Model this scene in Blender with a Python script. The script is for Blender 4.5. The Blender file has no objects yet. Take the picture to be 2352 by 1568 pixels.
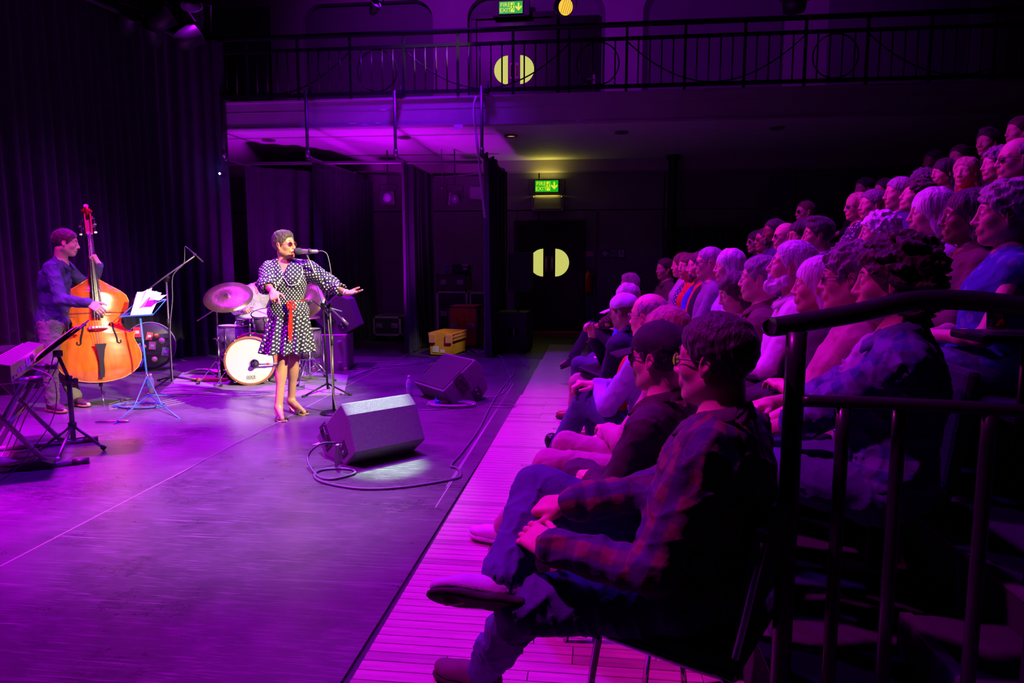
import bpy, bmesh, math, random
import numpy as np
from mathutils import Vector, Matrix
from mathutils.bvhtree import BVHTree
PI = math.pi
random.seed(7)
rng = np.random.default_rng(5)
SC = bpy.context.scene
COL = SC.collection

# ------------------------------------------------------------------ camera
CAMZ = 1.43
YAW, PIT = math.radians(6.5), math.radians(6.7)
cd = bpy.data.cameras.new('camera'); cam = bpy.data.objects.new('camera', cd); COL.objects.link(cam)
cd.sensor_width = 36.0; cd.lens = 24.0; cd.clip_start = 0.05
cam.location = (0, 0, CAMZ); cam.rotation_euler = (PI/2 - PIT, 0, YAW)
SC.camera = cam
# ------------------------------------------------------------------ world, exposure
w = bpy.data.worlds.new('world'); SC.world = w; w.use_nodes = True
w.node_tree.nodes['Background'].inputs[0].default_value = (0.35, 0.05, 0.6, 1)
w.node_tree.nodes['Background'].inputs[1].default_value = 0.0032
vs = SC.view_settings
SC.display_settings.display_device = 'sRGB'
vs.view_transform = 'Standard'; vs.look = 'None'; vs.exposure = 0.0; vs.gamma = 1.0; vs.use_curve_mapping = False
try:
    SC.cycles.use_denoising = True; SC.cycles.max_bounces = 6; SC.cycles.caustics_reflective = False
    SC.cycles.caustics_refractive = False; SC.cycles.sample_clamp_indirect = 4.0
except Exception: pass
# ------------------------------------------------------------------ stage lighting rig (lamps above the frame, floor uplights, added fill spots)
def spot(name, loc, tgt, power, col, deg, blend=0.6, rad=0.12):
    l = bpy.data.lights.new(name, 'SPOT'); l.energy = power; l.color = col
    l.spot_size = math.radians(deg); l.spot_blend = blend; l.shadow_soft_size = rad
    o = bpy.data.objects.new(name, l); COL.objects.link(o); o.location = loc
    o.rotation_euler = (Vector(tgt) - Vector(loc)).to_track_quat('-Z', 'Y').to_euler()
    return o
VIO = (0.25, 0.0, 1.0); MAG = (0.95, 0.003, 0.90); PUR = (0.48, 0.003, 1.0)
WARM = (1.0, 0.86, 0.50)
spot('wash_lamp', (-5.0, 3.6, 6.2), (-3.7, 4.5, 0), 8200, (.62, .002, 1.0), 50, 1.0, .2)
spot('wash_lamp', (-4.4, 7.8, 6.2), (-4.2, 7.2, 0), 4200, PUR, 62, 1.0, .2)
spot('wash_lamp', (-1.9, 5.4, 6.4), (-2.0, 4.4, 0), 2100, (.2, 0.0, 1.0), 80, 1.0, .2)
spot('wash_lamp', (-6.0, 4.4, 6.0), (-4.4, 3.6, 0), 3600, MAG, 42, 1.0, .2)
spot('wash_lamp', (-2.2, 9.2, 6.2), (-3.0, 9.0, 0), 1300, VIO, 80, 1.0, .2)
spot('bass_lamp', (-2.4, 4.2, 6.0), (-5.0, 6.1, 1.0), 1200, MAG, 30, .8, .15)
spot('edge_lamp', (-3.2, 1.8, 6.2), (-0.55, 2.5, 0), 1700, MAG, 42, .9, .15)
spot('edge_lamp', (-3.0, 6.6, 6.2), (-0.5, 6.2, 0), 1100, MAG, 34, .9, .15)
spot('crowd_lamp', (-4.5, 7.5, 5.2), (1.2, 5.2, 1.2), 1250, (.95, .01, .60), 58, .9, .15)
spot('crowd_lamp', (-3.8, 3.9, 6.0), (2.0, 5.2, 1.5), 760, PUR, 50, .9, .15)
spot('crowd_top_lamp', (-.3, 5.8, 7.2), (1.0, 5.6, 1.3), 1900, PUR, 74, 1.0, .2)
spot('key_lamp', (3.6, 2.6, 5.0), (-2.85, 6.3, 1.05), 7500, WARM, 18, .5, .08)
spot('key_lamp', (2.2, 1.6, 5.2), (-4.5, 6.5, .95), 1250, WARM, 12, .6, .08)
spot('monitor_lamp', (-3.0, 7.6, 6.5), (-1.52, 4.73, .42), 13000, (.60, 1.0, .62), 5.0, .6, .05)
spot('floor_patch_lamp', (-2.8, 6.4, 6.6), (-1.95, 3.9, 0), 1300, (.9, .85, .8), 22, 1.0, .06)
spot('aisle_fill', (-.6, 3.6, 7.0), (1.2, 1.9, .9), 230, (.35, .0, 1.0), 40, .9, .1)  # added spot for glints on the near handrail and steps
spot('fascia_lamp', (-3.2, 4.0, 6.2), (-2.2, 10.0, 3.4), 120, (.32, 0.0, 1.0), 60, 1.0, .2)
spot('uplight_lamp', (-2.75, 9.2, .3), (-2.9, 11.3, 3.36), 800, (.6, .0, 1.0), 62, 1.0, .3)
spot('uplight_lamp', (-4.85, 9.3, .3), (-4.8, 10.9, 3.36), 420, (.6, .0, 1.0), 80, 1.0, .2)
spot('backstage_fill', (.9, 6.2, 5.6), (-2.3, 10.4, .25), 1000, WARM, 7.5, .7, .06)  # added spot that warms the yellow crate, no lantern stands for it
spot('backstage_fill', (-2.95, 10.5, 3.1), (-3.75, 12.0, .6), 22, WARM, 26, .8, .06)  # unseen spot added under the balcony to warm the low flight case
spot('balcony_lamp', (-2.6, 8.6, 6.9), (-2.0, 13.5, 5.2), 340, PUR, 95, 1.0, .2)
spot('balcony_lamp', (3.0, 8.6, 6.9), (2.6, 13.5, 5.2), 110, PUR, 95, 1.0, .2)
# ------------------------------------------------------------------ positions (photograph pixel + known depth -> point in the room)
_fw = np.array([-math.sin(YAW)*math.cos(PIT), math.cos(YAW)*math.cos(PIT), -math.sin(PIT)])
_rt = np.array([math.cos(YAW), math.sin(YAW), 0.0]); _up = np.cross(_rt, _fw)
def _ray(x, y): return _fw*1568 + _rt*(x-1176) - _up*(y-784)
def at(x, y, Y):                      # on the plane at depth Y into the room
    d = _ray(x, y); return Vector(d*(Y/d[1])) + Vector((0, 0, CAMZ))
def onz(x, y, z=0.0):                 # on the horizontal plane z
    d = _ray(x, y); return Vector(d*((z-CAMZ)/d[2])) + Vector((0, 0, CAMZ))
def V(*a): return Vector(a if len(a) > 1 else a[0])
# ------------------------------------------------------------------ materials
MATS = {}
def mat(name, col=(.5, .5, .5), rough=.5, metal=0.0, noise=0.0, nscale=20, bump=0.0, bscale=60, emit=None, estr=1.0,
        alpha=1.0, trans=0.0, coat=0.0, stretch=None, spec=None, sheen=0.0, col2=None):
    if name in MATS: return MATS[name]
    m = bpy.data.materials.new(name); m.use_nodes = True; nt = m.node_tree; N = nt.nodes; L = nt.links
    b = N['Principled BSDF']
    b.inputs['Base Color'].default_value = (*col, 1); b.inputs['Roughness'].default_value = rough
    b.inputs['Metallic'].default_value = metal
    if spec is not None: b.inputs['Specular IOR Level'].default_value = spec
    if trans: b.inputs['Transmission Weight'].default_value = trans; b.inputs['IOR'].default_value = 1.33
    if coat: b.inputs['Coat Weight'].default_value = coat; b.inputs['Coat Roughness'].default_value = .15
    if sheen: b.inputs['Sheen Weight'].default_value = sheen
    if emit: b.inputs['Emission Color'].default_value = (*emit, 1); b.inputs['Emission Strength'].default_value = estr
    tc = N.new('ShaderNodeTexCoord')
    def vec(scale):
        mp = N.new('ShaderNodeMapping'); L.new(tc.outputs['Object'], mp.inputs[0])
        mp.inputs['Scale'].default_value = stretch or (1, 1, 1)
        return mp.outputs[0]
    if noise or col2:
        n = N.new('ShaderNodeTexNoise'); n.inputs['Scale'].default_value = nscale; n.inputs['Detail'].default_value = 5
        L.new(vec(nscale), n.inputs['Vector'])
        r = N.new('ShaderNodeValToRGB'); L.new(n.outputs['Fac'], r.inputs[0])
        r.color_ramp.elements[0].position = .35; r.color_ramp.elements[1].position = .65
        c2 = col2 or tuple(min(1, c*(1+noise)) for c in col)
        c1 = col if col2 else tuple(c*(1-noise) for c in col)
        r.color_ramp.elements[0].color = (*c1, 1); r.color_ramp.elements[1].color = (*c2, 1)
        L.new(r.outputs[0], b.inputs['Base Color'])
    if bump:
        n2 = N.new('ShaderNodeTexNoise'); n2.inputs['Scale'].default_value = bscale; n2.inputs['Detail'].default_value = 4
        L.new(vec(bscale), n2.inputs['Vector'])
        bp = N.new('ShaderNodeBump'); bp.inputs['Strength'].default_value = bump; bp.inputs['Distance'].default_value = .01
        L.new(n2.outputs['Fac'], bp.inputs['Height']); L.new(bp.outputs[0], b.inputs['Normal'])
    MATS[name] = m
    return m
# ------------------------------------------------------------------ objects
def tag(o, label=None, cat=None, group=None, kind=None):
    if label: o['label'] = label
    if cat: o['category'] = cat
    if group: o['group'] = group
    if kind: o['kind'] = kind
    return o
def thing(name, label, cat, loc=(0, 0, 0), rz=0.0, group=None):
    o = bpy.data.objects.new(name, None); COL.objects.link(o); o.empty_display_size = .1
    o.location = loc; o.rotation_euler = (0, 0, rz)
    return tag(o, label, cat, group)
def link(name, me, parent=None, m=None):
    o = bpy.data.objects.new(name, me); COL.objects.link(o)
    if parent is not None: o.parent = parent
    if m is not None:
        for x in (m if isinstance(m, (list, tuple)) else [m]): me.materials.append(x)
    return o
def npmesh(name, verts, faces, smooth=True, mi=None):
    me = bpy.data.meshes.new(name); verts = np.asarray(verts, dtype=np.float32); faces = np.asarray(faces, dtype=np.int32)
    n, k = faces.shape
    me.vertices.add(len(verts)); me.vertices.foreach_set('co', verts.ravel())
    me.loops.add(n*k); me.loops.foreach_set('vertex_index', faces.ravel())
    me.polygons.add(n); me.polygons.foreach_set('loop_start', np.arange(0, n*k, k, dtype=np.int32))
    me.polygons.foreach_set('loop_total', np.full(n, k, dtype=np.int32))
    me.polygons.foreach_set('use_smooth', np.full(n, smooth, dtype=bool))
    if mi is not None: me.polygons.foreach_set('material_index', np.asarray(mi, dtype=np.int32))
    me.update(calc_edges=True); me.validate()
    return me
class MB:
    """collects simple solids; build() links them as ONE mesh"""
    def __init__(s): s.v = []; s.f = []; s.sm = []
    def add(s, vs_, fs, smooth=False):
        o = len(s.v); s.v += [tuple(v) for v in vs_]; s.f += [tuple(i+o for i in f) for f in fs]; s.sm += [smooth]*len(fs); return s
    def box(s, c, size, R=None, bev=0.0):
        c = Vector(c); hx, hy, hz = size[0]/2, size[1]/2, size[2]/2
        if bev <= 0:
            P = [Vector((x, y, z)) for x in (-hx, hx) for y in (-hy, hy) for z in (-hz, hz)]
            F = [(0, 1, 3, 2), (4, 6, 7, 5), (0, 4, 5, 1), (2, 3, 7, 6), (0, 2, 6, 4), (1, 5, 7, 3)]
            if R is not None: P = [R @ p for p in P]
            return s.add([p+c for p in P], F)
        bm = bmesh.new(); bmesh.ops.create_cube(bm, size=1)
        for v in bm.verts: v.co = Vector((v.co.x*2*hx, v.co.y*2*hy, v.co.z*2*hz))
        bmesh.ops.bevel(bm, geom=bm.edges[:], offset=min(bev, hx*.9, hy*.9, hz*.9), segments=2, affect='EDGES', profile=.5)
        bm.verts.index_update()
        P = [v.co.copy() for v in bm.verts]
        if R is not None: P = [R @ p for p in P]
        s.add([p+c for p in P], [tuple(v.index for v in f.verts) for f in bm.faces]); bm.free(); return s
    def tube(s, pts, r, n=10, cap=True, close=False):
        pts = [Vector(p) for p in pts]; m = len(pts)
        rr = r if isinstance(r, (list, tuple)) else [r]*m
        rings = []; prev = None
        for i, p in enumerate(pts):
            if close: t = (pts[(i+1) % m]-pts[i-1])
            else: t = (pts[min(i+1, m-1)]-pts[max(i-1, 0)])
            t = t.normalized() if t.length > 1e-9 else Vector((0, 0, 1))
            if prev is None:
                a = Vector((0, 0, 1)) if abs(t.z) < .9 else Vector((1, 0, 0)); u = t.cross(a).normalized()
            else:
                u = (prev - t*prev.dot(t)); u = u.normalized() if u.length > 1e-6 else t.orthogonal().normalized()
            prev = u; v = t.cross(u)
            rings.append([p + (u*math.cos(2*PI*k/n)+v*math.sin(2*PI*k/n))*rr[i] for k in range(n)])
        vsx = [q for g in rings for q in g]; F = []
        mm = m if close else m-1
        for i in range(mm):
            j = (i+1) % m
            for k in range(n): F.append((i*n+k, i*n+(k+1) % n, j*n+(k+1) % n, j*n+k))
        s.add(vsx, F, True)
        if cap and not close:
            o = len(s.v)-len(vsx)
            s.f.append(tuple(o+k for k in reversed(range(n)))); s.f.append(tuple(o+(m-1)*n+k for k in range(n))); s.sm += [False, False]
        return s
    def lathe(s, prof, c=(0, 0, 0), R=None, n=24, smooth=True):
        c = Vector(c); vsx = []; F = []
        for (r, z) in prof:
            for k in range(n):
                p = Vector((r*math.cos(2*PI*k/n), r*math.sin(2*PI*k/n), z))
                vsx.append((R @ p if R is not None else p)+c)
        for i in range(len(prof)-1):
            for k in range(n): F.append((i*n+k, i*n+(k+1) % n, (i+1)*n+(k+1) % n, (i+1)*n+k))
        s.add(vsx, F, smooth); return s
    def prism(s, poly, ax_u, ax_v, ax_n, c, th):
        """polygon (u,v) extruded by th along ax_n from c"""
        c = Vector(c); U, W_, Nn = Vector(ax_u), Vector(ax_v), Vector(ax_n); n = len(poly)
        a = [c+U*u+W_*v for u, v in poly]; b = [p+Nn*th for p in a]
        F = [tuple(reversed(range(n))), tuple(range(n, 2*n))]+[(i, (i+1) % n, n+(i+1) % n, n+i) for i in range(n)]
        return s.add(a+b, F)
    def build(s, name, m=None, parent=None, bevel=0.0):
        me = bpy.data.meshes.new(name); me.from_pydata(s.v, [], s.f)
        me.polygons.foreach_set('use_smooth', s.sm); me.update()
        bm = bmesh.new(); bm.from_mesh(me); bmesh.ops.recalc_face_normals(bm, faces=bm.faces[:]); bm.to_mesh(me); bm.free()
        o = link(name, me, parent, m)
        if bevel:
            b = o.modifiers.new('bevel', 'BEVEL'); b.width = bevel; b.segments = 2; b.limit_method = 'ANGLE'; b.angle_limit = math.radians(40)
        return o
def shift(pts, o): return [Vector(p)-Vector(o) for p in pts]
def rotm(rz=0, ry=0, rx=0): return Matrix.Rotation(rz, 3, 'Z') @ Matrix.Rotation(ry, 3, 'Y') @ Matrix.Rotation(rx, 3, 'X')
def basis(x, up=(0, 0, 1)):
    """3x3 with columns x(forward), y(left), z(up-ish)"""
    x = Vector(x).normalized(); y = Vector(up).cross(x); y = y.normalized() if y.length > 1e-5 else Vector((0, 1, 0)); z = x.cross(y)
    return Matrix((x, y, z)).transposed()
def smooth_path(pts, n=6, closed=False):
    pts = [Vector(p) for p in pts]; out = []; m = len(pts)
    for i in range(m if closed else m-1):
        g = lambda j: pts[j % m] if closed else pts[max(0, min(m-1, j))]
        p0, p1, p2, p3 = g(i-1), g(i), g(i+1), g(i+2)
        for k in range(n):
            t = k/n
            out.append(.5*((2*p1)+(p2-p0)*t+(2*p0-5*p1+4*p2-p3)*t*t+(3*p1-p0-3*p2+p3)*t*t*t))
    if not closed: out.append(pts[-1])
    return out
def dup(o, parent=None, loc=None, rz=None, label=None):
    c = o.copy(); COL.objects.link(c)
    if parent is not None: c.parent = parent
    for ch in [x for x in o.children]: dup(ch, c)
    if loc is not None: c.location = loc
    if rz is not None: c.rotation_euler = (0, 0, rz)
    if label: c['label'] = label
    return c
def text(s, loc, size, Rm, m, parent, depth=.002, name='lettering', align='CENTER'):
    cu = bpy.data.curves.new(name, 'FONT'); cu.body = s; cu.size = size; cu.extrude = depth; cu.align_x = align; cu.align_y = 'CENTER'
    cu.resolution_u = 2
    t_ = bpy.data.objects.new('tmp', cu); COL.objects.link(t_); bpy.context.view_layer.update()
    me = bpy.data.meshes.new_from_object(t_.evaluated_get(bpy.context.evaluated_depsgraph_get())); bpy.data.objects.remove(t_)
    me.materials.clear(); me.materials.append(m); me.name = name
    o = bpy.data.objects.new(name, me); COL.objects.link(o); o.parent = parent
    o.matrix_local = Matrix.Translation(Vector(loc)) @ Rm.to_4x4()
    return o
# ------------------------------------------------------------------ signed-distance modelling, meshed by surface nets
def _smin(a, b, k):
    h = np.maximum(k-np.abs(a-b), 0)/k
    return np.minimum(a, b)-h*h*k*.25
class S:
    def __init__(s): s.p = []
    def cap(s, a, b, ra, rb=None, k=.02, op='u'):
        a = np.array(a, dtype=np.float32); b = np.array(b, dtype=np.float32); rb = ra if rb is None else rb
        r = max(ra, rb); s.p.append(('cap', (a, b, ra, rb), np.minimum(a, b)-r, np.maximum(a, b)+r, k, op)); return s
    def ell(s, c, r, R=None, k=.02, op='u'):
        c = np.array(c, dtype=np.float32); r = np.array(r, dtype=np.float32)
        Rm = np.eye(3, dtype=np.float32) if R is None else np.array(R, dtype=np.float32)
        e = np.abs(Rm) @ r
        s.p.append(('ell', (c, r, Rm), c-e, c+e, k, op)); return s
    def box(s, c, h, R=None, rd=.01, k=.02, op='u'):
        c = np.array(c, dtype=np.float32); h = np.array(h, dtype=np.float32)
        Rm = np.eye(3, dtype=np.float32) if R is None else np.array(R, dtype=np.float32)
        e = np.abs(Rm) @ h
        s.p.append(('box', (c, h, Rm, rd), c-e, c+e, k, op)); return s
    def fn(s, f, lo=None, hi=None, k=.01, op='i'):
        s.p.append(('fn', f, lo, hi, k, op)); return s
    def bounds(s):
        P = [p for p in s.p if p[5] == 'u']
        return np.min([p[2] for p in P], axis=0), np.max([p[3] for p in P], axis=0)
    def mesh(s, h, fine=(), disp=None, origin=(0, 0, 0), lo=None, hi=None):
        b0, b1 = s.bounds(); b0 = b0-2*h; b1 = b1+2*h
        if lo is not None: b0 = np.maximum(b0, lo)
        if hi is not None: b1 = np.minimum(b1, hi)
        ax = []
        for a in range(3):
            x = b0[a]; xs = [x]
            while x < b1[a]:
                st = h
                for (c, r, hf) in fine:
                    if c[a]-r[a] <= x <= c[a]+r[a]: st = min(st, hf)
                    elif x < c[a]-r[a] < x+st: st = max(hf, c[a]-r[a]-x)
                x += st; xs.append(x)
            ax.append(np.array(xs, dtype=np.float32))
        X, Y, Z = ax; F = np.full((len(X), len(Y), len(Z)), .06, dtype=np.float32)
        for (kind, q, l, u, k, op) in s.p:
            mg = k+2.5*h
            if l is None: sl = (slice(None),)*3
            else:
                sl = tuple(slice(max(0, int(np.searchsorted(A, l[i]-mg))-1), int(np.searchsorted(A, u[i]+mg))+1) for i, A in enumerate(ax))
            x = X[sl[0]][:, None, None]; y = Y[sl[1]][None, :, None]; z = Z[sl[2]][None, None, :]
            if x.size == 0 or y.size == 0 or z.size == 0: continue
            if kind == 'cap':
                a, b, ra, rb = q; ab = b-a; L2 = float(ab @ ab)+1e-12
                t = np.clip(((x-a[0])*ab[0]+(y-a[1])*ab[1]+(z-a[2])*ab[2])/L2, 0, 1)
                d = np.sqrt((x-a[0]-t*ab[0])**2+(y-a[1]-t*ab[1])**2+(z-a[2]-t*ab[2])**2)-(ra+t*(rb-ra))
            elif kind == 'ell':
                c, r, R = q; dx, dy, dz = x-c[0], y-c[1], z-c[2]
                u0 = (dx*R[0, 0]+dy*R[1, 0]+dz*R[2, 0])/r[0]; u1 = (dx*R[0, 1]+dy*R[1, 1]+dz*R[2, 1])/r[1]; u2 = (dx*R[0, 2]+dy*R[1, 2]+dz*R[2, 2])/r[2]
                k0 = np.sqrt(u0*u0+u1*u1+u2*u2); k1 = np.sqrt((u0/r[0])**2+(u1/r[1])**2+(u2/r[2])**2)+1e-6
                d = k0*(k0-1)/k1
            elif kind == 'box':
                c, hh, R, rd = q; dx, dy, dz = x-c[0], y-c[1], z-c[2]
                u = [np.abs(dx*R[0, i]+dy*R[1, i]+dz*R[2, i])-(hh[i]-rd) for i in range(3)]
                d = np.sqrt(np.maximum(u[0], 0)**2+np.maximum(u[1], 0)**2+np.maximum(u[2], 0)**2)+np.minimum(np.maximum(u[0], np.maximum(u[1], u[2])), 0)-rd
            else: d = q(x, y, z)
            G = F[sl]
            if op == 'u': F[sl] = _smin(G, d, k)
            elif op == 's': F[sl] = -_smin(-G, d, k)
            else: F[sl] = -_smin(-G, -d, k)
        F[0] = F[-1] = .06; F[:, 0] = F[:, -1] = .06; F[:, :, 0] = F[:, :, -1] = .06
        if disp is not None:
            I = np.nonzero(np.abs(F) < .02)
            F[I] += disp(X[I[0]], Y[I[1]], Z[I[2]])
        return nets(F, X, Y, Z, origin)
def nets(F, X, Y, Z, origin=(0, 0, 0)):
    s = F < 0
    c = s[:-1, :-1, :-1].astype(np.int8)
    tot = np.zeros(c.shape, dtype=np.int8)
    for i in (0, 1):
        for j in (0, 1):
            for k in (0, 1): tot += s[i:i+c.shape[0], j:j+c.shape[1], k:k+c.shape[2]]
    I, J, K = np.nonzero((tot > 0) & (tot < 8))
    P = np.zeros((len(I), 3), dtype=np.float32); n = np.zeros(len(I), dtype=np.float32)
    for a in range(3):
        o = [x for x in range(3) if x != a]
        for p in (0, 1):
            for q in (0, 1):
                d0 = [0, 0, 0]; d0[o[0]] = p; d0[o[1]] = q; d1 = list(d0); d1[a] = 1
                A = (I+d0[0], J+d0[1], K+d0[2]); B = (I+d1[0], J+d1[1], K+d1[2])
                f0 = F[A]; f1 = F[B]; m = (f0 < 0) != (f1 < 0)
                t = np.where(m, f0/np.where(m, f0-f1, 1), 0)
                for ai, Ax in enumerate((X, Y, Z)):
                    P[:, ai] += np.where(m, Ax[A[ai]]*(1-t)+Ax[B[ai]]*t, 0)
                n += m
    P /= n[:, None]; P -= np.array(origin, dtype=np.float32)
    idx = np.full(c.shape, -1, dtype=np.int32); idx[I, J, K] = np.arange(len(I))
    Q = []
    for a in range(3):
        u, v = (a+1) % 3, (a+2) % 3
        s0 = [slice(None)]*3; s1 = [slice(None)]*3; s0[a] = slice(0, -1); s1[a] = slice(1, None)
        for z_ in (u, v): s0[z_] = s1[z_] = slice(1, -1)
        A = s[tuple(s0)]; B = s[tuple(s1)]
        e = np.argwhere(A != B)
        if not len(e): continue
        fl = A[e[:, 0], e[:, 1], e[:, 2]]
        off = np.zeros(3, dtype=int); off[u] = 1; off[v] = 1
        e = e+off
        def cell(du, dv):
            g = e.copy(); g[:, u] -= du; g[:, v] -= dv; return idx[g[:, 0], g[:, 1], g[:, 2]]
        q = np.stack([cell(1, 1), cell(0, 1), cell(0, 0), cell(1, 0)], axis=1)
        q[~fl] = q[~fl][:, ::-1]; Q.append(q)
    return P, np.concatenate(Q)
def waves(seed, freq, amp, warp=1.5, aniso=(1, 1, 1)):
    r = np.random.default_rng(seed); D = r.normal(size=(4, 3)); D /= np.linalg.norm(D, axis=1)[:, None]; D *= np.array(aniso); ph = r.uniform(0, 6.3, 8)
    def f(x, y, z):
        o = 0
        for i in range(4):
            w_ = warp*np.sin(freq*.5*(D[i-1][0]*x+D[i-1][1]*y+D[i-1][2]*z)+ph[i])
            o = o+np.sin(freq*(D[i][0]*x+D[i][1]*y+D[i][2]*z)+w_+ph[i+4])
        return o*(amp*.5)
    return f
def creases(seed, freq, amp, n=4):
    """sharp cloth folds: narrow ridges along warped random sheets"""
    r = np.random.default_rng(seed+500); D = r.normal(size=(n, 3)); D /= np.linalg.norm(D, axis=1)[:, None]; W = r.normal(size=(n, 3)); ph = r.uniform(0, 6.3, (n, 3))
    def f(x, y, z):
        o = 0
        for i in range(n):
            w_ = 1.3*np.sin(freq*.33*(W[i, 0]*x+W[i, 1]*y+W[i, 2]*z)+ph[i, 0])+.6*np.sin(freq*.8*(W[i-1, 0]*x+W[i-1, 1]*y+W[i-1, 2]*z)+ph[i, 1])
            m = .5+.5*np.sin(freq*.21*(W[i-1, 2]*x+W[i, 1]*y+W[i-2, 0]*z)+ph[i, 2])
            o = o-m*(1-np.abs(np.sin(.5*freq*(D[i, 0]*x+D[i, 1]*y+D[i, 2]*z)+w_)))**3
        return o*amp+amp*.35
    return f
# ------------------------------------------------------------------ shared materials
M = dict(
 vinyl=mat('black dance vinyl', (.085, .08, .09), .30, noise=.35, nscale=3),
 floor=mat('dark hall floor', (.03, .025, .025), .5, noise=.3),
 white=mat('off white paint', (.62, .6, .6), .7, noise=.04, nscale=3),
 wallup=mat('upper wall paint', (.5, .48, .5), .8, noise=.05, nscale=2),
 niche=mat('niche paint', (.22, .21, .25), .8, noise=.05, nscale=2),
 walldark=mat('dark lower wall', (.16, .15, .16), .75, noise=.1, nscale=2),
 black=mat('black wall', (.02, .02, .02), .8),
 drape=mat('black velour', (.016, .013, .026), .9, noise=.25, nscale=8, sheen=.08),
 iron=mat('black painted iron', (.010, .009, .012), .42, spec=.25),
 rail=mat('near handrail paint', (.02, .018, .025), .36, coat=.4),
 pipe=mat('scaffold pipe', (.14, .13, .15), .4, metal=.6),
 chrome=mat('chrome', (.7, .7, .72), .18, metal=1.0),
 steel=mat('worn steel', (.4, .38, .4), .4, metal=.9, noise=.3),
 bplast=mat('black plastic', (.03, .03, .033), .45),
 grey=mat('grey plastic', (.3, .3, .32), .5),
 cable=mat('black cable', (.05, .05, .055), .5),
 gcable=mat('grey cable', (.22, .22, .23), .5),
 gold=mat('brass', (.8, .55, .2), .25, metal=1.0),
 paper=mat('paper', (.8, .8, .78), .8),
 rubber=mat('black rubber', (.02, .02, .02), .8),
 doorwood=mat('black door paint', (.012, .011, .011), .32, spec=.35),
 lit=mat('lit corridor glass', (.02, .02, .01), .6, spec=.1, emit=(.60, .60, .14), estr=1.0),
)
def scratch_nodes(m):
    """fine scratches and scuffs of the dance floor: wear in colour and gloss"""
    nt = m.node_tree; N = nt.nodes; L = nt.links; b = N['Principled BSDF']; tc = N.new('ShaderNodeTexCoord')
    tot = None
    for i, (rz, sc_) in enumerate(((.3, 1.0), (1.25, 1.5), (2.2, .9), (2.75, 1.8), (.8, 2.4), (1.8, 2.0))):
        mp = N.new('ShaderNodeMapping'); mp.inputs['Rotation'].default_value = (0, 0, rz); mp.inputs['Scale'].default_value = (1.1*sc_, 48*sc_, 1); mp.inputs['Location'].default_value = (i*3.7, i*1.9, 0)
        L.new(tc.outputs['Object'], mp.inputs[0])
        n0 = N.new('ShaderNodeTexNoise'); n0.inputs['Scale'].default_value = .8; L.new(tc.outputs['Object'], n0.inputs['Vector'])
        mx = N.new('ShaderNodeVectorMath'); mx.operation = 'MULTIPLY_ADD'; mx.inputs[1].default_value = (1.6, 3.2, 0)
        L.new(n0.outputs['Color'], mx.inputs[0]); L.new(mp.outputs[0], mx.inputs[2])
        n = N.new('ShaderNodeTexNoise'); n.inputs['Scale'].default_value = 2.0; n.inputs['Detail'].default_value = 3; L.new(mx.outputs[0], n.inputs['Vector'])
        r = N.new('ShaderNodeMapRange'); r.inputs[1].default_value = .635; r.inputs[2].default_value = .69; L.new(n.outputs['Fac'], r.inputs[0])
        if tot is None: tot = r.outputs[0]
        else:
            a = N.new('ShaderNodeMath'); a.operation = 'MAXIMUM'; L.new(tot, a.inputs[0]); L.new(r.outputs[0], a.inputs[1]); tot = a.outputs[0]
    n3 = N.new('ShaderNodeTexNoise'); n3.inputs['Scale'].default_value = 1.1; n3.inputs['Detail'].default_value = 8; n3.inputs['Roughness'].default_value = .7
    L.new(tc.outputs['Object'], n3.inputs['Vector'])
    ra = N.new('ShaderNodeValToRGB'); L.new(n3.outputs['Fac'], ra.inputs[0])
    ra.color_ramp.elements[0].position = .36; ra.color_ramp.elements[0].color = (.055, .05, .058, 1)
    ra.color_ramp.elements[1].position = .68; ra.color_ramp.elements[1].color = (.13, .122, .135, 1)
    mix = N.new('ShaderNodeMix'); mix.data_type = 'RGBA'; L.new(ra.outputs[0], mix.inputs[6]); mix.inputs[7].default_value = (.27, .25, .27, 1)
    f = N.new('ShaderNodeMath'); f.operation = 'MULTIPLY'; f.inputs[1].default_value = .8; L.new(tot, f.inputs[0]); L.new(f.outputs[0], mix.inputs[0])
    L.new(mix.outputs[2], b.inputs['Base Color'])
    mr = N.new('ShaderNodeMapRange'); mr.inputs[3].default_value = .18; mr.inputs[4].default_value = .40; L.new(n3.outputs['Fac'], mr.inputs[0]); L.new(mr.outputs[0], b.inputs['Roughness'])
scratch_nodes(M['vinyl'])
def struct(name, mb, m, bevel=0.0, parent=None):
    o = mb.build(name, m, parent, bevel)
    if parent is None: o['kind'] = 'structure'
    return o
# ------------------------------------------------------------------ floor
YB, YF = 13.5, 10.0           # back wall, balcony front
ZS, ZF, ZU = 3.36, 3.77, 7.6  # soffit, balcony floor, ceiling
floor = struct('floor', MB().box((0, 5.5, -.10), (18, 19, .17)), M['floor'])
tag(floor, 'dark hall floor under stage and seating')
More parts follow.
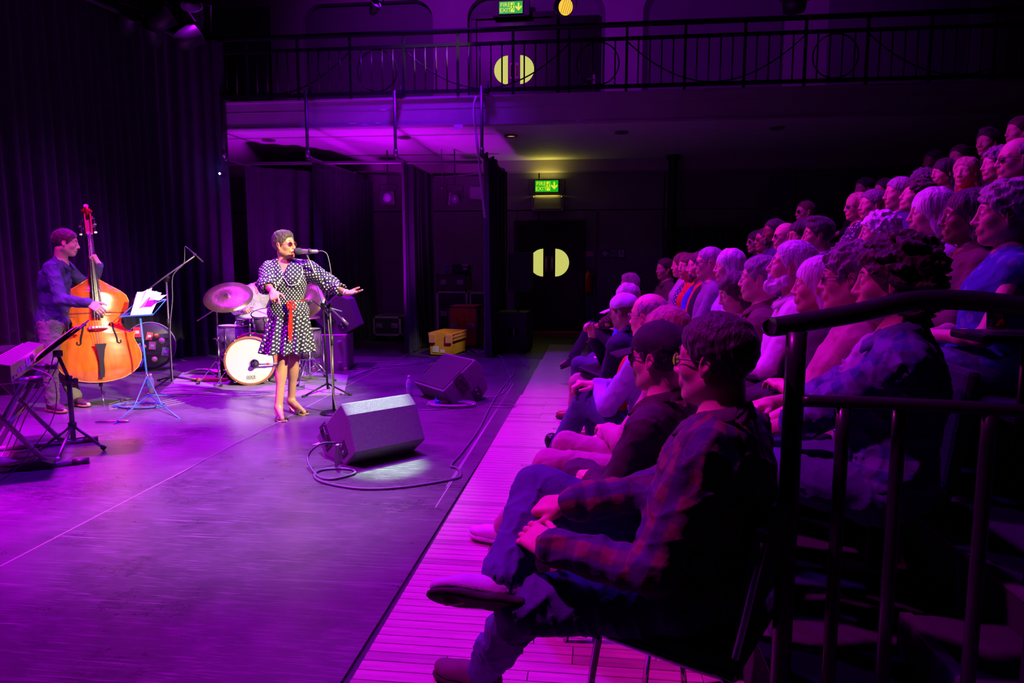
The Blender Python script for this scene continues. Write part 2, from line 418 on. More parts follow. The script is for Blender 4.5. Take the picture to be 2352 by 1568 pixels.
# black vinyl dance floor, its edge runs beside the boards
poly = [(-8.2, -2.5), (-.86, -2.5), (-.83, 2.0), (-.79, 3.9), (-.71, 7.2), (-.70, 9.9), (-8.2, 9.9)]
sf = struct('floor_dance_vinyl', MB().prism(poly, (1, 0, 0), (0, 1, 0), (0, 0, 1), (0, 0, -.012), .016), M['vinyl'])
tag(sf, 'scratched black vinyl dance floor of the stage')
for pts in ([(785, 1180), (0, 1302)], ):
    pass
m = MB()
for (a, b) in (((0, 1300), (655, 960)), ((655, 960), (960, 800)), ((1200, 880), (1025, 1118)), ((1192, 905), (1000, 1165))):
    p, q = onz(*a, .0045), onz(*b, .0045); p.x = min(p.x, -.88); q.x = min(q.x, -.86)
    d = (q-p).normalized(); n_ = Vector((-d.y, d.x, 0))*.004
    m.add([p-n_, q-n_, q+n_, p+n_], [(0, 1, 2, 3)])
struct('trim_tape_seam', m, mat('seam tape', (.3, .29, .3), .5))
# wooden boards in front of the first row: each near board is its own piece
woodm = mat('pale maple boards', (.50, .42, .36), .32, noise=.16, nscale=3, stretch=(1, 14, 1), bump=.05, bscale=9)
dkwood = mat('worn maple boards', (.36, .30, .26), .40, noise=.2, nscale=3, stretch=(1, 14, 1), bump=.05, bscale=9)
wf = tag(bpy.data.objects.new('floor_boards', None), 'narrow pale wooden boards between the stage vinyl and the front row', kind='structure'); COL.objects.link(wf)
base = MB().box((.2, 5.6, -.016), (2.2, 12.4, .016)).build('board_bed', M['floor'], wf)
meshes = {}
def board(L_, W_, mm):
    k = (round(L_, 2), round(W_, 3), mm.name)
    if k not in meshes:
        b = MB(); h = W_/2; L2 = L_/2; e = .0012
        b.add([(-L2, -h, 0), (L2, -h, 0), (L2, h, 0), (-L2, h, 0), (-L2+e, -h+e, .012), (L2-e, -h+e, .012), (L2-e, h-e, .012), (-L2+e, h-e, .012)],
              [(4, 5, 6, 7), (0, 1, 5, 4), (1, 2, 6, 5), (2, 3, 7, 6), (3, 0, 4, 7)])
        o = b.build('board', mm, wf); meshes[k] = o.data; return o
    o = bpy.data.objects.new('board', meshes[k]); COL.objects.link(o); o.parent = wf; return o
PITCH = .057; y = 1.75; nb = 0; far = []
while y < 11.7:
    lo = -.80+(y-2)*.014; lo = min(lo, -.70); x = lo + (0 if y < 9.9 else .02)
    while x < 1.1:
        L_ = random.choice((.3, .45, .6, .75, .9)); L_ = min(L_, 1.1-x); mm = dkwood if random.random() < .12 else woodm
        if L_ < .06: break
        if y < 7.2 and x < .2:
            o = board(L_-.0016, PITCH-.0016, mm); o.location = (x+L_/2, y, -.008+random.uniform(0, .0006)); nb += 1
        else: far.append((x, y, L_))
        x += L_
    y += PITCH
m = MB()
for x, y, L_ in far: m.box((x+L_/2, y, -.002), (L_-.0016, PITCH-.0016, .012))
tag(m.build('far_boards', woodm, wf), kind='stuff')
# ------------------------------------------------------------------ walls and balcony
# lower back wall in bands (panel joints show as dark grooves)
m = MB()
for i in range(7):
    x0 = -8.2+i*2.4
    m.box((x0+1.19, YB+.1, (ZS+2.42)/2), (2.375, .2, ZS-2.42-.01))
    m.box((x0+1.19, YB+.1, 1.205), (2.375, .2, 2.40))
struct('wall_back', m, M['walldark'])
struct('trim_frieze', MB().box((0, YB-.06, 3.255), (16.6, .1, .21)).box((0, YB-.03, 3.14), (16.6, .05, .03)), mat('frieze paint', (.34, .3, .3), .7))
struct('ceiling_under_balcony', MB().box((0, 11.78, ZS+.03), (16.6, 3.5, .06)), M['white'])
# balcony front (fascia) with ledge and lip
m = MB().box((0, YF, (ZS+ZF)/2), (16.6, .12, ZF-ZS-.02)).box((0, YF-.061, ZF-.16), (16.6, .006, .008)).box((0, YF-.066, ZS+.02), (16.6, .016, .02)).box((0, YF+.02, ZF-.01), (16.6, .2, .03))
struct('wall_balcony_front', m, mat('fascia paint', (.36, .34, .38), .65, noise=.08, nscale=2))
m = MB()
for (x, y_) in ((810, 284), (838, 286), (868, 283), (880, 252), (905, 283), (1330, 276)):
    p = at(x, y_, YF-.064); m.box(p, (.1*random.uniform(.5, 1.3), .004, .012))
p = at(1053, 290, YF-.11); m.box(p, (.13, .004, .05)); p = at(1048, 296, YF-.11); m.box(p, (.09, .004, .03))
struct('trim_chipped_paint', m, mat('chipped plaster', (.8, .7, .8), .8))
struct('floor_balcony', MB().box((0, 11.8, (ZF+ZS)/2+.05), (16.6, 3.3, .24)), M['black'])
# upper back wall with rounded recessed panels
def niches(xs, z0, z1, r, ya, depth):
    """front skin: piers and a head band with rounded corners; the back of the niches sits deeper"""
    mb = MB(); x = -8.2
    for (a, b, rr) in xs:
        mb.box(((x+a)/2, ya+depth/2, (z0+z1)/2), (a-x, depth, z1-z0)); x = b
        for sgn, cx in ((1, a), (-1, b)):
            if rr <= 0: continue
            n = 8; P = [(cx, z1)]+[(cx+sgn*(rr-rr*math.cos(t*PI/2/n)), z1-rr+rr*math.sin(t*PI/2/n)) for t in range(n+1)]
            k = len(P); f = [V(p[0], ya, p[1]) for p in P]; g = [V(p[0], ya+depth, p[1]) for p in P]
            mb.add(f+g, [tuple(range(k))]+[(i, (i+1) % k, k+(i+1) % k, k+i) for i in range(k)])
    mb.box(((x+8.3)/2, ya+depth/2, (z0+z1)/2), (8.3-x, depth, z1-z0))
    mb.box((0, ya+depth/2, (z1+ZU)/2), (16.6, depth, ZU-z1))
    return mb
def X_(px, py=100, Y=YB): return at(px, py, Y).x
nx = [(X_(300), X_(622), 0.0), (X_(697), X_(995), .38), (X_(1074), X_(1390), .38), (X_(1476), X_(1800), .38), (X_(1900), X_(2230), .38)]
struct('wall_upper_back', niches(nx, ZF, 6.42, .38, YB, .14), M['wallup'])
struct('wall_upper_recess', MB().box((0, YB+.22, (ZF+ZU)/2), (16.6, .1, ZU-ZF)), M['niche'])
struct('ceiling', MB().box((0, 5.6, ZU+.05), (17, 16.5, .1)), M['black'])
struct('wall_left', MB().box((-8.3, 5.5, 3.8), (.2, 16.5, 7.8)), M['black'])
struct('wall_right', MB().box((8.3, 5.5, 3.8), (.2, 16.5, 7.8)), M['black'])
struct('wall_front', MB().box((0, -2.7, 3.8), (16.8, .2, 7.8)), M['black'])
# lower doorway: jambs, header, the two leaves
def door_pair(name, xc, z0, yw, w_, h_, wr, num, wz, m_surround, glass=True):
    r = tag(bpy.data.objects.new(name, None), kind='structure'); COL.objects.link(r); r.location = (xc, yw, z0)
    fr = MB()
    fr.box((-w_-.05, -.03, h_/2), (.1, .1, h_)).box((w_+.05, -.03, h_/2), (.1, .1, h_)).box((0, -.03, h_+.05), (2*w_+.2, .1, .1))
    fr.build('door_frame', M['doorwood'], r, .006)
    for sg in (-1, 1):
        lf = MB(); n = 14; gap = .118
        # leaf as a plate with a half-round hole: fan of quads between hole outline and leaf border
        hole = [(gap+0.0, wz-wr)]+[(gap+wr*math.cos(a), wz+wr*math.sin(a)) for a in np.linspace(-PI/2, PI/2, n)]+[(gap, wz+wr)]
        hole = hole[1:-1]
        bord = []
        for (hx, hz) in hole:
            dx, dz = hx-(gap+wr*.42), hz-wz; k = 1e9
            if dx > 1e-6: k = min(k, (w_-(gap+wr*.42))/dx)
            if dx < -1e-6: k = min(k, (.004-(gap+wr*.42))/dx)
            if dz > 1e-6: k = min(k, (h_-wz)/dz)
            if dz < -1e-6: k = min(k, -wz/dz)
            bord.append((gap+wr*.42+dx*k, wz+dz*k))
        ring_h = hole; ring_b = bord; k = len(ring_h)
        for yy in (-.02, .02):
            lf.add([V(sg*a, yy, b) for a, b in ring_h]+[V(sg*a, yy, b) for a, b in ring_b], [(i, i+1, k+i+1, k+i) for i in range(k-1)]+[(k-1, 0, k, 2*k-1)])
        lf.add([V(sg*a, -.02, b) for a, b in ring_h]+[V(sg*a, .02, b) for a, b in ring_h], [(i, (i+1) % k, k+(i+1) % k, k+i) for i in range(k)])
        # corner fills
        for cz in (0, h_):
            pt = ring_b[-1] if cz else ring_b[0]
            side = [p for p in ring_b if abs(p[0]-w_) < 1e-4]
            sp = (max if cz else min)(side, key=lambda p: p[1]); tp = [p for p in ring_b if abs(p[1]-cz) < 1e-4]
            if tp:
                t1 = max(tp, key=lambda p: p[0]); lf.add([V(sg*t1[0], -.02, cz), V(sg*w_, -.02, cz), V(sg*sp[0], -.02, sp[1])], [(0, 1, 2)])
                t0 = min(tp, key=lambda p: p[0]); s2 = [p for p in ring_b if abs(p[0]-.004) < 1e-4]
                if s2:
                    s3 = (max if cz else min)(s2, key=lambda p: p[1]); lf.add([V(sg*t0[0], -.02, cz), V(sg*.004, -.02, cz), V(sg*s3[0], -.02, s3[1])], [(0, 1, 2)])
        leaf = lf.build('door_leaf', M['doorwood'], r)
        g = MB(); g.add([V(sg*a, .0, b) for a, b in ring_h]+[V(sg*(gap+wr*.42), .0, wz)], [(i, (i+1) % k, k) for i in range(k)])
        g.build('pane', M['lit'], leaf)
        hb = MB(); hb.box((sg*.055, -.028, wz-.02), (.07, .006, .3), bev=.03); hb.tube([(sg*.055, -.03, wz-.12), (sg*.055, -.075, wz-.11), (sg*.055, -.075, wz+.07), (sg*.055, -.03, wz+.08)], .009)
        hb.build('handle', mat('dull brass plate', (.25, .18, .13), .4, metal=.5), leaf)
    # lit corridor seen through the panes
    return r
dl = at(1262, 603, YB)
door_pair('door_1', dl.x, 0, YB-.06, .58, 2.12, .27, 1, dl.z, None)
du = at(1181, 161, YB+.1)
door_pair('door_2', du.x, ZF, YB+.09, .72, 2.25, .27, 2, du.z-ZF, None)
struct('trim_threshold', MB().box((dl.x, YB-.45, .012), (1.7, .04, .024)).box((dl.x, YB-.12, .04), (1.6, .1, .07)), M['gold'])
struct('trim_door_surround', MB().box((dl.x+.78, YB-.02, 1.2), (.26, .05, 2.4)).box((dl.x-.72, YB-.02, 1.2), (.16, .05, 2.4)), mat('door surround', (.12, .11, .12), .7))
# far single door upstairs to the right of the double door
ds = at(1300, 200, YB+.12)
r = tag(bpy.data.objects.new('door_3', None), kind='structure'); COL.objects.link(r); r.location = (ds.x+.15, YB+.12, ZF)
MB().box((.1, 0, 1.15), (.75, .05, 2.25)).build('door_leaf', M['doorwood'], r, .004)
MB().box((.37, -.03, 1.05), (.07, .01, .28), bev=.004).tube([(.37, -.03, 1.1), (.37, -.07, 1.1), (.26, -.07, 1.1)], .01).build('handle', M['steel'], r)
# extinguisher point and notice upstairs
# round iron column
cp = at(1543, 500, 13.1)
c = MB().lathe([(.085, 0), (.085, ZS-.1), (.13, ZS-.05), (.13, ZS)], (cp.x, 13.1, 0), n=20); struct('column', c, M['iron'])
# pleated black wall drape, right of the exit
def pleats(x0, x1, Y, z0, z1, amp=.03, pitch=.12, seed=1, n=8, hem=.0):
    nxp = int((x1-x0)/.018); nz = n; r_ = random.Random(seed)
    ph = [r_.uniform(0, 6) for _ in range(5)]
    vs_ = []; fs = []
    for j in range(nz+1):
        t = j/nz; z = z0+(z1-z0)*t
        for i in range(nxp+1):
            x = x0+(x1-x0)*i/nxp; a = amp*(1.15-.45*t)
            y_ = Y+a*math.sin(2*PI*x/pitch+1.2*math.sin(x*2.3+ph[0])+.5*math.sin(x*9+ph[2]))+a*.5*math.sin(x*2*PI/(pitch*2.7)+ph[1]+t*.8)
            vs_.append((x, y_, z))
    for j in range(nz):
        for i in range(nxp):
            o = j*(nxp+1)+i; fs.append((o, o+1, o+nxp+2, o+nxp+1))
    return vs_, fs
def drape(name, path, z0, z1, label, group, parent=None, amp=.05, pitch=.22, seed=1, n=10, cat='curtain', top_jag=0.0, flare=0.12, m_=None):
    """cloth hung along a floor path (list of x,y)"""
    P = smooth_path([V(p[0], p[1], 0) for p in path], 12); d = [0]
    for i in range(1, len(P)): d.append(d[-1]+(P[i]-P[i-1]).length)
    L_ = d[-1]; nn = max(24, int(L_/.022)); vs_ = []; fs = []; r_ = random.Random(seed); ph = [r_.uniform(0, 6) for _ in range(4)]
    o0 = P[0]
    for j in range(n+1):
        t = j/n; z = z0+(z1-z0)*t
        for i in range(nn+1):
            s_ = L_*i/nn; k = min(len(P)-2, max(0, int(np.searchsorted(d, s_))-1)); u = (s_-d[k])/max(1e-6, d[k+1]-d[k]); p = P[k].lerp(P[k+1], u)
            tg = (P[min(k+2, len(P)-1)]-P[max(0, k-1)]).normalized(); nm = V(-tg.y, tg.x, 0)
            a = amp*(1+flare*6*(1-t)**3)
            q = a*math.sin(2*PI*s_/pitch+1.3*math.sin(s_*1.9+ph[0])+.25*math.sin(6*t+s_*5))+a*.6*math.sin(2*PI*s_/(pitch*2.3)+ph[1]+t)
            zz = z+(top_jag*abs(math.sin(s_*9+ph[2]))*-1 if j == n else 0)
            vs_.append((p.x+nm.x*q-o0.x, p.y+nm.y*q-o0.y, zz))
    for j in range(n):
        for i in range(nn):
            o = j*(nn+1)+i; fs.append((o, o+1, o+nn+2, o+nn+1))
    me = npmesh(name, vs_, fs); ob = link(name, me, None, m_ or M['drape']); ob.location = (o0.x, o0.y, 0)
    tag(ob, label, cat, group)
    return ob
drape('backdrop_curtain', [(-6.1, -1.5), (-6.15, 2), (-6.2, 5), (-6.25, 8), (-6.15, 9.2), (-5.75, 9.75), (-5.38, 9.85)], .01, 4.62, 'tall black backdrop curtain behind the double bass player', None, amp=.035, pitch=.17, seed=2, n=14)
drape('wing_curtain', [(-5.5, 10.6), (-5.1, 10.9), (-4.75, 11.2), (-4.6, 11.8)], .01, 2.93, 'wide dark wing curtain behind the drummer', 'side wing curtains', amp=.05, pitch=.26, seed=3)
WX = [at(p, 364, 9.86).x for p in (508, 702, 906, 1106)]
drape('wing_curtain', [(WX[1], 10.2), (WX[1]+.02, 11), (WX[1]-.01, 12), (WX[1]+.03, 12.9)], .01, 2.93, 'dark wing curtain hanging behind the singer and her outstretched arm', 'side wing curtains', amp=.03, pitch=.2, seed=4)
drape('wing_curtain', [(WX[2]+.01, 10.2), (WX[2]+.04, 10.7), (WX[2]+.02, 11.3), (WX[2]+.05, 12.0)], .01, 2.93, 'narrow blue-black wing curtain left of the yellow crate', 'side wing curtains', amp=.03, pitch=.2, seed=5)
drape('wing_curtain', [(WX[3]+.02, 10.1), (WX[3]+.05, 10.7), (WX[3]+.04, 11.4), (WX[3]+.06, 12.2)], .01, 3.02, 'dark wing curtain behind the black subwoofer left of the exit door', 'side wing curtains', amp=.035, pitch=.2, seed=6, top_jag=.08)
vv, ff = pleats(1.35, 8.1, 13.2, .3, 2.05, .03, .13, 7)
o = link('wall_curtain', npmesh('wall_curtain', vv, ff), None, M['drape']); tag(o, 'pleated black curtain along the back wall behind the raked seating', 'curtain')
# pipes that carry the wings
def pipe_drop(px, pyt, pyb, lab):
    a = at(px, pyt, 9.86); b = at(px+6, pyb, 9.86); b.x = a.x
    t = thing('curtain_pipe', lab, 'pipe', a, 0, 'curtain pipes under the balcony')
    pts = [a, V(a.x, a.y, b.z+.04), V(a.x, a.y+.02, b.z+.01), V(a.x, a.y+.06, b.z), V(a.x+.03, 12.2, b.z)]
    MB().tube(shift(pts, a), .0242, 12).build('tube', M['pipe'], t)
    e = MB(); e.tube(shift([V(a.x, a.y, b.z+.10), V(a.x, a.y, b.z+.02)], a), .033, 12); e.tube(shift([V(a.x, a.y+.0, b.z), V(a.x, a.y+.11, b.z)], a), .033, 12)
    e.build('elbow', M['pipe'], t)
    k = MB(); k.box(shift([V(a.x+.05, a.y+.02, a.z-.06)], a)[0], (.12, .07, .07), bev=.01); k.tube(shift([V(a.x+.09, a.y, a.z-.12), V(a.x+.09, a.y, a.z+.06)], a), .012, 8)
    k.build('clamp', M['iron'], t)
    return b
zb = None
for px, a_, b_, lb in ((508, 216, 364, 'blue-lit curtain pipe at the left end of the balcony'), (702, 210, 362, 'second curtain pipe from the left, above the drummer'), (906, 208, 360, 'curtain pipe above the narrow wing curtain'), (1106, 197, 356, 'curtain pipe beside the pale hanging cable')):
    zb = pipe_drop(px, a_, b_, lb)
a = at(500, 376, 10.4); b = at(1106, 372, 10.4)
t = thing('cross_pipe', 'long horizontal pipe carrying the wing curtains', 'pipe', a)
MB().tube(shift([a, b], a), .024, 12).build('tube', M['pipe'], t)
a2 = at(640, 396, 12.1); b2 = at(1120, 402, 12.1)
t = thing('cross_pipe', 'dark rear pipe with cables under the balcony', 'pipe', a2)
MB().tube(shift([a2, b2], a2), .024, 10).build('tube', M['iron'], t)
MB().tube(shift(smooth_path([a2+V(0, -.04, .03), a2.lerp(b2, .25)+V(0, -.04, -.02), a2.lerp(b2, .5)+V(0, -.04, .04), a2.lerp(b2, .75)+V(0, -.04, -.04), b2+V(0, -.04, .03)]), a2), .012, 6).build('cable', M['cable'], t)
# hanging pale cable over the balcony edge
cc = smooth_path([at(1094, 222, 9.84), at(1088, 250, 9.80), at(1092, 300, 9.8), at(1098, 350, 9.8), at(1105, 420, 9.9), at(1114, 500, 10.0)])
t = tag(MB().tube(shift(cc, cc[0]), [.018+.004*math.sin(i*.9) for i in range(len(cc))], 8).build('hanging_cable', mat('pale cable wrap', (.55, .45, .6), .6)), 'pale wrapped cable hanging from the balcony beside the rightmost pipe', 'cable'); t.location = cc[0]
# ------------------------------------------------------------------ balcony railing: every post and bar a part
PX = [436, 562, 689, 803, 925, 1042, 1183, 1305, 1437, 1567, 1720, 1853, 1990, 2150, 2320]
rl = thing('balcony_railing', 'black iron balcony railing with circle and swag pattern', 'railing', (0, 9.93, ZF))
zt = at(1176, 66, 9.93).z-ZF; z2 = at(1176, 98, 9.93).z-ZF; zlo = .07
xs = []
x0 = at(803, 90, 9.93).x; x1 = at(1853, 50, 9.93).x; st = (x1-x0)/8
xs = [x0+st*i for i in range(-4, 14)]
MB().tube([(xs[0]-.2, 0, zt), (xs[-1]+.3, 0, zt)], .036, 12).build('handrail', M['iron'], rl)
MB().box(((xs[0]+xs[-1])/2, 0, z2), (xs[-1]-xs[0]+.4, .035, .045)).build('mid_rail', M['iron'], rl)
MB().box(((xs[0]+xs[-1])/2, 0, zlo), (xs[-1]-xs[0]+.4, .035, .05)).build('bottom_rail', M['iron'], rl)
post = MB().box((0, 0, zt/2), (.036, .036, zt)).build('post', M['iron'], rl); bar = MB().tube([(0, 0, zlo), (0, 0, z2)], .0115, 8).build('baluster', mat('baluster iron', (.035, .03, .03), .3, spec=.6), rl)
post.location.x = xs[0]; bar.location.x = xs[0]+st/5
for i, x in enumerate(xs):
    if i: p = post.copy(); COL.objects.link(p); p.location.x = x
    for k in range(1, 5 if i < len(xs)-1 else 1):
        if i == 0 and k == 1: continue
        q = bar.copy(); COL.objects.link(q); q.location.x = x+st*k/5
zc = (z2+zlo)/2; R_ = (z2-zlo)/2-.03
for i in (0, 4, 8, 12):
    cx = xs[i]+st/2 if i+0 < len(xs) else None
    MB().tube([(cx+R_*1.02*math.cos(a), .012, zc+R_*math.sin(a)) for a in np.linspace(0, 2*PI, 40, endpoint=False)], .010, 6, close=True).build('ring', M['iron'], rl)
    A, B = xs[i]+st, xs[min(i+4, len(xs)-1)]
    if i+4 < len(xs):
        MB().tube([(A+(B-A)*u, .012, zlo+.03+(z2-zlo-.06)*(2*u-1)**2) for u in np.linspace(0, 1, 30)], .010, 6).build('swag', M['iron'], rl)
MB().tube([(xs[0]-2.0*st+3*st*u-st, .012, zlo+.03+(z2-zlo-.06)*(2*u-1)**2) for u in np.linspace(.2, 1, 20)], .010, 6).build('swag', M['iron'], rl)
# where circles sit: panel between posts 805..925 and every fourth
# ------------------------------------------------------------------ signs
green = mat('lit green sign', (.02, .3, .05), .4, emit=(.01, .42, .01), estr=1.0)
yel = mat('lit yellow symbols', (.6, .7, .05), .4, emit=(.75, .80, .02), estr=1.0)
RX = Matrix.Rotation(PI/2, 3, 'X')
def man(mb, c, s, flip=1):
    """running figure pictogram in the x-z plane"""
    c = Vector(c)
    L_ = lambda a, b, r: mb.tube([c+V(flip*a[0]*s, 0, a[1]*s), c+V(flip*b[0]*s, 0, b[1]*s)], r*s, 6)
    mb.lathe([(0.0, -.002), (.09*s, -.002), (.09*s, .002), (0, .002)], c+V(flip*.10*s, 0, .40*s), R=rotm(0, 0, PI/2), n=12)
    for a, b, r in (((.05, .28), (-.02, 0), .075), ((-.02, 0), (.16, -.16), .05), ((.16, -.16), (.05, -.4), .045), ((-.02, 0), (-.14, -.2), .05), ((-.14, -.2), (-.34, -.22), .04),
                    ((.05, .26), (.26, .14), .035), ((.05, .26), (-.16, .22), .035), ((-.16, .22), (-.26, .06), .03)): L_(a, b, r)
def arrow(mb, c, s, ang):
    P = [(-.1, .5), (.1, .5), (.1, -.02), (.36, .2), (.42, .02), (0, -.42), (-.42, .02), (-.36, .2), (-.1, -.02)]
    P = [(x*math.cos(ang)-y*math.sin(ang), x*math.sin(ang)+y*math.cos(ang)) for x, y in P]
    mb.prism([(x*s, y*s) for x, y in P], (1, 0, 0), (0, 0, 1), (0, -1, 0), c, .003)
def exit_sign(c, wpx, lab, power):
    t = thing('fire_exit_sign', lab, 'sign', c, 0, 'lit fire exit boxes')
    W_, H_ = .44, .215
    MB().box((0, .04, 0), (W_+.26, .07, H_+.07), bev=.006).box((0, -.015, 0), (W_+.02, .05, H_+.02), bev=.004).build('housing', M['bplast'], t)
    g = MB()
    for sx in (-1, 1):
        for i in range(5): g.box((sx*(W_/2+.03+i*.02), -.005, 0), (.008, .03, H_+.05))
    g.build('grille', M['grey'], t)
    MB().box((0, -.044, 0), (W_, .008, H_)).build('face', green, t)
    text('FIRE', (-.105, -.0495, .045), .105, RX, yel, t, .001); text('EXIT', (-.105, -.0495, -.05), .105, RX, yel, t, .001)
    mb = MB(); mb2 = MB().box((.032, -.049, 0), (.07, .002, .17)); arrow(mb, (.145, -.049, 0), .15, 0)
    mb2.build('doorway_symbol', yel, t); mn = MB(); man(mn, (.032, -.051, 0), .15); mn.build('running_figure', green, t); mb.build('arrow', yel, t)
    for dz, pw in ((.17, power*1.3), (-.17, power)):
        l = bpy.data.lights.new('sign_glow', 'AREA'); l.shape = 'RECTANGLE'; l.size = W_; l.size_y = .04; l.energy = pw; l.color = (1.0, .85, .12)
        lo = bpy.data.objects.new('sign_lamp', l); COL.objects.link(lo); lo.location = c+V(0, .01-.045, dz*.8); lo.rotation_euler = (0 if dz < 0 else PI, 0, 0)
    return t
exit_sign(at(1256, 428, YB-.14), 60, 'lit green fire exit sign above the ground floor door', 1.6)
exit_sign(at(1174, 19, YB-.14), 60, 'lit green fire exit sign above the balcony door', .12)
# loudspeaker box under the lower exit sign
c = at(1258, 467, YB-.13)
t = thing('wall_box', 'dark wall grille box under the lower exit sign', 'box', c)
MB().box((0, .03, 0), (.62, .12, .30), bev=.01).build('body', mat('dark textured box', (.16, .14, .11), .6, bump=.3, bscale=80), t)
MB().box((0, -.035, 0), (.52, .012, .22), bev=.004).build('panel', mat('dark grille cloth', (.10, .09, .07), .7, bump=.6, bscale=160), t)
for sx in (-1, 1):
    for sz in (-1, 1): MB().lathe([(.0, -.004), (.014, -.004), (.014, .006), (0, .008)], (sx*.275, -.03, sz*.12), R=rotm(0, 0, PI/2), n=10).build('screw', M['chrome'], t)
# photoluminescent fire exit sign with left arrow
c = at(1407, 582, YB-.03)
t = thing('exit_direction_sign', 'unlit fire exit sign with a left arrow beside the door', 'sign', c)
dim = mat('pale sign print', (.5, .5, .55), .6); MB().box((0, 0, 0), (.46, .012, .155)).build('board', mat('dark green sign', (.06, .09, .09), .5), t)
text('FIRE', (.02, -.008, .036), .07, RX, dim, t, .001); text('EXIT', (.02, -.008, -.036), .07, RX, dim, t, .001)
mb = MB(); arrow(mb, (-.145, -.007, 0), .13, -PI/2); mb.build('arrow', dim, t)
mb = MB(); mb.box((.165, -.008, 0), (.10, .002, .13)); mb.build('doorway_symbol', dim, t); mb = MB(); man(mb, (.165, -.010, 0), .12, -1); mb.build('running_figure', mat('dark green print', (.04, .06, .06), .5), t)
c = at(1354, 583, YB-.06)
t = thing('fire_notice', 'small red and white fire notice right of the exit door', 'notice', c)
MB().box((0, 0, 0), (.15, .008, .10)).build('board', mat('notice white', (.45, .35, .4), .6), t)
mb = MB()
for i in range(3): mb.box((-.045, -.006, .03-i*.03), (.045, .003, .022))
for i in range(6): mb.box((.03, -.006, .037-i*.014), (.07, .003, .006))
mb.build('print', mat('notice red', (.6, .03, .05), .6), t)
# extinguisher
c = onz(1352, 775); c = V(at(1352, 640, YB-.12).x, YB-.14, at(1352, 672, YB-.12).z)
t = thing('fire_extinguisher', 'dark red fire extinguisher hung right of the exit door', 'extinguisher', c)
MB().lathe([(0, 0), (.06, 0), (.068, .015), (.068, .33), (.055, .37), (.025, .40), (.02, .43), (0, .43)], n=20).build('cylinder', mat('extinguisher red', (.45, .02, .015), .25), t)
MB().box((0, 0, .45), (.03, .04, .04)).tube([(0, -.02, .47), (.0, -.09, .50)], .008).tube([(0, -.02, .45), (0, -.09, .44)], .008).build('valve', M['bplast'], t)
MB().tube(smooth_path([(0.02, 0, .45), (.09, 0, .44), (.10, -.01, .3), (.085, -.02, .12)]), .010, 8).build('hose', M['rubber'], t)
# downlights in the soffit
for i, (px, py, lit_) in enumerate(((617, 321, 0), (928, 315, 0), (1174, 311, 1), (1428, 303, 0), (1785, 293, 0))):
    p = onz(px, py, ZS-.002) if False else Vector(_ray(px, py)*((ZS-CAMZ)/_ray(px, py)[2]))+V(0, 0, CAMZ)
    t = thing('downlight', ['unlit downlight in the soffit above the drummer', 'unlit downlight in the soffit above the narrow wing curtain', 'faintly glowing downlight in the soffit above the exit sign', 'unlit downlight in the soffit left of the iron column', 'unlit downlight in the soffit above the seated crowd'][i], 'light', p, 0, 'downlights under the balcony')
    MB().lathe([(.105, -.012), (.10, -.02), (.07, -.02), (.065, 0), (.105, 0)], n=24).build('trim_ring', mat('downlight ring', (.12, .1, .1), .5), t)
    MB().lathe([(0, .0), (.066, .0)], (0, 0, -.006), n=20).build('lens', mat('warm glow lens', (.5, .3, .1), .4, emit=(1.0, .42, .12), estr=.9) if lit_ else mat('dark lens', (.03, .03, .03), .2), t)
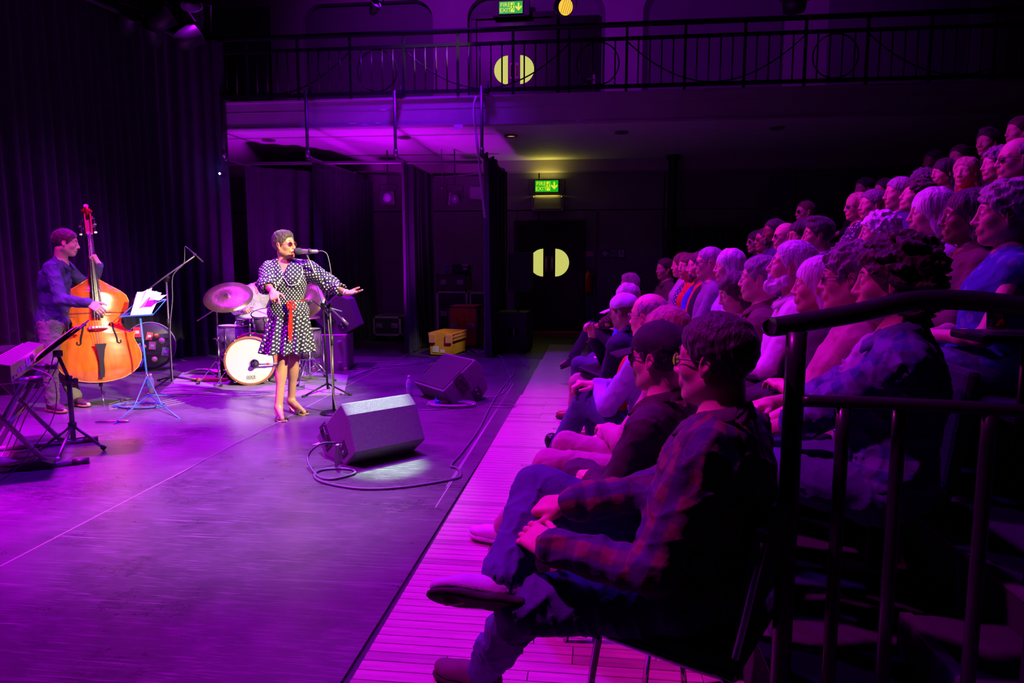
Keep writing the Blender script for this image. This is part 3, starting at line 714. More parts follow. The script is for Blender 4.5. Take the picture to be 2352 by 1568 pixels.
# ------------------------------------------------------------------ people
def cloth_mat(name, col, rough=.85, pattern=None, col2=(.8, .8, .8), scale=40, col3=None, sheen=.0):
    if name in MATS: return MATS[name]
    m = mat(name, col, rough, bump=.25, bscale=55, sheen=sheen); nt = m.node_tree; N = nt.nodes; L = nt.links; b = N['Principled BSDF']
    if pattern:
        at_ = N.new('ShaderNodeAttribute'); at_.attribute_name = 'cuv'
        if pattern == 'dots':
            mp = N.new('ShaderNodeMapping'); mp.inputs['Rotation'].default_value = (0, 0, PI/4); mp.inputs['Scale'].default_value = (scale, scale, 0); L.new(at_.outputs['Vector'], mp.inputs[0])
            v = N.new('ShaderNodeTexVoronoi'); v.voronoi_dimensions = '2D'; v.inputs['Randomness'].default_value = .12; v.inputs['Scale'].default_value = 1
            L.new(mp.outputs[0], v.inputs['Vector']); c = N.new('ShaderNodeMath'); c.operation = 'LESS_THAN'; c.inputs[1].default_value = .25; L.new(v.outputs['Distance'], c.inputs[0]); f = c.outputs[0]
            mx = N.new('ShaderNodeMix'); mx.data_type = 'RGBA'; mx.inputs[6].default_value = (*col, 1); mx.inputs[7].default_value = (*col2, 1); L.new(f, mx.inputs[0]); L.new(mx.outputs[2], b.inputs['Base Color'])
        if pattern in ('plaid', 'stripes'):
            sx = N.new('ShaderNodeSeparateXYZ'); L.new(at_.outputs['Vector'], sx.inputs[0]); outs = []
            for k, ax in enumerate((0, 1)):
                a = N.new('ShaderNodeMath'); a.operation = 'MULTIPLY'; a.inputs[1].default_value = scale; L.new(sx.outputs[ax], a.inputs[0])
                s_ = N.new('ShaderNodeMath'); s_.operation = 'SINE'; L.new(a.outputs[0], s_.inputs[0])
                r = N.new('ShaderNodeMapRange'); r.inputs[1].default_value = -.25; r.inputs[2].default_value = .25; L.new(s_.outputs[0], r.inputs[0]); outs.append(r.outputs[0])
            mx = N.new('ShaderNodeMix'); mx.data_type = 'RGBA'; mx.inputs[6].default_value = (*col, 1); mx.inputs[7].default_value = (*col2, 1); L.new(outs[0], mx.inputs[0])
            if pattern == 'plaid':
                m2 = N.new('ShaderNodeMix'); m2.data_type = 'RGBA'; m2.inputs[7].default_value = (*(col3 or col2), 1); L.new(mx.outputs[2], m2.inputs[6])
                hf = N.new('ShaderNodeMath'); hf.operation = 'MULTIPLY'; hf.inputs[1].default_value = .6; L.new(outs[1], hf.inputs[0]); L.new(hf.outputs[0], m2.inputs[0]); mx = m2
            L.new(mx.outputs[2], b.inputs['Base Color'])
        if pattern == 'floral':
            v = N.new('ShaderNodeTexVoronoi'); v.inputs['Scale'].default_value = scale; tc = N.new('ShaderNodeTexCoord'); L.new(tc.outputs['Object'], v.inputs['Vector'])
            r = N.new('ShaderNodeValToRGB'); r.color_ramp.interpolation = 'CONSTANT'; L.new(v.outputs['Distance'], r.inputs[0])
            r.color_ramp.elements[0].color = (*col2, 1); r.color_ramp.elements[1].position = .33; r.color_ramp.elements[1].color = (*col, 1)
            L.new(r.outputs[0], b.inputs['Base Color'])
    return m
SK = dict(light=mat('fair skin', (.62, .36, .27), .5, noise=.06, nscale=30, bump=.12, bscale=90), mid=mat('tan skin', (.50, .27, .18), .48, noise=.06, nscale=30, bump=.12, bscale=90),
          dark=mat('dark brown skin', (.20, .09, .06), .45, noise=.06, nscale=30, bump=.12, bscale=90), singer=mat('warm brown skin', (.52, .27, .16), .42, noise=.05, nscale=30, bump=.06, bscale=80))
LIP = mat('lips', (.50, .22, .18), .45); LIPR = mat('dark red lipstick', (.32, .02, .05), .3); EYE = mat('eye white', (.75, .72, .7), .2); IRIS = mat('brown iris', (.03, .015, .01), .15)
def hair_mat(name, col, rough=.55):
    if name in MATS: return MATS[name]
    m = mat(name, col, rough, noise=.35, nscale=9, stretch=(3, 3, .6), bump=.9, bscale=32, sheen=.25); return m
HC = dict(black=hair_mat('black hair', (.018, .014, .014)), brown=hair_mat('dark brown hair', (.055, .028, .016)), midbrown=hair_mat('brown hair', (.12, .06, .03)), grey=hair_mat('grey hair', (.36, .34, .34)),
          white=hair_mat('white hair', (.68, .66, .66)), blond=hair_mat('blond hair', (.5, .36, .2)), salt=hair_mat('salt and pepper hair', (.2, .19, .19)), streak=hair_mat('streaked blond hair', (.3, .2, .13)))
def head_sdf(s, T, R, sc=1.0, fem=False, mouth=0.0, jaw=1.0, nose=1.0):
    """adds a head; T centre (between the ears at eye height), R 3x3 numpy head frame x forward, y left, z up"""
    def w(x, y, z): return T+R @ (np.array([x, y, z])*sc)
    def E_(c, r, k=.02, op='u', Rl=None): s.ell(w(*c), [q*sc for q in r], R=R if Rl is None else R @ Rl, k=k*sc, op=op)
    def C_(a, b, ra, rb, k=.02, op='u'): s.cap(w(*a), w(*b), ra*sc, rb*sc, k=k*sc, op=op)
    E_((-.012, 0, .034), (.098, .079, .086))
    E_((.024, 0, -.03), (.064, .056, .084), .03)
    C_((-.005, .045, -.05), (.058, .008, -.098), .024*jaw, .018, .03); C_((-.005, -.045, -.05), (.058, -.008, -.098), .024*jaw, .018, .03)
    E_((.070, 0, -.101), (.016, .018, .015), .015)                               # chin
    E_((.052, .040, -.025), (.026, .02, .022), .025); E_((.052, -.040, -.025), (.026, .02, .022), .025)   # cheekbones
    C_((.080, .010, .026), (.064, .046, .022), .010, .008, .015); C_((.080, -.010, .026), (.064, -.046, .022), .010, .008, .015)
    for sy in (-1, 1): E_((.096, sy*.031, .002), (.016, .017, .012), .012, 's')
    for sy in (-1, 1):
        s.ell(w(.0735, sy*.031, .002), [.0150*sc]*3, k=.004*sc); E_((.089, sy*.032, .0015), (.0105, .0115, .0042), .002, 's')
    nz = nose
    C_((.086, 0, .016), (.103+.004*(nz-1), 0, -.030), .0075, .0105, .012)
    E_((.102+.012*(nz-1), 0, -.034), (.012, .0110, .0095), .008)
    for sy in (-1, 1): E_((.094, sy*.012, -.037), (.011, .0075, .008), .007)
    E_((.080, 0, -.062), (.014, .03, .02), .015)                                # muzzle
    if mouth > 0:
        E_((.094, 0, -.074), (.022, .019, .010*mouth+.002), .004, 's')
        C_((.089, .018, -.068), (.096, 0, -.063), .004, .005, .004); C_((.089, -.018, -.068), (.096, 0, -.063), .004, .005, .004)
        C_((.086, .016, -.074-.012*mouth), (.091, 0, -.078-.012*mouth), .004, .0055, .005); C_((.086, -.016, -.074-.012*mouth), (.091, 0, -.078-.012*mouth), .004, .0055, .005)
    else:
        C_((.083, .022, -.067), (.094, 0, -.064), .003, .0045, .005); C_((.083, -.022, -.067), (.094, 0, -.064), .003, .0045, .005)
        C_((.082, .020, -.072), (.091, 0, -.0755), .003, .0055, .005); C_((.082, -.020, -.072), (.091, 0, -.0755), .003, .0055, .005)
        C_((.094, .014, -.0695), (.094, -.014, -.0695), .0012, .0012, .002, 's')
    for sy in (-1, 1):                                                             # ears
        Re = np.array(rotm(sy*.35, -.2, 0)); c = (-.010, sy*.077, -.004)
        E_(c, (.019, .007, .032), .008, 'u', Re); E_((c[0]+.003, sy*.085, .002), (.010, .006, .018), .004, 's', Re)
        E_((-.002, sy*.079, -.028), (.008, .005, .010), .006)
def hair_sdf(s, T, R, sc, style, seed=1):
    def w(x, y, z): return T+R @ (np.array([x, y, z])*sc)
    def E_(c, r, k=.02, op='u'): s.ell(w(*c), [q*sc for q in r], R=R, k=k*sc, op=op)
    def loc(x, y, z):
        dx, dy, dz = x-T[0], y-T[1], z-T[2]
        return [(dx*R[0, i]+dy*R[1, i]+dz*R[2, i])/sc for i in range(3)]
    def planes(front=((.088, .072), (.018, -.015)), low=((.018, -.02), (-.088, -.078)), k=.006):
        (x1, z1), (x2, z2) = front; n1 = np.array([z1-z2, -(x1-x2)]); n1 = n1/np.linalg.norm(n1)
        s.fn(lambda x, y, z: (lambda q: ((q[0]-x1)*n1[0]+(q[2]-z1)*n1[1])*sc+0*q[1])(loc(x, y, z)), k=k)
        if low is not None:
            (a1, c1), (a2, c2) = low; n2 = np.array([(c1-c2), -(a1-a2)]); n2 = n2/np.linalg.norm(n2)
            s.fn(lambda x, y, z: (lambda q: ((q[0]-a1)*n2[0]+(q[2]-c1)*n2[1])*sc+0*q[1])(loc(x, y, z)), k=k)
    def ears():
        for sy in (-1, 1): E_((-.004, sy*.084, -.008), (.021, .018, .033), .006, 's')
    t = dict(short=.010, crop=.005, crew=.008, quiff=.013, slick=.009, curly=.030, shortcurly=.022, fringe=.007, bald=.0, bob=.020, long=.014, hijab=.012).get(style, .01)
    if style in ('short', 'crop', 'quiff', 'slick', 'crew'):
        E_((-.012, 0, .036), (.098+t, .076+t, .086+t*1.3))
        if style == 'quiff': E_((.035, 0, .115), (.055, .055, .025), .03)
        if style == 'crew': E_((.0, 0, .095), (.085, .066, .036), .03)
        planes(); ears()
    elif style == 'fringe':
        E_((-.014, 0, .030), (.098+t, .077+t, .080)); planes(((.035, .075), (.014, -.02)))
        E_((.03, 0, .11), (.10, .058, .062), .015, 's'); ears()
    elif style == 'curly':
        E_((-.025, 0, .050), (.118, .105, .105)); E_((-.055, 0, -.04), (.078, .098, .085), .03)
        planes(((.085, .06), (.012, -.03)), ((.018, -.10), (-.1, -.13)))
    elif style == 'shortcurly':
        E_((-.014, 0, .045), (.112, .094, .098)); planes(((.088, .06), (.018, -.02)), ((.02, -.03), (-.09, -.08))); ears()
    elif style == 'bob':
        E_((-.014, 0, .038), (.106, .094, .098)); E_((-.032, 0, -.055), (.075, .094, .078), .03)
        planes(((.100, .035), (.022, -.06)), None)
        s.fn(lambda x, y, z: (lambda q: (-.125-q[2]+.012*np.sin(q[1]*60))*sc+0*q[0])(loc(x, y, z)), k=.01)
    elif style in ('long', 'longfringe'):
        E_((-.014, 0, .036), (.108, .088, .096)); E_((-.042, 0, -.08), (.066, .094, .13), .04)
        s.cap(w(-.05, .055, -.12), w(-.02, .075, -.26), .040*sc, .026*sc, k=.03); s.cap(w(-.05, -.055, -.12), w(-.02, -.075, -.26), .040*sc, .026*sc, k=.03); s.cap(w(-.085, 0, -.1), w(-.095, 0, -.30), .046*sc, .03*sc, k=.04)
        planes(((.100, .045 if style == 'longfringe' else .07), (.024, -.05)), None)
        s.fn(lambda x, y, z: (lambda q: np.where(q[2] < -.045, (q[0]-.03)*sc, -1.0)+0*q[1])(loc(x, y, z)), k=.01)
    elif style == 'bun':
        E_((-.012, 0, .036), (.103, .081, .091)); planes(((.088, .072), (.022, -.012)), ((.02, -.02), (-.088, -.07))); ears()
        E_((-.112, 0, -.012), (.026, .034, .034), .012)
    elif style == 'beard': pass
def beard_sdf(s, T, R, sc, size=1.0):
    def w(x, y, z): return T+R @ (np.array([x, y, z])*sc)
    def C_(a, b, ra, rb, k=.015): s.cap(w(*a), w(*b), ra*sc, rb*sc, k=k*sc)
    for sy in (-1, 1):
        C_((.004, sy*.060, -.03), (.012, sy*.052, -.07), .012, .018*size); C_((.012, sy*.052, -.07), (.07, sy*.012, -.108), .020*size, .024*size)
        C_((.092, sy*.006, -.056), (.080, sy*.028, -.070), .006, .006, .006); C_((.080, sy*.028, -.070), (.066, sy*.026, -.095), .009, .015)
    s.ell(w(.070, 0, -.118), [.028*sc*size, .030*sc*size, .026*sc*size], R=R, k=.02)
    s.ell(w(.098, 0, -.072), [.010*sc, .020*sc, .007*sc], R=R, k=.004, op='s')
def glasses(parent, T, R, sc, m_=None, lens=None, org=(0, 0, 0), big=1.0, oval=.8):
    Rm = Matrix([list(r) for r in R]); T = Vector(T)-Vector(org)
    w = lambda x, y, z: T+Rm @ (V(x, y, z)*sc)
    mb = MB()
    for sy in (-1, 1):
        mb.tube([w(.096-.012*abs(math.cos(a)*.5+.5)*0-.010*(sy*math.cos(a) > 0)*abs(math.cos(a)), sy*.0335+.0235*big*math.cos(a), .000+.0235*big*oval*math.sin(a)) for a in np.linspace(0, 2*PI, 20, endpoint=False)], .0017*sc, 6, close=True)
        mb.tube([w(.088, sy*(.033+.023*big), .004), w(.05, sy*.073, .006), w(-.012, sy*.080, .004), w(-.03, sy*.080, -.018)], .0018*sc, 6)
    mb.tube([w(.100, -.011, .004), w(.104, 0, .007), w(.100, .011, .004)], .0017*sc, 6)
    g = mb.build('glasses', m_ or M['bplast'], parent)
    ln = MB()
    for sy in (-1, 1):
        P = [w(.095, sy*.0335+.022*big*math.cos(a), .0+.022*big*oval*math.sin(a)) for a in np.linspace(0, 2*PI, 16, endpoint=False)]; ln.add(P, [tuple(range(16))])
    ln.build('lenses', lens or mat('clear lens', (.9, .9, .9), .03, alpha=1, trans=1.0), g)
def unit(v): v = np.asarray(v, float); return v/(np.linalg.norm(v)+1e-9)
def ik(a, b, l1, l2, pole):
    a, b = np.array(a, float), np.array(b, float); d = b-a; L_ = np.linalg.norm(d)
    if L_ > (l1+l2)*.995: b = a+d/L_*(l1+l2)*.995; L_ = (l1+l2)*.995
    L_ = max(L_, abs(l1-l2)+.01); u = unit(b-a); c = (l1*l1+L_*L_-l2*l2)/(2*L_); h = math.sqrt(max(0, l1*l1-c*c))
    p = np.array(pole, float); p = p-u*(p @ u); p = unit(p); return a+u*c+p*h, b
def fingers(s, wr, d, nrm, side, curl=.35, spread=.06, sc=1.0, thumb=.6, point=False):
    """palm with four bent fingers and a thumb. d = along the hand, nrm = out of the back of the hand, side=+1 left hand"""
    d = unit(d); nrm = np.array(nrm, float); nrm = unit(nrm-d*(nrm @ d)); y = -np.cross(nrm, d)*side      # y points to the thumb side
    R = np.stack([d, np.cross(nrm, d), nrm], axis=1)
    s.cap(wr-d*.02*sc, wr+d*.02*sc, .023*sc, .024*sc, .012)
    s.box(wr+d*.052*sc, [.044*sc, .040*sc, .0135*sc], R, .0125*sc, .018)
    s.ell(wr+d*.04*sc+y*.022*sc-nrm*.006*sc, [.03*sc, .018*sc, .016*sc], R, .012)
    for i, (off, L_) in enumerate(((.030, .95), (.010, 1.05), (-.011, .98), (-.030, .78))):
        p = wr+d*(.086 if i != 3 else .079)*sc+y*off*sc; c = curl*(.5 if (point and i == 0) else 1+.12*i); c = .05 if (point and i == 0) else c
        q = unit(d+y*off*spread*12); ang = 0; rads = (.0092, .0085, .0078, .0070)
        pk = np.cross(q, nrm)
        for j, (l, cc) in enumerate(((.042, .9), (.026, 1.2), (.020, .8))):
            ang += c*cc; dr = q*math.cos(ang)-nrm*math.sin(ang); p2 = p+dr*l*L_*sc
            s.cap(p, p2, rads[j]*sc, rads[j+1]*sc, .003); p = p2
    p = wr+d*.022*sc+y*.030*sc-nrm*.006*sc
    for j, (l, a) in enumerate(((.040, thumb), (.030, thumb*.45), (.024, thumb*.25))):
        dr = unit(d*math.cos(a)+y*math.sin(a)-nrm*.25); p2 = p+dr*l*sc; s.cap(p, p2, (.0135, .0108, .0098)[j]*sc, (.011, .0098, .0078)[j]*sc, .006); p = p2
PEOPLE = []
def rz3(a): c, s_ = math.cos(a), math.sin(a); return np.array([[c, -s_, 0], [s_, c, 0], [0, 0, 1.0]])
def ry3(a): c, s_ = math.cos(a), math.sin(a); return np.array([[c, 0, s_], [0, 1, 0], [-s_, 0, c]])
def rx3(a): c, s_ = math.cos(a), math.sin(a); return np.array([[1, 0, 0], [0, c, -s_], [0, s_, c]])
def person(J, label, skin='light', hair='short', hc='grey', top=None, sleeve='long', bottom=None, fem=False, hyaw=0, hpit=0, hroll=0, q=1.0,
           hands=True, hpose=None, beard=None, specs=None, cap=None, shoes=None, sole=None, neckline='crew', folds=.004, sc=1.0, mouth=0, open_front=None, group=None, nose=1.0,
           bulk=1.0, legs_short=False, lips=None, hem=True, belly=0.0, name='person', seed=0, eyes=True, scoop=.0, armless=False, cat='person', tuck=False, topscale=1.0, bare_legs=False):
    """J: world joints. keys: head neck chest pelvis shL shR elL elR wrL wrR hipL hipR knL knR anL anR toeL toeR ; fwd = facing vector of the trunk"""
    J = {k: np.array(v, float) for k, v in J.items()}
    g = J.get('floorpt'); org = np.array([J['pelvis'][0], J['pelvis'][1], J['base'][2] if 'base' in J else 0.0])
    root = thing(name, label, cat, org.tolist(), 0, group)
    fw_ = unit(J['fwd']); lf = unit(J['shL']-J['shR']); upv = unit(J['neck']-J['pelvis'])
    RT = np.stack([unit(np.cross(lf, upv)), lf, np.cross(unit(np.cross(lf, upv)), lf)], axis=1)
    th = math.atan2(fw_[1], fw_[0])
    RH = rz3(th+hyaw) @ ry3(hpit) @ rx3(hroll)
    T = J['head']; hf = .0035*q; hb = .011*q
    b = bulk
    s = S()
    # trunk
    pel, che, nek = J['pelvis'], J['chest'], J['neck']
    mid = pel*.5+che*.5
    s.ell(pel, [.115*b, .165*b, .12], RT, .04); fx, fy = (.088, .112) if fem else (.10, .138)
    s.ell(mid+RT[:, 0]*(.01+belly*.5), [fx*b+belly, fy*b+belly*.6, .15], RT, .06)
    s.ell(che, [.115*b, .155*b, .17], RT, .06); s.cap(J['shL']*.72+J['shR']*.28, J['shL'], .058*b, .043*b, .03); s.cap(J['shR']*.72+J['shL']*.28, J['shR'], .058*b, .043*b, .03)
    s.cap(nek-upv*.03, J['shL']*.75+nek*.25, .056, .042, .05); s.cap(nek-upv*.03, J['shR']*.75+nek*.25, .056, .042, .05)
    nb = T+RH @ np.array([-.030, 0, -.065])*sc
    s.cap(nek-upv*.03, nb, (.050 if fem else .060), (.046 if fem else .056), .03)
    head_sdf(s, T, RH, sc, fem, mouth, nose=nose)
    fine = [(T, (.145, .145, .15), hf)]
    aR = {}
    for sd in ('L', 'R'):
        if armless: break
        sh, el, wr = J['sh'+sd], J['el'+sd], J['wr'+sd]
        s.cap(sh, el, .044*b*(.88 if fem else 1), .035*(.9 if fem else 1), .03); s.cap(el, wr, .036*(.9 if fem else 1), .026, .025); s.ell(el*.7+wr*.3, [.037*(.9 if fem else 1)]*3, None, .02)
        if hands:
            hp = dict(curl=.35, thumb=.6, point=False); hp.update((hpose or {}).get(sd, {})); d = hp.pop('d', None); n_ = hp.pop('n', None)
            d = unit(wr-el) if d is None else unit(d); n_ = np.array([0, 0, 1.0]) if n_ is None else np.array(n_, float)
            fingers(s, wr, d, n_, 1 if sd == 'L' else -1, sc=hp.pop('sc', .95 if fem else 1.04), **hp)
            fine.append((wr+d*.08, (.115, .115, .115), max(.0042, .0042*q)))
        else: s.ell(wr, [.045, .045, .03], None, .02)
    for sd in ('L', 'R'):
        if 'kn'+sd not in J: continue
        hp, kn = J['hip'+sd], J['kn'+sd]
        s.cap(hp, kn, .076*b, .045, .02)
        if 'an'+sd in J:
            an = J['an'+sd]; s.cap(kn, an, .045, .034, .02); cb = unit(np.cross(np.cross(an-kn, kn-hp), an-kn))
            s.ell(kn*.68+an*.32-cb*.012, [.048, .048, .085], np.stack([cb, unit(np.cross(unit(an-kn), cb)), unit(an-kn)], axis=1), .03)
            if bare_legs: fine.append((kn*.5+an*.5, (.1, .1, .30), .007))
            if 'toe'+sd in J:
                tz = J['toe'+sd]; fd = unit(tz-an); s.cap(an+np.array([0, 0, -.01]), an-fd*.03-np.array([0, 0, .035]), .034, .028, .02); s.cap(an-np.array([0, 0, .02]), tz, .033, .020, .02)
    P, Q = s.mesh(hb, fine, origin=org)
    # lips get their own colour
    LPt = (P+org-T) @ RH/sc; fc = LPt[Q].mean(axis=1)
    mi = ((fc[:, 0] > .080) & (np.abs(fc[:, 1]) < .024) & (fc[:, 2] > -.083-.012*mouth) & (fc[:, 2] < -.0605) & (np.abs(fc[:, 1]) < .026-.35*np.maximum(0, np.abs(fc[:, 2]+.070)-.004))).astype(int)
    body = link('body', npmesh('body', P, Q, mi=mi), root, [SK[skin], lips or LIP])
    if eyes and q < 1.5:
        for sy in (-1, 1):
            e = MB(); c = T+RH @ (np.array([.0755, sy*.031, .003])*sc)-org; Rm = Matrix([list(r) for r in RH])
            e.lathe([(math.sin(a)*.0132*sc, math.cos(a)*.0132*sc) for a in np.linspace(0.45, 1.7, 6)], c, R=Rm @ rotm(0, PI/2, 0), n=12)
            eo = e.build('eye', EYE, root); i_ = MB().lathe([(0, .0131*sc)]+[(math.sin(a)*.0134*sc, math.cos(a)*.0134*sc) for a in np.linspace(0.1, .48, 4)], c, R=Rm @ rotm(0, PI/2, 0), n=12); i_.build('iris', IRIS, eo)
        eb = MB()
        for sy in (-1, 1):
            eb.tube([Vector(T+RH @ (np.array(p)*sc)-org) for p in ((.0915, sy*.012, .026), (.086, sy*.03, .033), (.072, sy*.048, .025))], [.0022*sc, .003*sc, .0012*sc], 6)
        eb.build('eyebrows', HC[hc] if hc != 'white' else HC['grey'], root)
    def clothes(nm, ss, m_, h, disp=None, fine_=(), bones=()):
        P, Q = ss.mesh(h, fine_, disp, origin=org)
        if not len(P): return None
        me = npmesh(nm, P, Q); o = link(nm, me, root, m_)
        if bones:
            W = P+org; best = np.full(len(W), 9.0); uv = np.zeros((len(W), 3), dtype=np.float32)
            for bi, (a, c, rad, xr) in enumerate(bones):
                ax = unit(c-a); L_ = np.linalg.norm(c-a); t = (W-a) @ ax; tc = np.clip(t, -.04, L_+.04); dd = np.linalg.norm(W-a-tc[:, None]*ax, axis=1)/rad
                x_ = unit(xr-ax*(xr @ ax)); y_ = np.cross(ax, x_); r_ = W-a-t[:, None]*ax
                an_ = np.arctan2(r_ @ y_, r_ @ x_); mk = dd < best; best[mk] = dd[mk]; uv[mk, 0] = (an_*rad)[mk]; uv[mk, 1] = t[mk]+bi*.37
            at_ = me.attributes.new('cuv', 'FLOAT_VECTOR', 'POINT'); at_.data.foreach_set('vector', uv.ravel())
        return o
    cl = .014*topscale
    wv = waves(seed+3, 42, folds, 2.0); wv2 = waves(seed+9, 95, folds*.35, 1.5)
    cr = creases(seed, 70, min(.0085, folds*1.25)); dis = lambda x, y, z: wv(x, y, z)*.6+wv2(x, y, z)+cr(x, y, z)
    if top is not None:
        t = S()
        t.ell(mid+RT[:, 0]*(.01+belly*.5), [fx*b+cl*1.6+belly, fy*b+cl*1.6+belly*.6, .17], RT, .06); t.ell(che, [.115*b+cl, .155*b+cl, .175], RT, .06)
        if hem: t.ell(pel+upv*.02, [.118*b+cl*1.4, .168*b+cl*1.4, .13], RT, .06)
        if fem:
            for sy in (-1, 1): t.ell(che+RT @ np.array([.075, sy*.068, -.01]), [.062, .064, .068], RT, .04)
        t.cap(nek-upv*.033, J['shL']*.8+nek*.2, .062, .057, .05); t.cap(nek-upv*.033, J['shR']*.8+nek*.2, .062, .057, .05)
        bones = [(pel, nek, .17, RT[:, 0])]
        for sd in ('L', 'R'):
            sh, el, wr = J['sh'+sd], J['el'+sd], J['wr'+sd]; k1 = .050*b*(.9 if fem else 1)+cl*.8
            t.cap(J['sh'+sd]*.78+J['sh'+('R' if sd == 'L' else 'L')]*.22, sh, .062*b+cl*.5, k1, .04)
            if armless: continue
            if sleeve == 'long': t.cap(sh, el, k1, .041+cl, .02); t.cap(el, el+(wr-el)*.93, .043+cl, .030+cl, .02)
            elif sleeve == 'elbow': t.cap(sh, el+(wr-el)*.25, k1, .048+cl, .03)
            elif sleeve == 'short': t.cap(sh, sh+(el-sh)*.6, k1, .052+cl, .03)
            elif sleeve == 'none': t.cap(sh, sh+(el-sh)*.08, k1*.92, .05, .03)
            bones.append((sh, el, .055, unit(np.cross(el-sh, wr-el)+RT[:, 0]*.01))); bones.append((el, wr, .045, unit(np.cross(el-sh, wr-el)+RT[:, 0]*.01)))
        # neckline
        nc = nek+upv*.045
        if neckline == 'v': t.cap(nc+RT[:, 0]*.02+upv*.03, nek+RT[:, 0]*.13-upv*.10, .066, .012, .008, 's')
        elif neckline == 'scoop': t.ell(nek+upv*.05+RT[:, 0]*.05, [.11, .085, .085], RT, .01, 's')
        elif neckline == 'collar': t.cap(nc+RT[:, 0]*.03+upv*.02, nek+RT[:, 0]*.12-upv*.05, .056, .010, .006, 's')
        else: t.ell(nc+upv*.03+RT[:, 0]*.012, [.075, .072, .06], RT, .01, 's')
        to = clothes('top', t, top, .0085*q, dis, [], bones)
        if neckline == 'collar':
            c = MB(); Rm = Matrix([list(r) for r in RT]); cc = Vector(nek-org)
            for sy in (-1, 1):
                P_ = [cc+Rm @ V(-.066, sy*.0, .055), cc+Rm @ V(-.045, sy*.062, .045), cc+Rm @ V(.045, sy*.066, .005), cc+Rm @ V(.10, sy*.025, -.045), cc+Rm @ V(.105, sy*.075, -.075), cc+Rm @ V(.03, sy*.098, -.02), cc+Rm @ V(-.05, sy*.085, .015), cc+Rm @ V(-.085, sy*.0, .02)]
                n_ = [p+Rm @ V(.006, sy*.004, .006) for p in P_]
                F_ = [(0, 1, 6, 7), (1, 2, 5, 6), (2, 3, 4, 5)]
                c.add(P_+n_, F_+[tuple(i+8 for i in reversed(f)) for f in F_]+[(i, (i+1) % 8, 8+(i+1) % 8, 8+i) for i in range(8)], True)
            c.build('collar', top if not isinstance(top, (list, tuple)) else top[0], root)
        if open_front:
            f = S(); R0 = RT
            f.ell(che+RT[:, 0]*.03-upv*.04, [.112*b+cl*1.8, .075, .22], RT, .04); f.ell(mid+RT[:, 0]*(.03+belly*.5), [.098*b+cl*2+belly, .07, .16], RT, .04)
            f.ell(nc+upv*.03+RT[:, 0]*.02, [.075, .07, .06], RT, .01, 's')
            clothes('undershirt', f, open_front, .010*q, dis, [], bones[:1])
    if bottom is not None:
        t = S(); t.ell(pel, [.118*b+cl, .170*b+cl, .125], RT, .04); bones = []
        wv3a = waves(seed+5, 46, folds*.5, 2.4); crt = creases(seed+7, 75, min(.0085, folds*1.3)); wv3 = lambda x, y, z: wv3a(x, y, z)+crt(x, y, z)
        for sd in ('L', 'R'):
            if 'kn'+sd not in J: continue
            hp, kn = J['hip'+sd], J['kn'+sd]; t.cap(hp, kn, .088*b+cl*.7, .062+cl*.7, .035)
            if 'an'+sd in J and not legs_short:
                an = J['an'+sd]; t.cap(kn, kn+(an-kn)*.96, .060+cl*.6, .046+cl*.6, .03)
                bones.append((kn, an, .06, fw_))
            bones.append((hp, kn, .08, fw_))
        clothes('trousers', t, bottom, .010*q, wv3, [], bones)
    if shoes is not None:
        for sd in ('L', 'R'):
            if 'toe'+sd not in J: continue
            an, tz = J['an'+sd], J['toe'+sd]; shm = shoes[sd] if isinstance(shoes, dict) else shoes; shoe(root, an, tz, shm, sole or M['rubber'], org, J.get('footup'+sd), hi=isinstance(shm, tuple))
    if hair not in (None, 'none', 'bald'):
        t = S(); hair_sdf(t, T, RH, sc, hair, seed)
        am, fq = dict(curly=(.011, 120), shortcurly=(.007, 150), bob=(.003, 90), long=(.0035, 85)).get(hair, (.0018, 150))
        an_ = (1, 1, .35) if hair in ('long', 'bob', 'longfringe') else (1, 1, 1)
        wh = waves(seed+1, fq, am, 1.6, an_); wh2 = waves(seed+2, fq*2.3, am*.45, 1.0, an_)
        clothes('hair', t, HC[hc], .0052*q, lambda x, y, z: wh(x, y, z)+wh2(x, y, z))
    if beard:
        t = S(); beard_sdf(t, T, RH, sc, beard[1]); wb = waves(seed, 200, .003)
        clothes('beard', t, HC[beard[0]], .0045*q, wb)
    if specs: glasses(root, T, RH, sc, *specs, org=org) if isinstance(specs, tuple) else glasses(root, T, RH, sc, org=org)
    if cap is not None:
        t = S(); t.ell(T+RH @ (np.array([-.012, 0, .048])*sc), [.112*sc, .090*sc, .092*sc], RH, .02)
        t.fn(lambda x, y, z: -(((x-T[0])*RH[0, 2]+(y-T[1])*RH[1, 2]+(z-T[2])*RH[2, 2])/sc-.030+.10*((x-T[0])*RH[0, 0]+(y-T[1])*RH[1, 0]+(z-T[2])*RH[2, 0]))*sc, k=.004)
        c = clothes('cap', t, cap, .005*q, waves(seed, 60, .0025))
        Rb = RH @ ry3(.18); v = []; n1, n2 = 5, 14
        for lay in (0, .004):
            for i in range(n1+1):
                for j in range(n2+1):
                    a = (j/n2-.5)*2.2; rr = .082+(.105*i/n1)*math.cos(a*.62)
                    v.append(T+Rb @ (np.array([rr*math.cos(a*.75)+.008, .098*math.sin(a*.75)*(1+.0*i), .047-.020*(abs(a)/1.1)**2-.010*(i/n1)**2+lay])*sc)-org)
        f = []; Nn = (n1+1)*(n2+1)
        for i in range(n1):
            for j in range(n2):
                o_ = i*(n2+1)+j; f.append((o_, o_+1, o_+n2+2, o_+n2+1)); f.append(tuple(x+Nn for x in (o_+n2+1, o_+n2+2, o_+1, o_)))
        for j in range(n2): o_ = n1*(n2+1)+j; f.append((o_, o_+1, o_+1+Nn, o_+Nn))
        link('cap_peak', npmesh('cap_peak', v, f), root, cap)
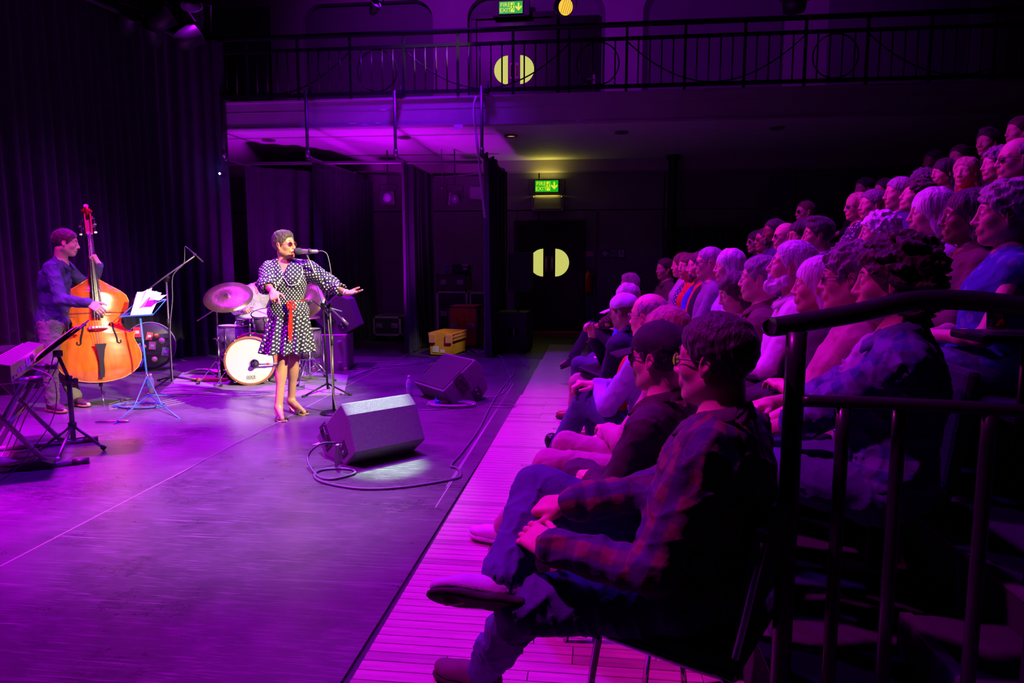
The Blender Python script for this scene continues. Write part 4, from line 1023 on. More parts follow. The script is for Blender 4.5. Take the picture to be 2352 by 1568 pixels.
        bt = MB(); bt.lathe([(0, .006), (.008, .004), (.009, 0)], Vector(T+RH @ (np.array([-.012, 0, .139])*sc)-org), n=10); bt.build('cap_button', cap, root)
    PEOPLE.append(root)
    root['_T'] = T.tolist()
    del root['_T']
    return root, J, T, RH, RT, org
def shoe(root, an, tz, m_, sole_m, org, upv=None, hi=False, long_=1.0):
    if hi: m_ = m_[0]
    up_ = np.array([0, 0, 1.0]) if upv is None else unit(upv); fd = tz-an; fd = unit(fd-up_*(fd @ up_)); sd = np.cross(up_, fd); R = np.stack([fd, sd, up_], axis=1)
    gz = an-up_*.075      # floor under the ankle
    s = S(); w = lambda x, y, z: gz+R @ np.array([x, y, z])
    s.ell(w(-.02, 0, .050), [.05, .036, .045], R, .03); s.ell(w(.05, 0, .045), [.08, .038, .040], R, .03); s.ell(w(.13, 0, .036), [.065, .043, .028], R, .03)
    s.cap(w(0, 0, .06), w(-.005, 0, .15 if hi else .09), .043, .046 if hi else .040, .02)
    s.fn(lambda x, y, z: -(((x-gz[0])*up_[0]+(y-gz[1])*up_[1]+(z-gz[2])*up_[2])-.022), k=.004)
    P, Q = s.mesh(.0065, (), waves(3, 60, .0015), origin=org); so = link('shoe', npmesh('shoe', P, Q), root, m_)
    t = S(); t.box(w(-.025, 0, .012), [.048, .037, .013], R, .010, .02); t.box(w(.05, 0, .012), [.07, .036, .013], R, .010, .02); t.ell(w(.13, 0, .012), [.072, .048, .016], R, .02)
    t.fn(lambda x, y, z: -(((x-gz[0])*up_[0]+(y-gz[1])*up_[1]+(z-gz[2])*up_[2])+.0), k=.002)
    P, Q = t.mesh(.0065, (), None, origin=org); link('sole', npmesh('sole', P, Q), so, sole_m)
    lc = MB()
    for i in range(4):
        x = .045+.018*i; z = .083-.008*i
        lc.tube([Vector(w(x, -.02, z-.004)-org), Vector(w(x+.006, 0, z+.004)-org), Vector(w(x, .02, z-.004)-org)], .0022, 5)
    lc.build('laces', mat('shoe lace', (.35, .3, .35), .8), so)
    return so
def hd(px, py, d):
    """head centre from the pixel of the ear/eye line and the distance along the view axis"""
    r = _ray(px, py); return np.array([0, 0, CAMZ])+r/1568*d
def sit(head, ang, fz=None, lean=.10, sc=1.0, wrL=None, wrR=None, poleL=None, poleR=None, legs='plain', seat=.45, fem=False, twist=0.0, thigh=.42, side=0.0):
    """seated figure hung from its head. ang: heading of the trunk in degrees (180 faces the stage). wr*: wrist in the seated frame (x forward, y left, z up from pelvis)"""
    a = math.radians(ang); R = rz3(a); sw = (.150 if fem else .178)*sc
    f = R[:, 0]; l = R[:, 1]; up = np.array([0, 0, 1.0]); nl = head-f*(.035)*sc-up*.150*sc
    tr = .47*sc; chest = nl-up*.17*sc+f*.0; pel = nl-up*tr*math.cos(lean)+f*tr*math.sin(lean)+l*side
    chest = nl*.62+pel*.38+f*-.01
    J = dict(head=head, neck=nl, chest=chest, pelvis=pel, fwd=f)
    tl = rz3(twist)@l; J['shL'] = nl+tl*sw-up*.082*sc; J['shR'] = nl-tl*sw-up*.082*sc
    wl = np.array(wrL if wrL is not None else (.24, .03, .12))*1.0; wr = np.array(wrR if wrR is not None else (.26, -.02, .10))
    for sd, w_, sg, pole in (('L', wl, 1, poleL), ('R', wr, -1, poleR)):
        tg = pel+R @ w_; el, tg = ik(J['sh'+sd], tg, .285*sc, .255*sc, R @ np.array(pole if pole is not None else (-.3, sg*.8, -.7))); J['el'+sd] = el; J['wr'+sd] = tg
    J['base'] = np.array([0, 0, fz if fz is not None else pel[2]-seat-.09])
    z0 = J['base'][2]
    for sd, sg in (('L', 1), ('R', -1)):
        J['hip'+sd] = pel+l*sg*.09*sc-up*.02+f*.02
        kn = J['hip'+sd]+f*thigh*sc+l*sg*.05+up*.0; kn[2] = z0+.52*sc
        an = kn+f*.04; an[2] = z0+.085
        if legs == 'fwd': an = kn+f*.18; an[2] = z0+.085
        if legs in ('crossL', 'crossR') and legs[-1] == sd:
            kn = J['hip'+sd]+f*.40*sc-l*sg*.07+up*.16; an = kn+f*.24-l*sg*.05; an[2] = kn[2]-.36
        J['kn'+sd] = kn; J['an'+sd] = an; dirt = f.copy()
        if legs[-1:] == sd and legs.startswith('cross'): dirt = unit(f-up*.45)
        J['toe'+sd] = an+dirt*.17-up*(.045 if not (legs.startswith('cross') and legs[-1] == sd) else .03)
        J['footup'+sd] = up if not (legs.startswith('cross') and legs[-1] == sd) else unit(up+f*.5)
    return J
# ------------------------------------------------------------------ seating tiers (people sit on these)
ROWX = [.33, 1.02, 1.72, 2.42, 3.10, 3.78]
ROWZ = [0, .24, .47, .73, 1.0, 1.27]
carpet = mat('dark tier carpet', (.03, .028, .035), .9, bump=.3, bscale=90)
tread = mat('tier nosing', (.10, .09, .12), .5)
Y0, Y1 = 2.15, 11.3
def tier_start(i): return ROWX[i]-.42+.05
for i in range(1, 6):
    xa = ROWX[i]-.48; xb = xa+.70 if i < 5 else xa+3.4
    m = MB().box(((xa+xb)/2, (Y0-.25+Y1)/2, ROWZ[i]/2), (xb-xa, Y1-Y0+.25, ROWZ[i]))
    o = struct('floor_tier', m, carpet)
    m = MB().box((xa+.02, (Y0-.25+Y1)/2, ROWZ[i]+.002), (.05, Y1-Y0+.25, .008)); struct('trim_nosing', m, tread)
seatm = mat('dark blue seat fabric', (.03, .03, .07), .9, bump=.3, bscale=120)
for i in range(1, 6):
    z = ROWZ[i]; x = ROWX[i]
    t = thing('bench_seat', ['', 'upholstered bench of the second row', 'upholstered bench of the third row', 'upholstered bench of the fourth row', 'upholstered bench of the fifth row', 'upholstered bench of the sixth row at the back'][i], 'bench', (x, 6.6, z), 0, 'tiered benches')
    MB().box((.02, .1, .40), (.42, 8.6, .07), bev=.03).build('seat', seatm, t)
    MB().box((.235, .1, .62), (.05, 8.6, .42), R=rotm(0, .12, 0), bev=.02).build('backrest', seatm, t)
    lg = MB()
    lg.box((.12, -3.9, .18), (.10, .04, .36)); leg0 = lg.build('leg', M['iron'], t)
    for k in range(1, 9): c = leg0.copy(); COL.objects.link(c); c.location.y = k*.98
# ------------------------------------------------------------------ the crowd
C_ = cloth_mat
T_ = dict(navy=C_('navy cloth', (.035, .04, .12)), dnavy=C_('dark navy knit', (.02, .022, .05)), black=C_('black cloth', (.018, .018, .02)), white=C_('white shirt cloth', (.62, .6, .62)), ltblue=C_('light blue shirt', (.30, .36, .60)),
  charcoal=C_('charcoal cloth', (.05, .05, .055)), brown=C_('brown jacket cloth', (.10, .05, .045)), olive=C_('olive green cloth', (.10, .11, .06)), pinkt=C_('dusty pink top', (.42, .20, .24)), lilac=C_('lilac shirt', (.4, .34, .5)),
  jeans=C_('blue denim', (.06, .08, .20)), ltjeans=C_('light denim', (.16, .22, .48)), chino=C_('beige chino', (.42, .28, .22)), pinktr=C_('pale pink trousers', (.38, .17, .26)), leg=C_('navy leggings', (.03, .03, .08)), greyt=C_('grey knit', (.2, .19, .22)),
  polka=C_('navy polka dress', (.03, .03, .14), pattern='dots', col2=(.6, .6, .75), scale=34), floral=C_('dark floral blouse', (.03, .03, .06), pattern='floral', col2=(.5, .36, .42), scale=38), bflor=C_('blue floral top', (.03, .05, .34), pattern='floral', col2=(.10, .28, .40), scale=16),
  dots=C_('blue dotted shirt', (.025, .03, .16), pattern='dots', col2=(.5, .5, .7), scale=38), lace=C_('dark patterned lace', (.03, .02, .02), pattern='floral', col2=(.3, .15, .12), scale=60), red=C_('red cardigan cloth', (.5, .03, .02)), blue=C_('bright blue cloth', (.03, .12, .5)),
  bplaid=C_('dark blue check shirt', (.03, .05, .22), pattern='plaid', col2=(.07, .06, .20), col3=(.16, .12, .34), scale=90))
def W_(L=None, R=None): return L, R
rows = [
 # row, px, py, depth, label, kwargs(person), kwargs(sit)
 (1, 1955, 640, 2.55, 'grey woman in glasses with crossed bare forearms behind the curly-haired man', dict(fem=True, hair='shortcurly', hc='salt', top=T_['pinkt'], sleeve='elbow', specs=True, bottom=T_['charcoal'], q=1.2, neckline='v'), dict(wrL=(.20, -.10, .17), wrR=(.24, .12, .14))),
 (1, 1882, 655, 2.95, 'woman with long grey hair and fringe in a dark jacket', dict(fem=True, hair='longfringe', hc='white', top=T_['black'], bottom=T_['charcoal'], q=1.2, hpit=.0), {}),
 (1, 1818, 612, 3.35, 'white-bearded man in a white shirt looking up', dict(hair='slick', hc='white', beard=('white', 1.25), top=T_['white'], neckline='collar', bottom=T_['charcoal'], q=1.25, hpit=-.18), {}),
 (1, 1745, 640, 3.75, 'man with slicked grey hair in a dark brown jacket', dict(hair='slick', hc='salt', top=T_['brown'], bottom=T_['black'], q=1.3, neckline='collar', bulk=1.05), {}),
 (1, 1690, 672, 4.15, 'young woman with long straight dark hair looking down', dict(fem=True, hair='long', hc='brown', top=T_['white'], bottom=T_['black'], q=1.4, hpit=.30, hyaw=.2), dict(lean=-.10, wrL=(.36, .05, .10))),
 (1, 1675, 612, 5.0, 'woman with straight white-blond hair beside the grey-haired man in glasses', dict(fem=True, hair='bob', hc='white', top=T_['lilac'], bottom=T_['navy'], q=1.5), {}),
 (1, 1628, 604, 5.3, 'smiling man in thin glasses with cropped grey hair and dark gilet', dict(hair='crop', hc='grey', top=T_['greyt'], specs=True, bottom=T_['black'], q=1.5, open_front=T_['black']), {}),
 (1, 1606, 612, 5.9, 'dark-bearded smiling man in a blue shirt under a red jacket', dict(hair='short', hc='brown', beard=('brown', .85), top=T_['red'], open_front=T_['blue'], neckline='v', bottom=T_['navy'], q=1.6), {}),
 (1, 1581, 612, 6.5, 'brown-haired woman in a polka dot dress and red cardigan', dict(fem=True, hair='long', hc='midbrown', top=T_['red'], open_front=T_['polka'], neckline='v', bottom=T_['polka'], q=1.7, hyaw=.35), {}),
 (1, 1566, 609, 7.1, 'woman in a pale blouse half hidden behind the polka dot dress', dict(fem=True, hair='bob', hc='midbrown', top=T_['lilac'], bottom=T_['black'], q=1.8), {}),
 (1, 1527, 618, 8.0, 'dark-haired man in an olive polo shirt alone at the end of his row', dict(hair='short', hc='brown', top=T_['olive'], sleeve='short', neckline='collar', bottom=T_['black'], q=1.9, hyaw=.15), {}),
 (2, 2310, 492, 2.75, 'woman with short curly grey hair in a blue floral sleeveless top', dict(fem=True, hair='shortcurly', hc='grey', top=T_['bflor'], sleeve='none', neckline='v', bottom=T_['jeans'], q=1.2, bulk=1.18, nose=1.4), {}),
 (2, 2222, 498, 3.15, 'woman with long black hair in a plum jacket', dict(skin='dark', fem=True, hair='long', hc='black', top=T_['brown'], neckline='v', bottom=T_['black'], q=1.25), {}),
 (2, 2140, 490, 3.5, 'woman with a pale grey bob in a lilac top', dict(fem=True, hair='bob', hc='white', top=T_['lilac'], bottom=T_['navy'], q=1.3), {}),
 (2, 2018, 536, 4.15, 'woman with short wavy white hair holding a pale blue bag', dict(fem=True, hair='shortcurly', hc='white', top=T_['greyt'], sleeve='none', bottom=T_['jeans'], q=1.4), dict(wrL=(.34, .05, .05))),
 (2, 1878, 540, 5.05, 'young man with a black quiff in a blue dotted shirt', dict(skin='mid', hair='quiff', hc='black', top=T_['dots'], neckline='collar', bottom=T_['black'], q=1.4), {}),
 (2, 1840, 540, 5.6, 'dark-haired woman between the bald man and the young man with a quiff', dict(fem=True, skin='mid', hair='long', hc='black', top=T_['black'], bottom=T_['black'], q=1.6, hpit=.12, hyaw=.25), {}),
 (2, 1803, 543, 6.1, 'bald man in glasses and a light blue shirt', dict(hair='bald', hc='white', top=T_['ltblue'], specs=True, neckline='collar', bottom=T_['black'], q=1.5), {}),
 (2, 1777, 532, 6.6, 'tall dark-skinned man with a short beard behind the bald man', dict(skin='dark', hair='crop', hc='black', beard=('black', .8), top=T_['navy'], bottom=T_['black'], q=1.7), {}),
 (2, 1757, 550, 7.1, 'young person in black-rimmed glasses in the third row', dict(skin='mid', hair='crop', hc='black', top=T_['greyt'], specs=True, bottom=T_['black'], q=1.7), {}),
 (2, 1737, 556, 7.6, 'woman in dark sunglasses at the far end of the third row', dict(fem=True, hair='bob', hc='black', top=T_['black'], specs=True, bottom=T_['black'], q=1.8), {}),
 (3, 2337, 366, 3.9, 'bald man in glasses at the right of the fourth row', dict(hair='fringe', hc='salt', top=T_['black'], specs=True, bottom=T_['black'], q=1.5), {}),
 (3, 2105, 452, 5.0, 'dark-haired woman with her chin raised above the grey bob', dict(fem=True, hair='shortcurly', hc='brown', top=T_['navy'], bottom=T_['black'], q=1.5, hpit=-.25), {}),
 (3, 2064, 445, 5.3, 'older man with receding grey hair in a navy jacket', dict(hair='slick', hc='grey', top=T_['navy'], neckline='collar', bottom=T_['black'], q=1.5), {}),
 (3, 2003, 470, 5.8, 'grey-haired man in black leaning beside the woman in a floral blouse', dict(hair='short', hc='salt', top=T_['black'], bottom=T_['black'], q=1.6), {}),
 (3, 1968, 475, 6.25, 'fair-haired woman in glasses and a dark floral blouse', dict(fem=True, hair='bob', hc='blond', top=T_['floral'], sleeve='short', specs=True, neckline='v', bottom=T_['black'], q=1.6), dict(wrL=(.24, -.1, .16))),
 (3, 1849, 487, 7.6, 'man in dark glasses alone above the young man with a quiff', dict(hair='crop', hc='midbrown', top=T_['brown'], specs=True, bottom=T_['black'], q=1.8), {}),
 (4, 2290, 378, 5.2, 'woman with grey curls in the fifth row', dict(fem=True, hair='shortcurly', hc='salt', top=T_['brown'], bottom=T_['black'], q=1.6), {}),
 (4, 2218, 396, 5.6, 'fair-haired woman facing the camera in the fifth row', dict(fem=True, hair='long', hc='blond', top=T_['red'], bottom=T_['black'], q=1.7, hyaw=.6), {}),
 (4, 2168, 397, 6.0, 'woman with a black fringe in the fifth row', dict(fem=True, hair='longfringe', hc='black', top=T_['black'], bottom=T_['black'], q=1.7, hyaw=.2), {}),
 (4, 2120, 420, 6.5, 'bowed grey-haired head below the woman with the black fringe', dict(hair='shortcurly', hc='salt', top=T_['black'], bottom=T_['black'], q=1.8, hpit=.4), {}),
 (4, 2030, 438, 7.2, 'dim face between two grey-haired men in the fifth row', dict(hair='short', hc='black', top=T_['black'], bottom=T_['black'], q=1.9), {}),
 (4, 1985, 434, 7.7, 'dim face above the fair-haired woman in glasses', dict(hair='short', hc='black', top=T_['black'], bottom=T_['black'], q=1.9), {}),
 (5, 2340, 302, 6.0, 'dim man at the top right of the crowd', dict(hair='short', hc='brown', top=T_['black'], bottom=T_['black'], q=1.8), {}),
 (5, 2268, 328, 6.4, 'dim dark-haired man alone in the back row', dict(hair='quiff', hc='black', top=T_['black'], bottom=T_['black'], q=1.8, hyaw=.4), {}),
 (5, 2203, 362, 6.9, 'dim face in the back row above the fair-haired woman', dict(hair='short', hc='brown', top=T_['black'], bottom=T_['black'], q=1.9, hyaw=.4), {}),
 (5, 2143, 372, 7.3, 'dim dark-skinned man at the left end of the back row', dict(skin='dark', hair='crop', hc='black', top=T_['black'], bottom=T_['black'], q=1.9), {}),
]
for i, (r, px, py, d, lab, kp, ks) in enumerate(rows):
    H = hd(px, py, d); kp = dict(kp); ks = dict(ks)
    aim = math.degrees(math.atan2(6.0-H[1], -2.7-H[0])) % 360; ang = 180+(aim-180)*.45+random.uniform(-4, 4); ang = max(150, min(200, ang))
    fz = ROWZ[r]; ks.setdefault('seat', .45)
    J = sit(H, ang, fz=fz, fem=kp.get('fem', False), lean=ks.pop('lean', .12), **ks)
    kp.setdefault('hyaw', math.radians((aim-ang)*.25)); kp.setdefault('hands', d < 6.5); kp.setdefault('shoes', M['bplast'] if d < 8 else None)
    person(J, lab, seed=i+10, group='seated audience on the tiers', **kp)
# ------------------------------------------------------------------ front row and its chairs
seatpl = mat('black chair upholstery', (.02, .02, .025), .8, bump=.2)
def chair(x, y, ang, lab):
    t = thing('stacking_chair', lab, 'chair', (x, y, 0), math.radians(ang), 'front row stacking chairs')
    MB().box((0, 0, .44), (.44, .44, .05), bev=.02).build('seat', seatpl, t)
    MB().box((-.225, 0, .66), (.04, .34, .26), R=rotm(0, -.15, 0), bev=.018).build('backrest', seatpl, t)
    for sy in (-1, 1):
        MB().tube(smooth_path([(.21, sy*.225, 0.01), (.16, sy*.225, .40), (.12, sy*.225, .42), (-.18, sy*.225, .42), (-.20, sy*.20, .45), (-.25, sy*.17, .76)], 4), .011, 8).build('side_frame', M['chrome'], t)
        MB().tube(smooth_path([(-.26, sy*.225, 0.01), (-.20, sy*.225, .38), (-.15, sy*.225, .42)], 4), .011, 8).build('leg', M['chrome'], t)
    MB().tube([(.17, -.225, .395), (.17, .225, .395)], .009, 8).build('crossbar', M['chrome'], t)
    return t
plaid = C_('dark plaid flannel shirt', (.045, .03, .11), pattern='plaid', col2=(.15, .07, .06), col3=(.02, .02, .07), scale=88)
navyj = C_('dark jacket cloth', (.035, .022, .03)); pinkh = C_('pink hoodie fleece', (.42, .17, .28))
shoeb = mat('black boot leather', (.02, .02, .025), .25); tan = mat('brown shoe leather', (.22, .07, .05), .35); clog = mat('white clog rubber', (.6, .55, .6), .5); canvas = mat('pale canvas shoe', (.50, .48, .62), .8, bump=.2, bscale=90); dsh = mat('dark suede shoe', (.10, .05, .07), .7)
def front(px, py, d, ang, lab, pk, **ks):
    H = hd(px, py, d); J = sit(H, ang, fz=0.0, fem=pk.get('fem', False), **ks); pk.setdefault('hyaw', 0.0)
    return H, J
# A: plaid shirt, ankle crossed over the knee
H, J = front(1640, 828, 1.85, 152, '', {}, lean=.16)
pel = J['pelvis']
up = np.array([0, 0, 1.0])
J['knR'] = np.array([-.15, 2.06, .72]); J['hipR'] = pel+np.array([-.02, .10, .03]); J['anR'] = np.array([-.235, 1.80, .545]); J['toeR'] = np.array([-.375, 1.74, .515]); J['footupR'] = unit(np.array([.02, .75, .62]))
J['hipL'] = pel+np.array([-.06, -.10, -.02]); J['knL'] = np.array([-.17, 1.80, .475]); J['anL'] = np.array([-.335, 2.10, .085]); J['toeL'] = np.array([-.50, 2.17, .035])
for sd, wp, pole in (('L', hd(1262, 1255, 1.84), (.25, -.55, -1)), ('R', hd(1300, 1158, 1.98), (.3, .3, -1))):
    el, wr = ik(J['sh'+sd], wp, .30, .285, pole); J['el'+sd] = el; J['wr'+sd] = wr
person(J, 'man in glasses and a dark plaid shirt with one ankle over his knee', hair='short', hc='black', top=plaid, neckline='collar', bottom=T_['jeans'], shoes=dict(R=canvas, L=dsh), sole=M['rubber'], specs=True, q=.72,
       hyaw=-.06, seed=77, bulk=1.18, topscale=1.5, folds=.0065, group='front row audience', hpose=dict(L=dict(d=hd(1170, 1195, 2.0)-J['wrL'], n=(.1, -.75, .62), curl=.30), R=dict(d=hd(1175, 1165, 2.08)-J['wrR'], n=(.1, -.35, .9), curl=.3)))
chair(J['pelvis'][0]-.02, J['pelvis'][1], 152, 'chrome-legged chair under the man in the plaid shirt')
specsd = True
F_ = [
 ((1512, 822, 2.5, 150), 'person in a black baseball cap and glasses with a dark jacket', dict(hair='short', hc='black', cap=C_('black cap cloth', (.012, .012, .02)), top=navyj, neckline='collar', specs=True, bottom=T_['charcoal'], shoes=dsh, q=.85, bulk=1.05), dict(lean=.1, thigh=.38)),
 ((1530, 770, 3.05, 150), 'woman with streaked fair hair in a pink hoodie and pale pink trousers', dict(fem=True, hair='bob', hc='streak', top=pinkh, bottom=T_['pinktr'], shoes=clog, sole=clog, q=.95, hpit=.1), dict(wrL=(.33, -.02, .14), wrR=(.35, .02, .10), lean=.0, legs='plain')),
 ((1490, 727, 3.55, 148), 'balding man in glasses, light blue shirt, orange scarf, jeans and black boots', dict(hair='fringe', hc='salt', top=T_['ltblue'], neckline='v', specs=True, bottom=T_['jeans'], shoes=(shoeb,), q=1.0), dict(wrL=(.36, -.02, .20), wrR=(.38, -.0, .22), lean=-.05, legs='crossL')),
 ((1432, 716, 5.0, 150), 'person in a white cap and navy jacket resting chin on hand, bag on lap', dict(hair='short', hc='midbrown', cap=C_('white cap cloth', (.55, .5, .58)), top=T_['dnavy'], neckline='collar', bottom=T_['chino'], shoes=tan, q=1.3, hpit=.1), dict(lean=-.25, wrL=(.33, -.05, .10), wrR=(.37, .06, .40))),
 ((1440, 684, 5.9, 152), 'person with short grey hair in a bright blue top behind the white cap', dict(hair='bob', hc='grey', fem=True, top=T_['blue'], bottom=T_['navy'], shoes=tan, q=1.5), dict(lean=-.05)),
 ((1446, 655, 7.4, 158), 'man with receding short hair, patterned dark top and sandals at the row end', dict(hair='crew', hc='salt', top=T_['lace'], sleeve='elbow', bottom=T_['leg'], shoes=mat('black sandal', (.03, .03, .05), .5), q=1.6), dict(lean=.10, wrL=(.40, .05, .14), legs='crossL')),
]
for i, (hp, lab, pk, ks) in enumerate(F_):
    H = hd(*hp[:3]); J = sit(H, hp[3], fz=0.0, fem=pk.get('fem', False), **ks); pk = dict(pk); pk.setdefault('hyaw', -.05)
    if i == 1:
        J['knL'] = np.array([-.17, 2.98, .52]); J['knR'] = np.array([-.10, 3.22, .54]); J['anL'] = np.array([-.42, 3.27, .095]); J['anR'] = np.array([-.20, 3.45, .085]); J['toeL'] = J['anL']+np.array([-.15, .07, -.045]); J['toeR'] = J['anR']+np.array([-.14, .09, -.045])
    if i == 2: pk['hpose'] = dict(L=dict(curl=.7, thumb=.9), R=dict(curl=.75, thumb=.9))
    if i == 3: pk['hpose'] = dict(R=dict(curl=1.0, d=(-.2, .1, 1), n=(.5, .4, 0)))
    r_, J, T, RH, RT, org = person(J, lab, seed=90+i, group='front row audience', **pk)
    chair(J['pelvis'][0]-.02, J['pelvis'][1], hp[3], ['chair under the person in the black cap', 'chair under the woman in the pink hoodie', 'chair under the balding man in jeans', 'chair under the person in the white cap', 'chair under the person in the bright blue top', 'chair at the far end of the front row'][i])
    if i == 2:   # orange scarf ends and bracelet
        sc_ = MB(); Rm = Matrix([list(r) for r in RT]); nk = Vector(J['neck']-org)
        for sy in (1,):
            pts = smooth_path([nk+Rm @ V(-.07, 0, .02), nk+Rm @ V(-.02, sy*.07, .01), nk+Rm @ V(.12, sy*.07, -.08), nk+Rm @ V(.165, sy*.07, -.22), nk+Rm @ V(.17, sy*.06, -.36)], 5)
            sc_.tube(pts, [.02+.018*k/len(pts) for k in range(len(pts))], 10)
        sc_.build('scarf', T_['red'], r_)
        w_ = Vector(J['wrL']-org); dr = Vector(unit(J['wrL']-J['elL'])); o1 = dr.orthogonal().normalized(); o2 = dr.cross(o1)
        MB().tube([w_-dr*.03+(o1*math.cos(a)+o2*math.sin(a))*.033 for a in np.linspace(0, 2*PI, 20, endpoint=False)], .004, 6, close=True).build('bracelet', M['chrome'], r_)
    if i == 3:   # satchel on the lap
        p = J['pelvis']+J['fwd']*.30+up*.12
        b = thing('satchel', 'dark leather satchel on the lap of the person in the white cap', 'bag', p.tolist(), math.radians(150))
        lm = mat('dark purple-brown leather', (.035, .02, .04), .35, bump=.1)
        Rb = rotm(0, -.25, 0); MB().box((0, 0, 0), (.24, .36, .085), R=Rb, bev=.03).build('body', lm, b); MB().box((.03, .0, .045), (.20, .37, .02), R=Rb, bev=.008).build('flap', lm, b)
        st = MB().tube(smooth_path([(0, -.17, .03), (-.12, -.22, .12), (-.26, -.18, .30)], 6), .012, 6).build('strap', lm, b)
        MB().box((-.11, -.215, .115), (.05, .012, .05)).build('buckle', M['steel'], st)
# curly-haired man at the near end of the second row
H = hd(2050, 648, 2.12); J = sit(H, 158, fz=ROWZ[1], lean=.05, wrL=(.40, .04, .10), wrR=(.42, -.03, .09))
person(J, 'man with big dark curly hair in a blue check overshirt behind the near handrail', hair='curly', hc='brown', top=T_['bplaid'], open_front=T_['lilac'], neckline='collar', bottom=T_['jeans'], q=.85, seed=55, bulk=1.1, hyaw=-.02, sleeve='elbow', folds=.006, shoes=dsh, group='seated audience on the tiers')
# ------------------------------------------------------------------ near handrail in front of the aisle
def rtube(name, pts, r, parent, org, m_=M['rail']): return MB().tube(shift(smooth_path(pts, 8), org), r, 14).build(name, m_, parent)
pb = Vector(hd(1830, 770, 1.78)); o_ = V(pb.x, pb.y, 0)
t = thing('handrail', 'black steel handrail and balusters close by at the right of the aisle', 'railing', o_)
tp = [Vector(hd(*q_)) for q_ in ((1772, 750, 1.80), (1795, 748, 1.80), (1960, 720, 1.78), (2080, 693, 1.76), (2160, 688, 1.74), (2260, 693, 1.70), (2420, 715, 1.62), (2560, 740, 1.55))]
rtube('top_rail', tp, .026, t, o_)
lp = [Vector(hd(*q_)) for q_ in ((1842, 920, 1.78), (2080, 928, 1.70), (2352, 944, 1.60), (2500, 955, 1.55))]
rtube('lower_rail', lp, .016, t, o_)
rtube('post', [V(pb.x, pb.y, .0), V(pb.x, pb.y, pb.z+.01)], .026, t, o_)
for px, dd in ((1938, 1.75), (2068, 1.72), (2275, 1.63), (2420, 1.58)):
    p = Vector(hd(px, 935, dd)); rtube('baluster', [V(p.x, p.y, .02), V(p.x, p.y, p.z)], .017, t, o_)
# aisle steps below the rail
st_m = mat('step carpet', (.035, .03, .05), .9, bump=.3, bscale=90)
for i in range(5):
    m = MB().box((.78+.34*i, 1.62-.0*i, (.12+.24*i)/2), (.34, .95, .12+.24*i)); struct('floor_aisle_step', m, st_m)
    m = MB().box((.63+.34*i, 1.62, .12+.24*i+.003), (.035, .95, .008)); struct('trim_step_nosing', m, mat('aluminium nosing', (.3, .3, .33), .35, metal=.8))
# amber drink in a plastic cup
c = hd(2292, 722, 2.35)
t = thing('beer_cup', 'plastic cup of amber beer behind the handrail', 'cup', (c-np.array([0, 0, .05])).tolist())
MB().lathe([(0, 0), (.030, 0), (.036, .105), (.0345, .105), (.029, .004), (0, .004)], n=24).build('cup', mat('clear cup plastic', (.95, .95, .95), .05, trans=1.0), t)
MB().lathe([(0, .006), (.0285, .006), (.0335, .085), (0, .085)], n=24).build('beer', mat('amber beer', (.75, .30, .02), .1, trans=.5), t)
t = thing('drink_shelf', 'dark arm rest holding the amber beer cup', 'shelf', (c-np.array([0, 0, .07])).tolist())
MB().box((.05, 0, -.005), (.30, .22, .03), bev=.01).build('board', M['iron'], t); MB().tube([(.1, 0, -.02), (.1, 0, -.50)], .015, 8).build('bracket', M['iron'], t)
c = hd(1962, 610, 3.9)
t = thing('blue_bag', 'pale blue bag held by the woman with short wavy white hair', 'bag', c.tolist())
MB().box((0, 0, -.06), (.12, .24, .20), bev=.03).build('body', mat('pale blue fabric', (.10, .22, .60), .7), t); MB().tube(smooth_path([(0, -.08, .04), (0, -.04, .12), (0, .04, .12), (0, .08, .04)], 5), .006, 6).build('handle', mat('pale blue strap', (.2, .35, .7), .6), t)
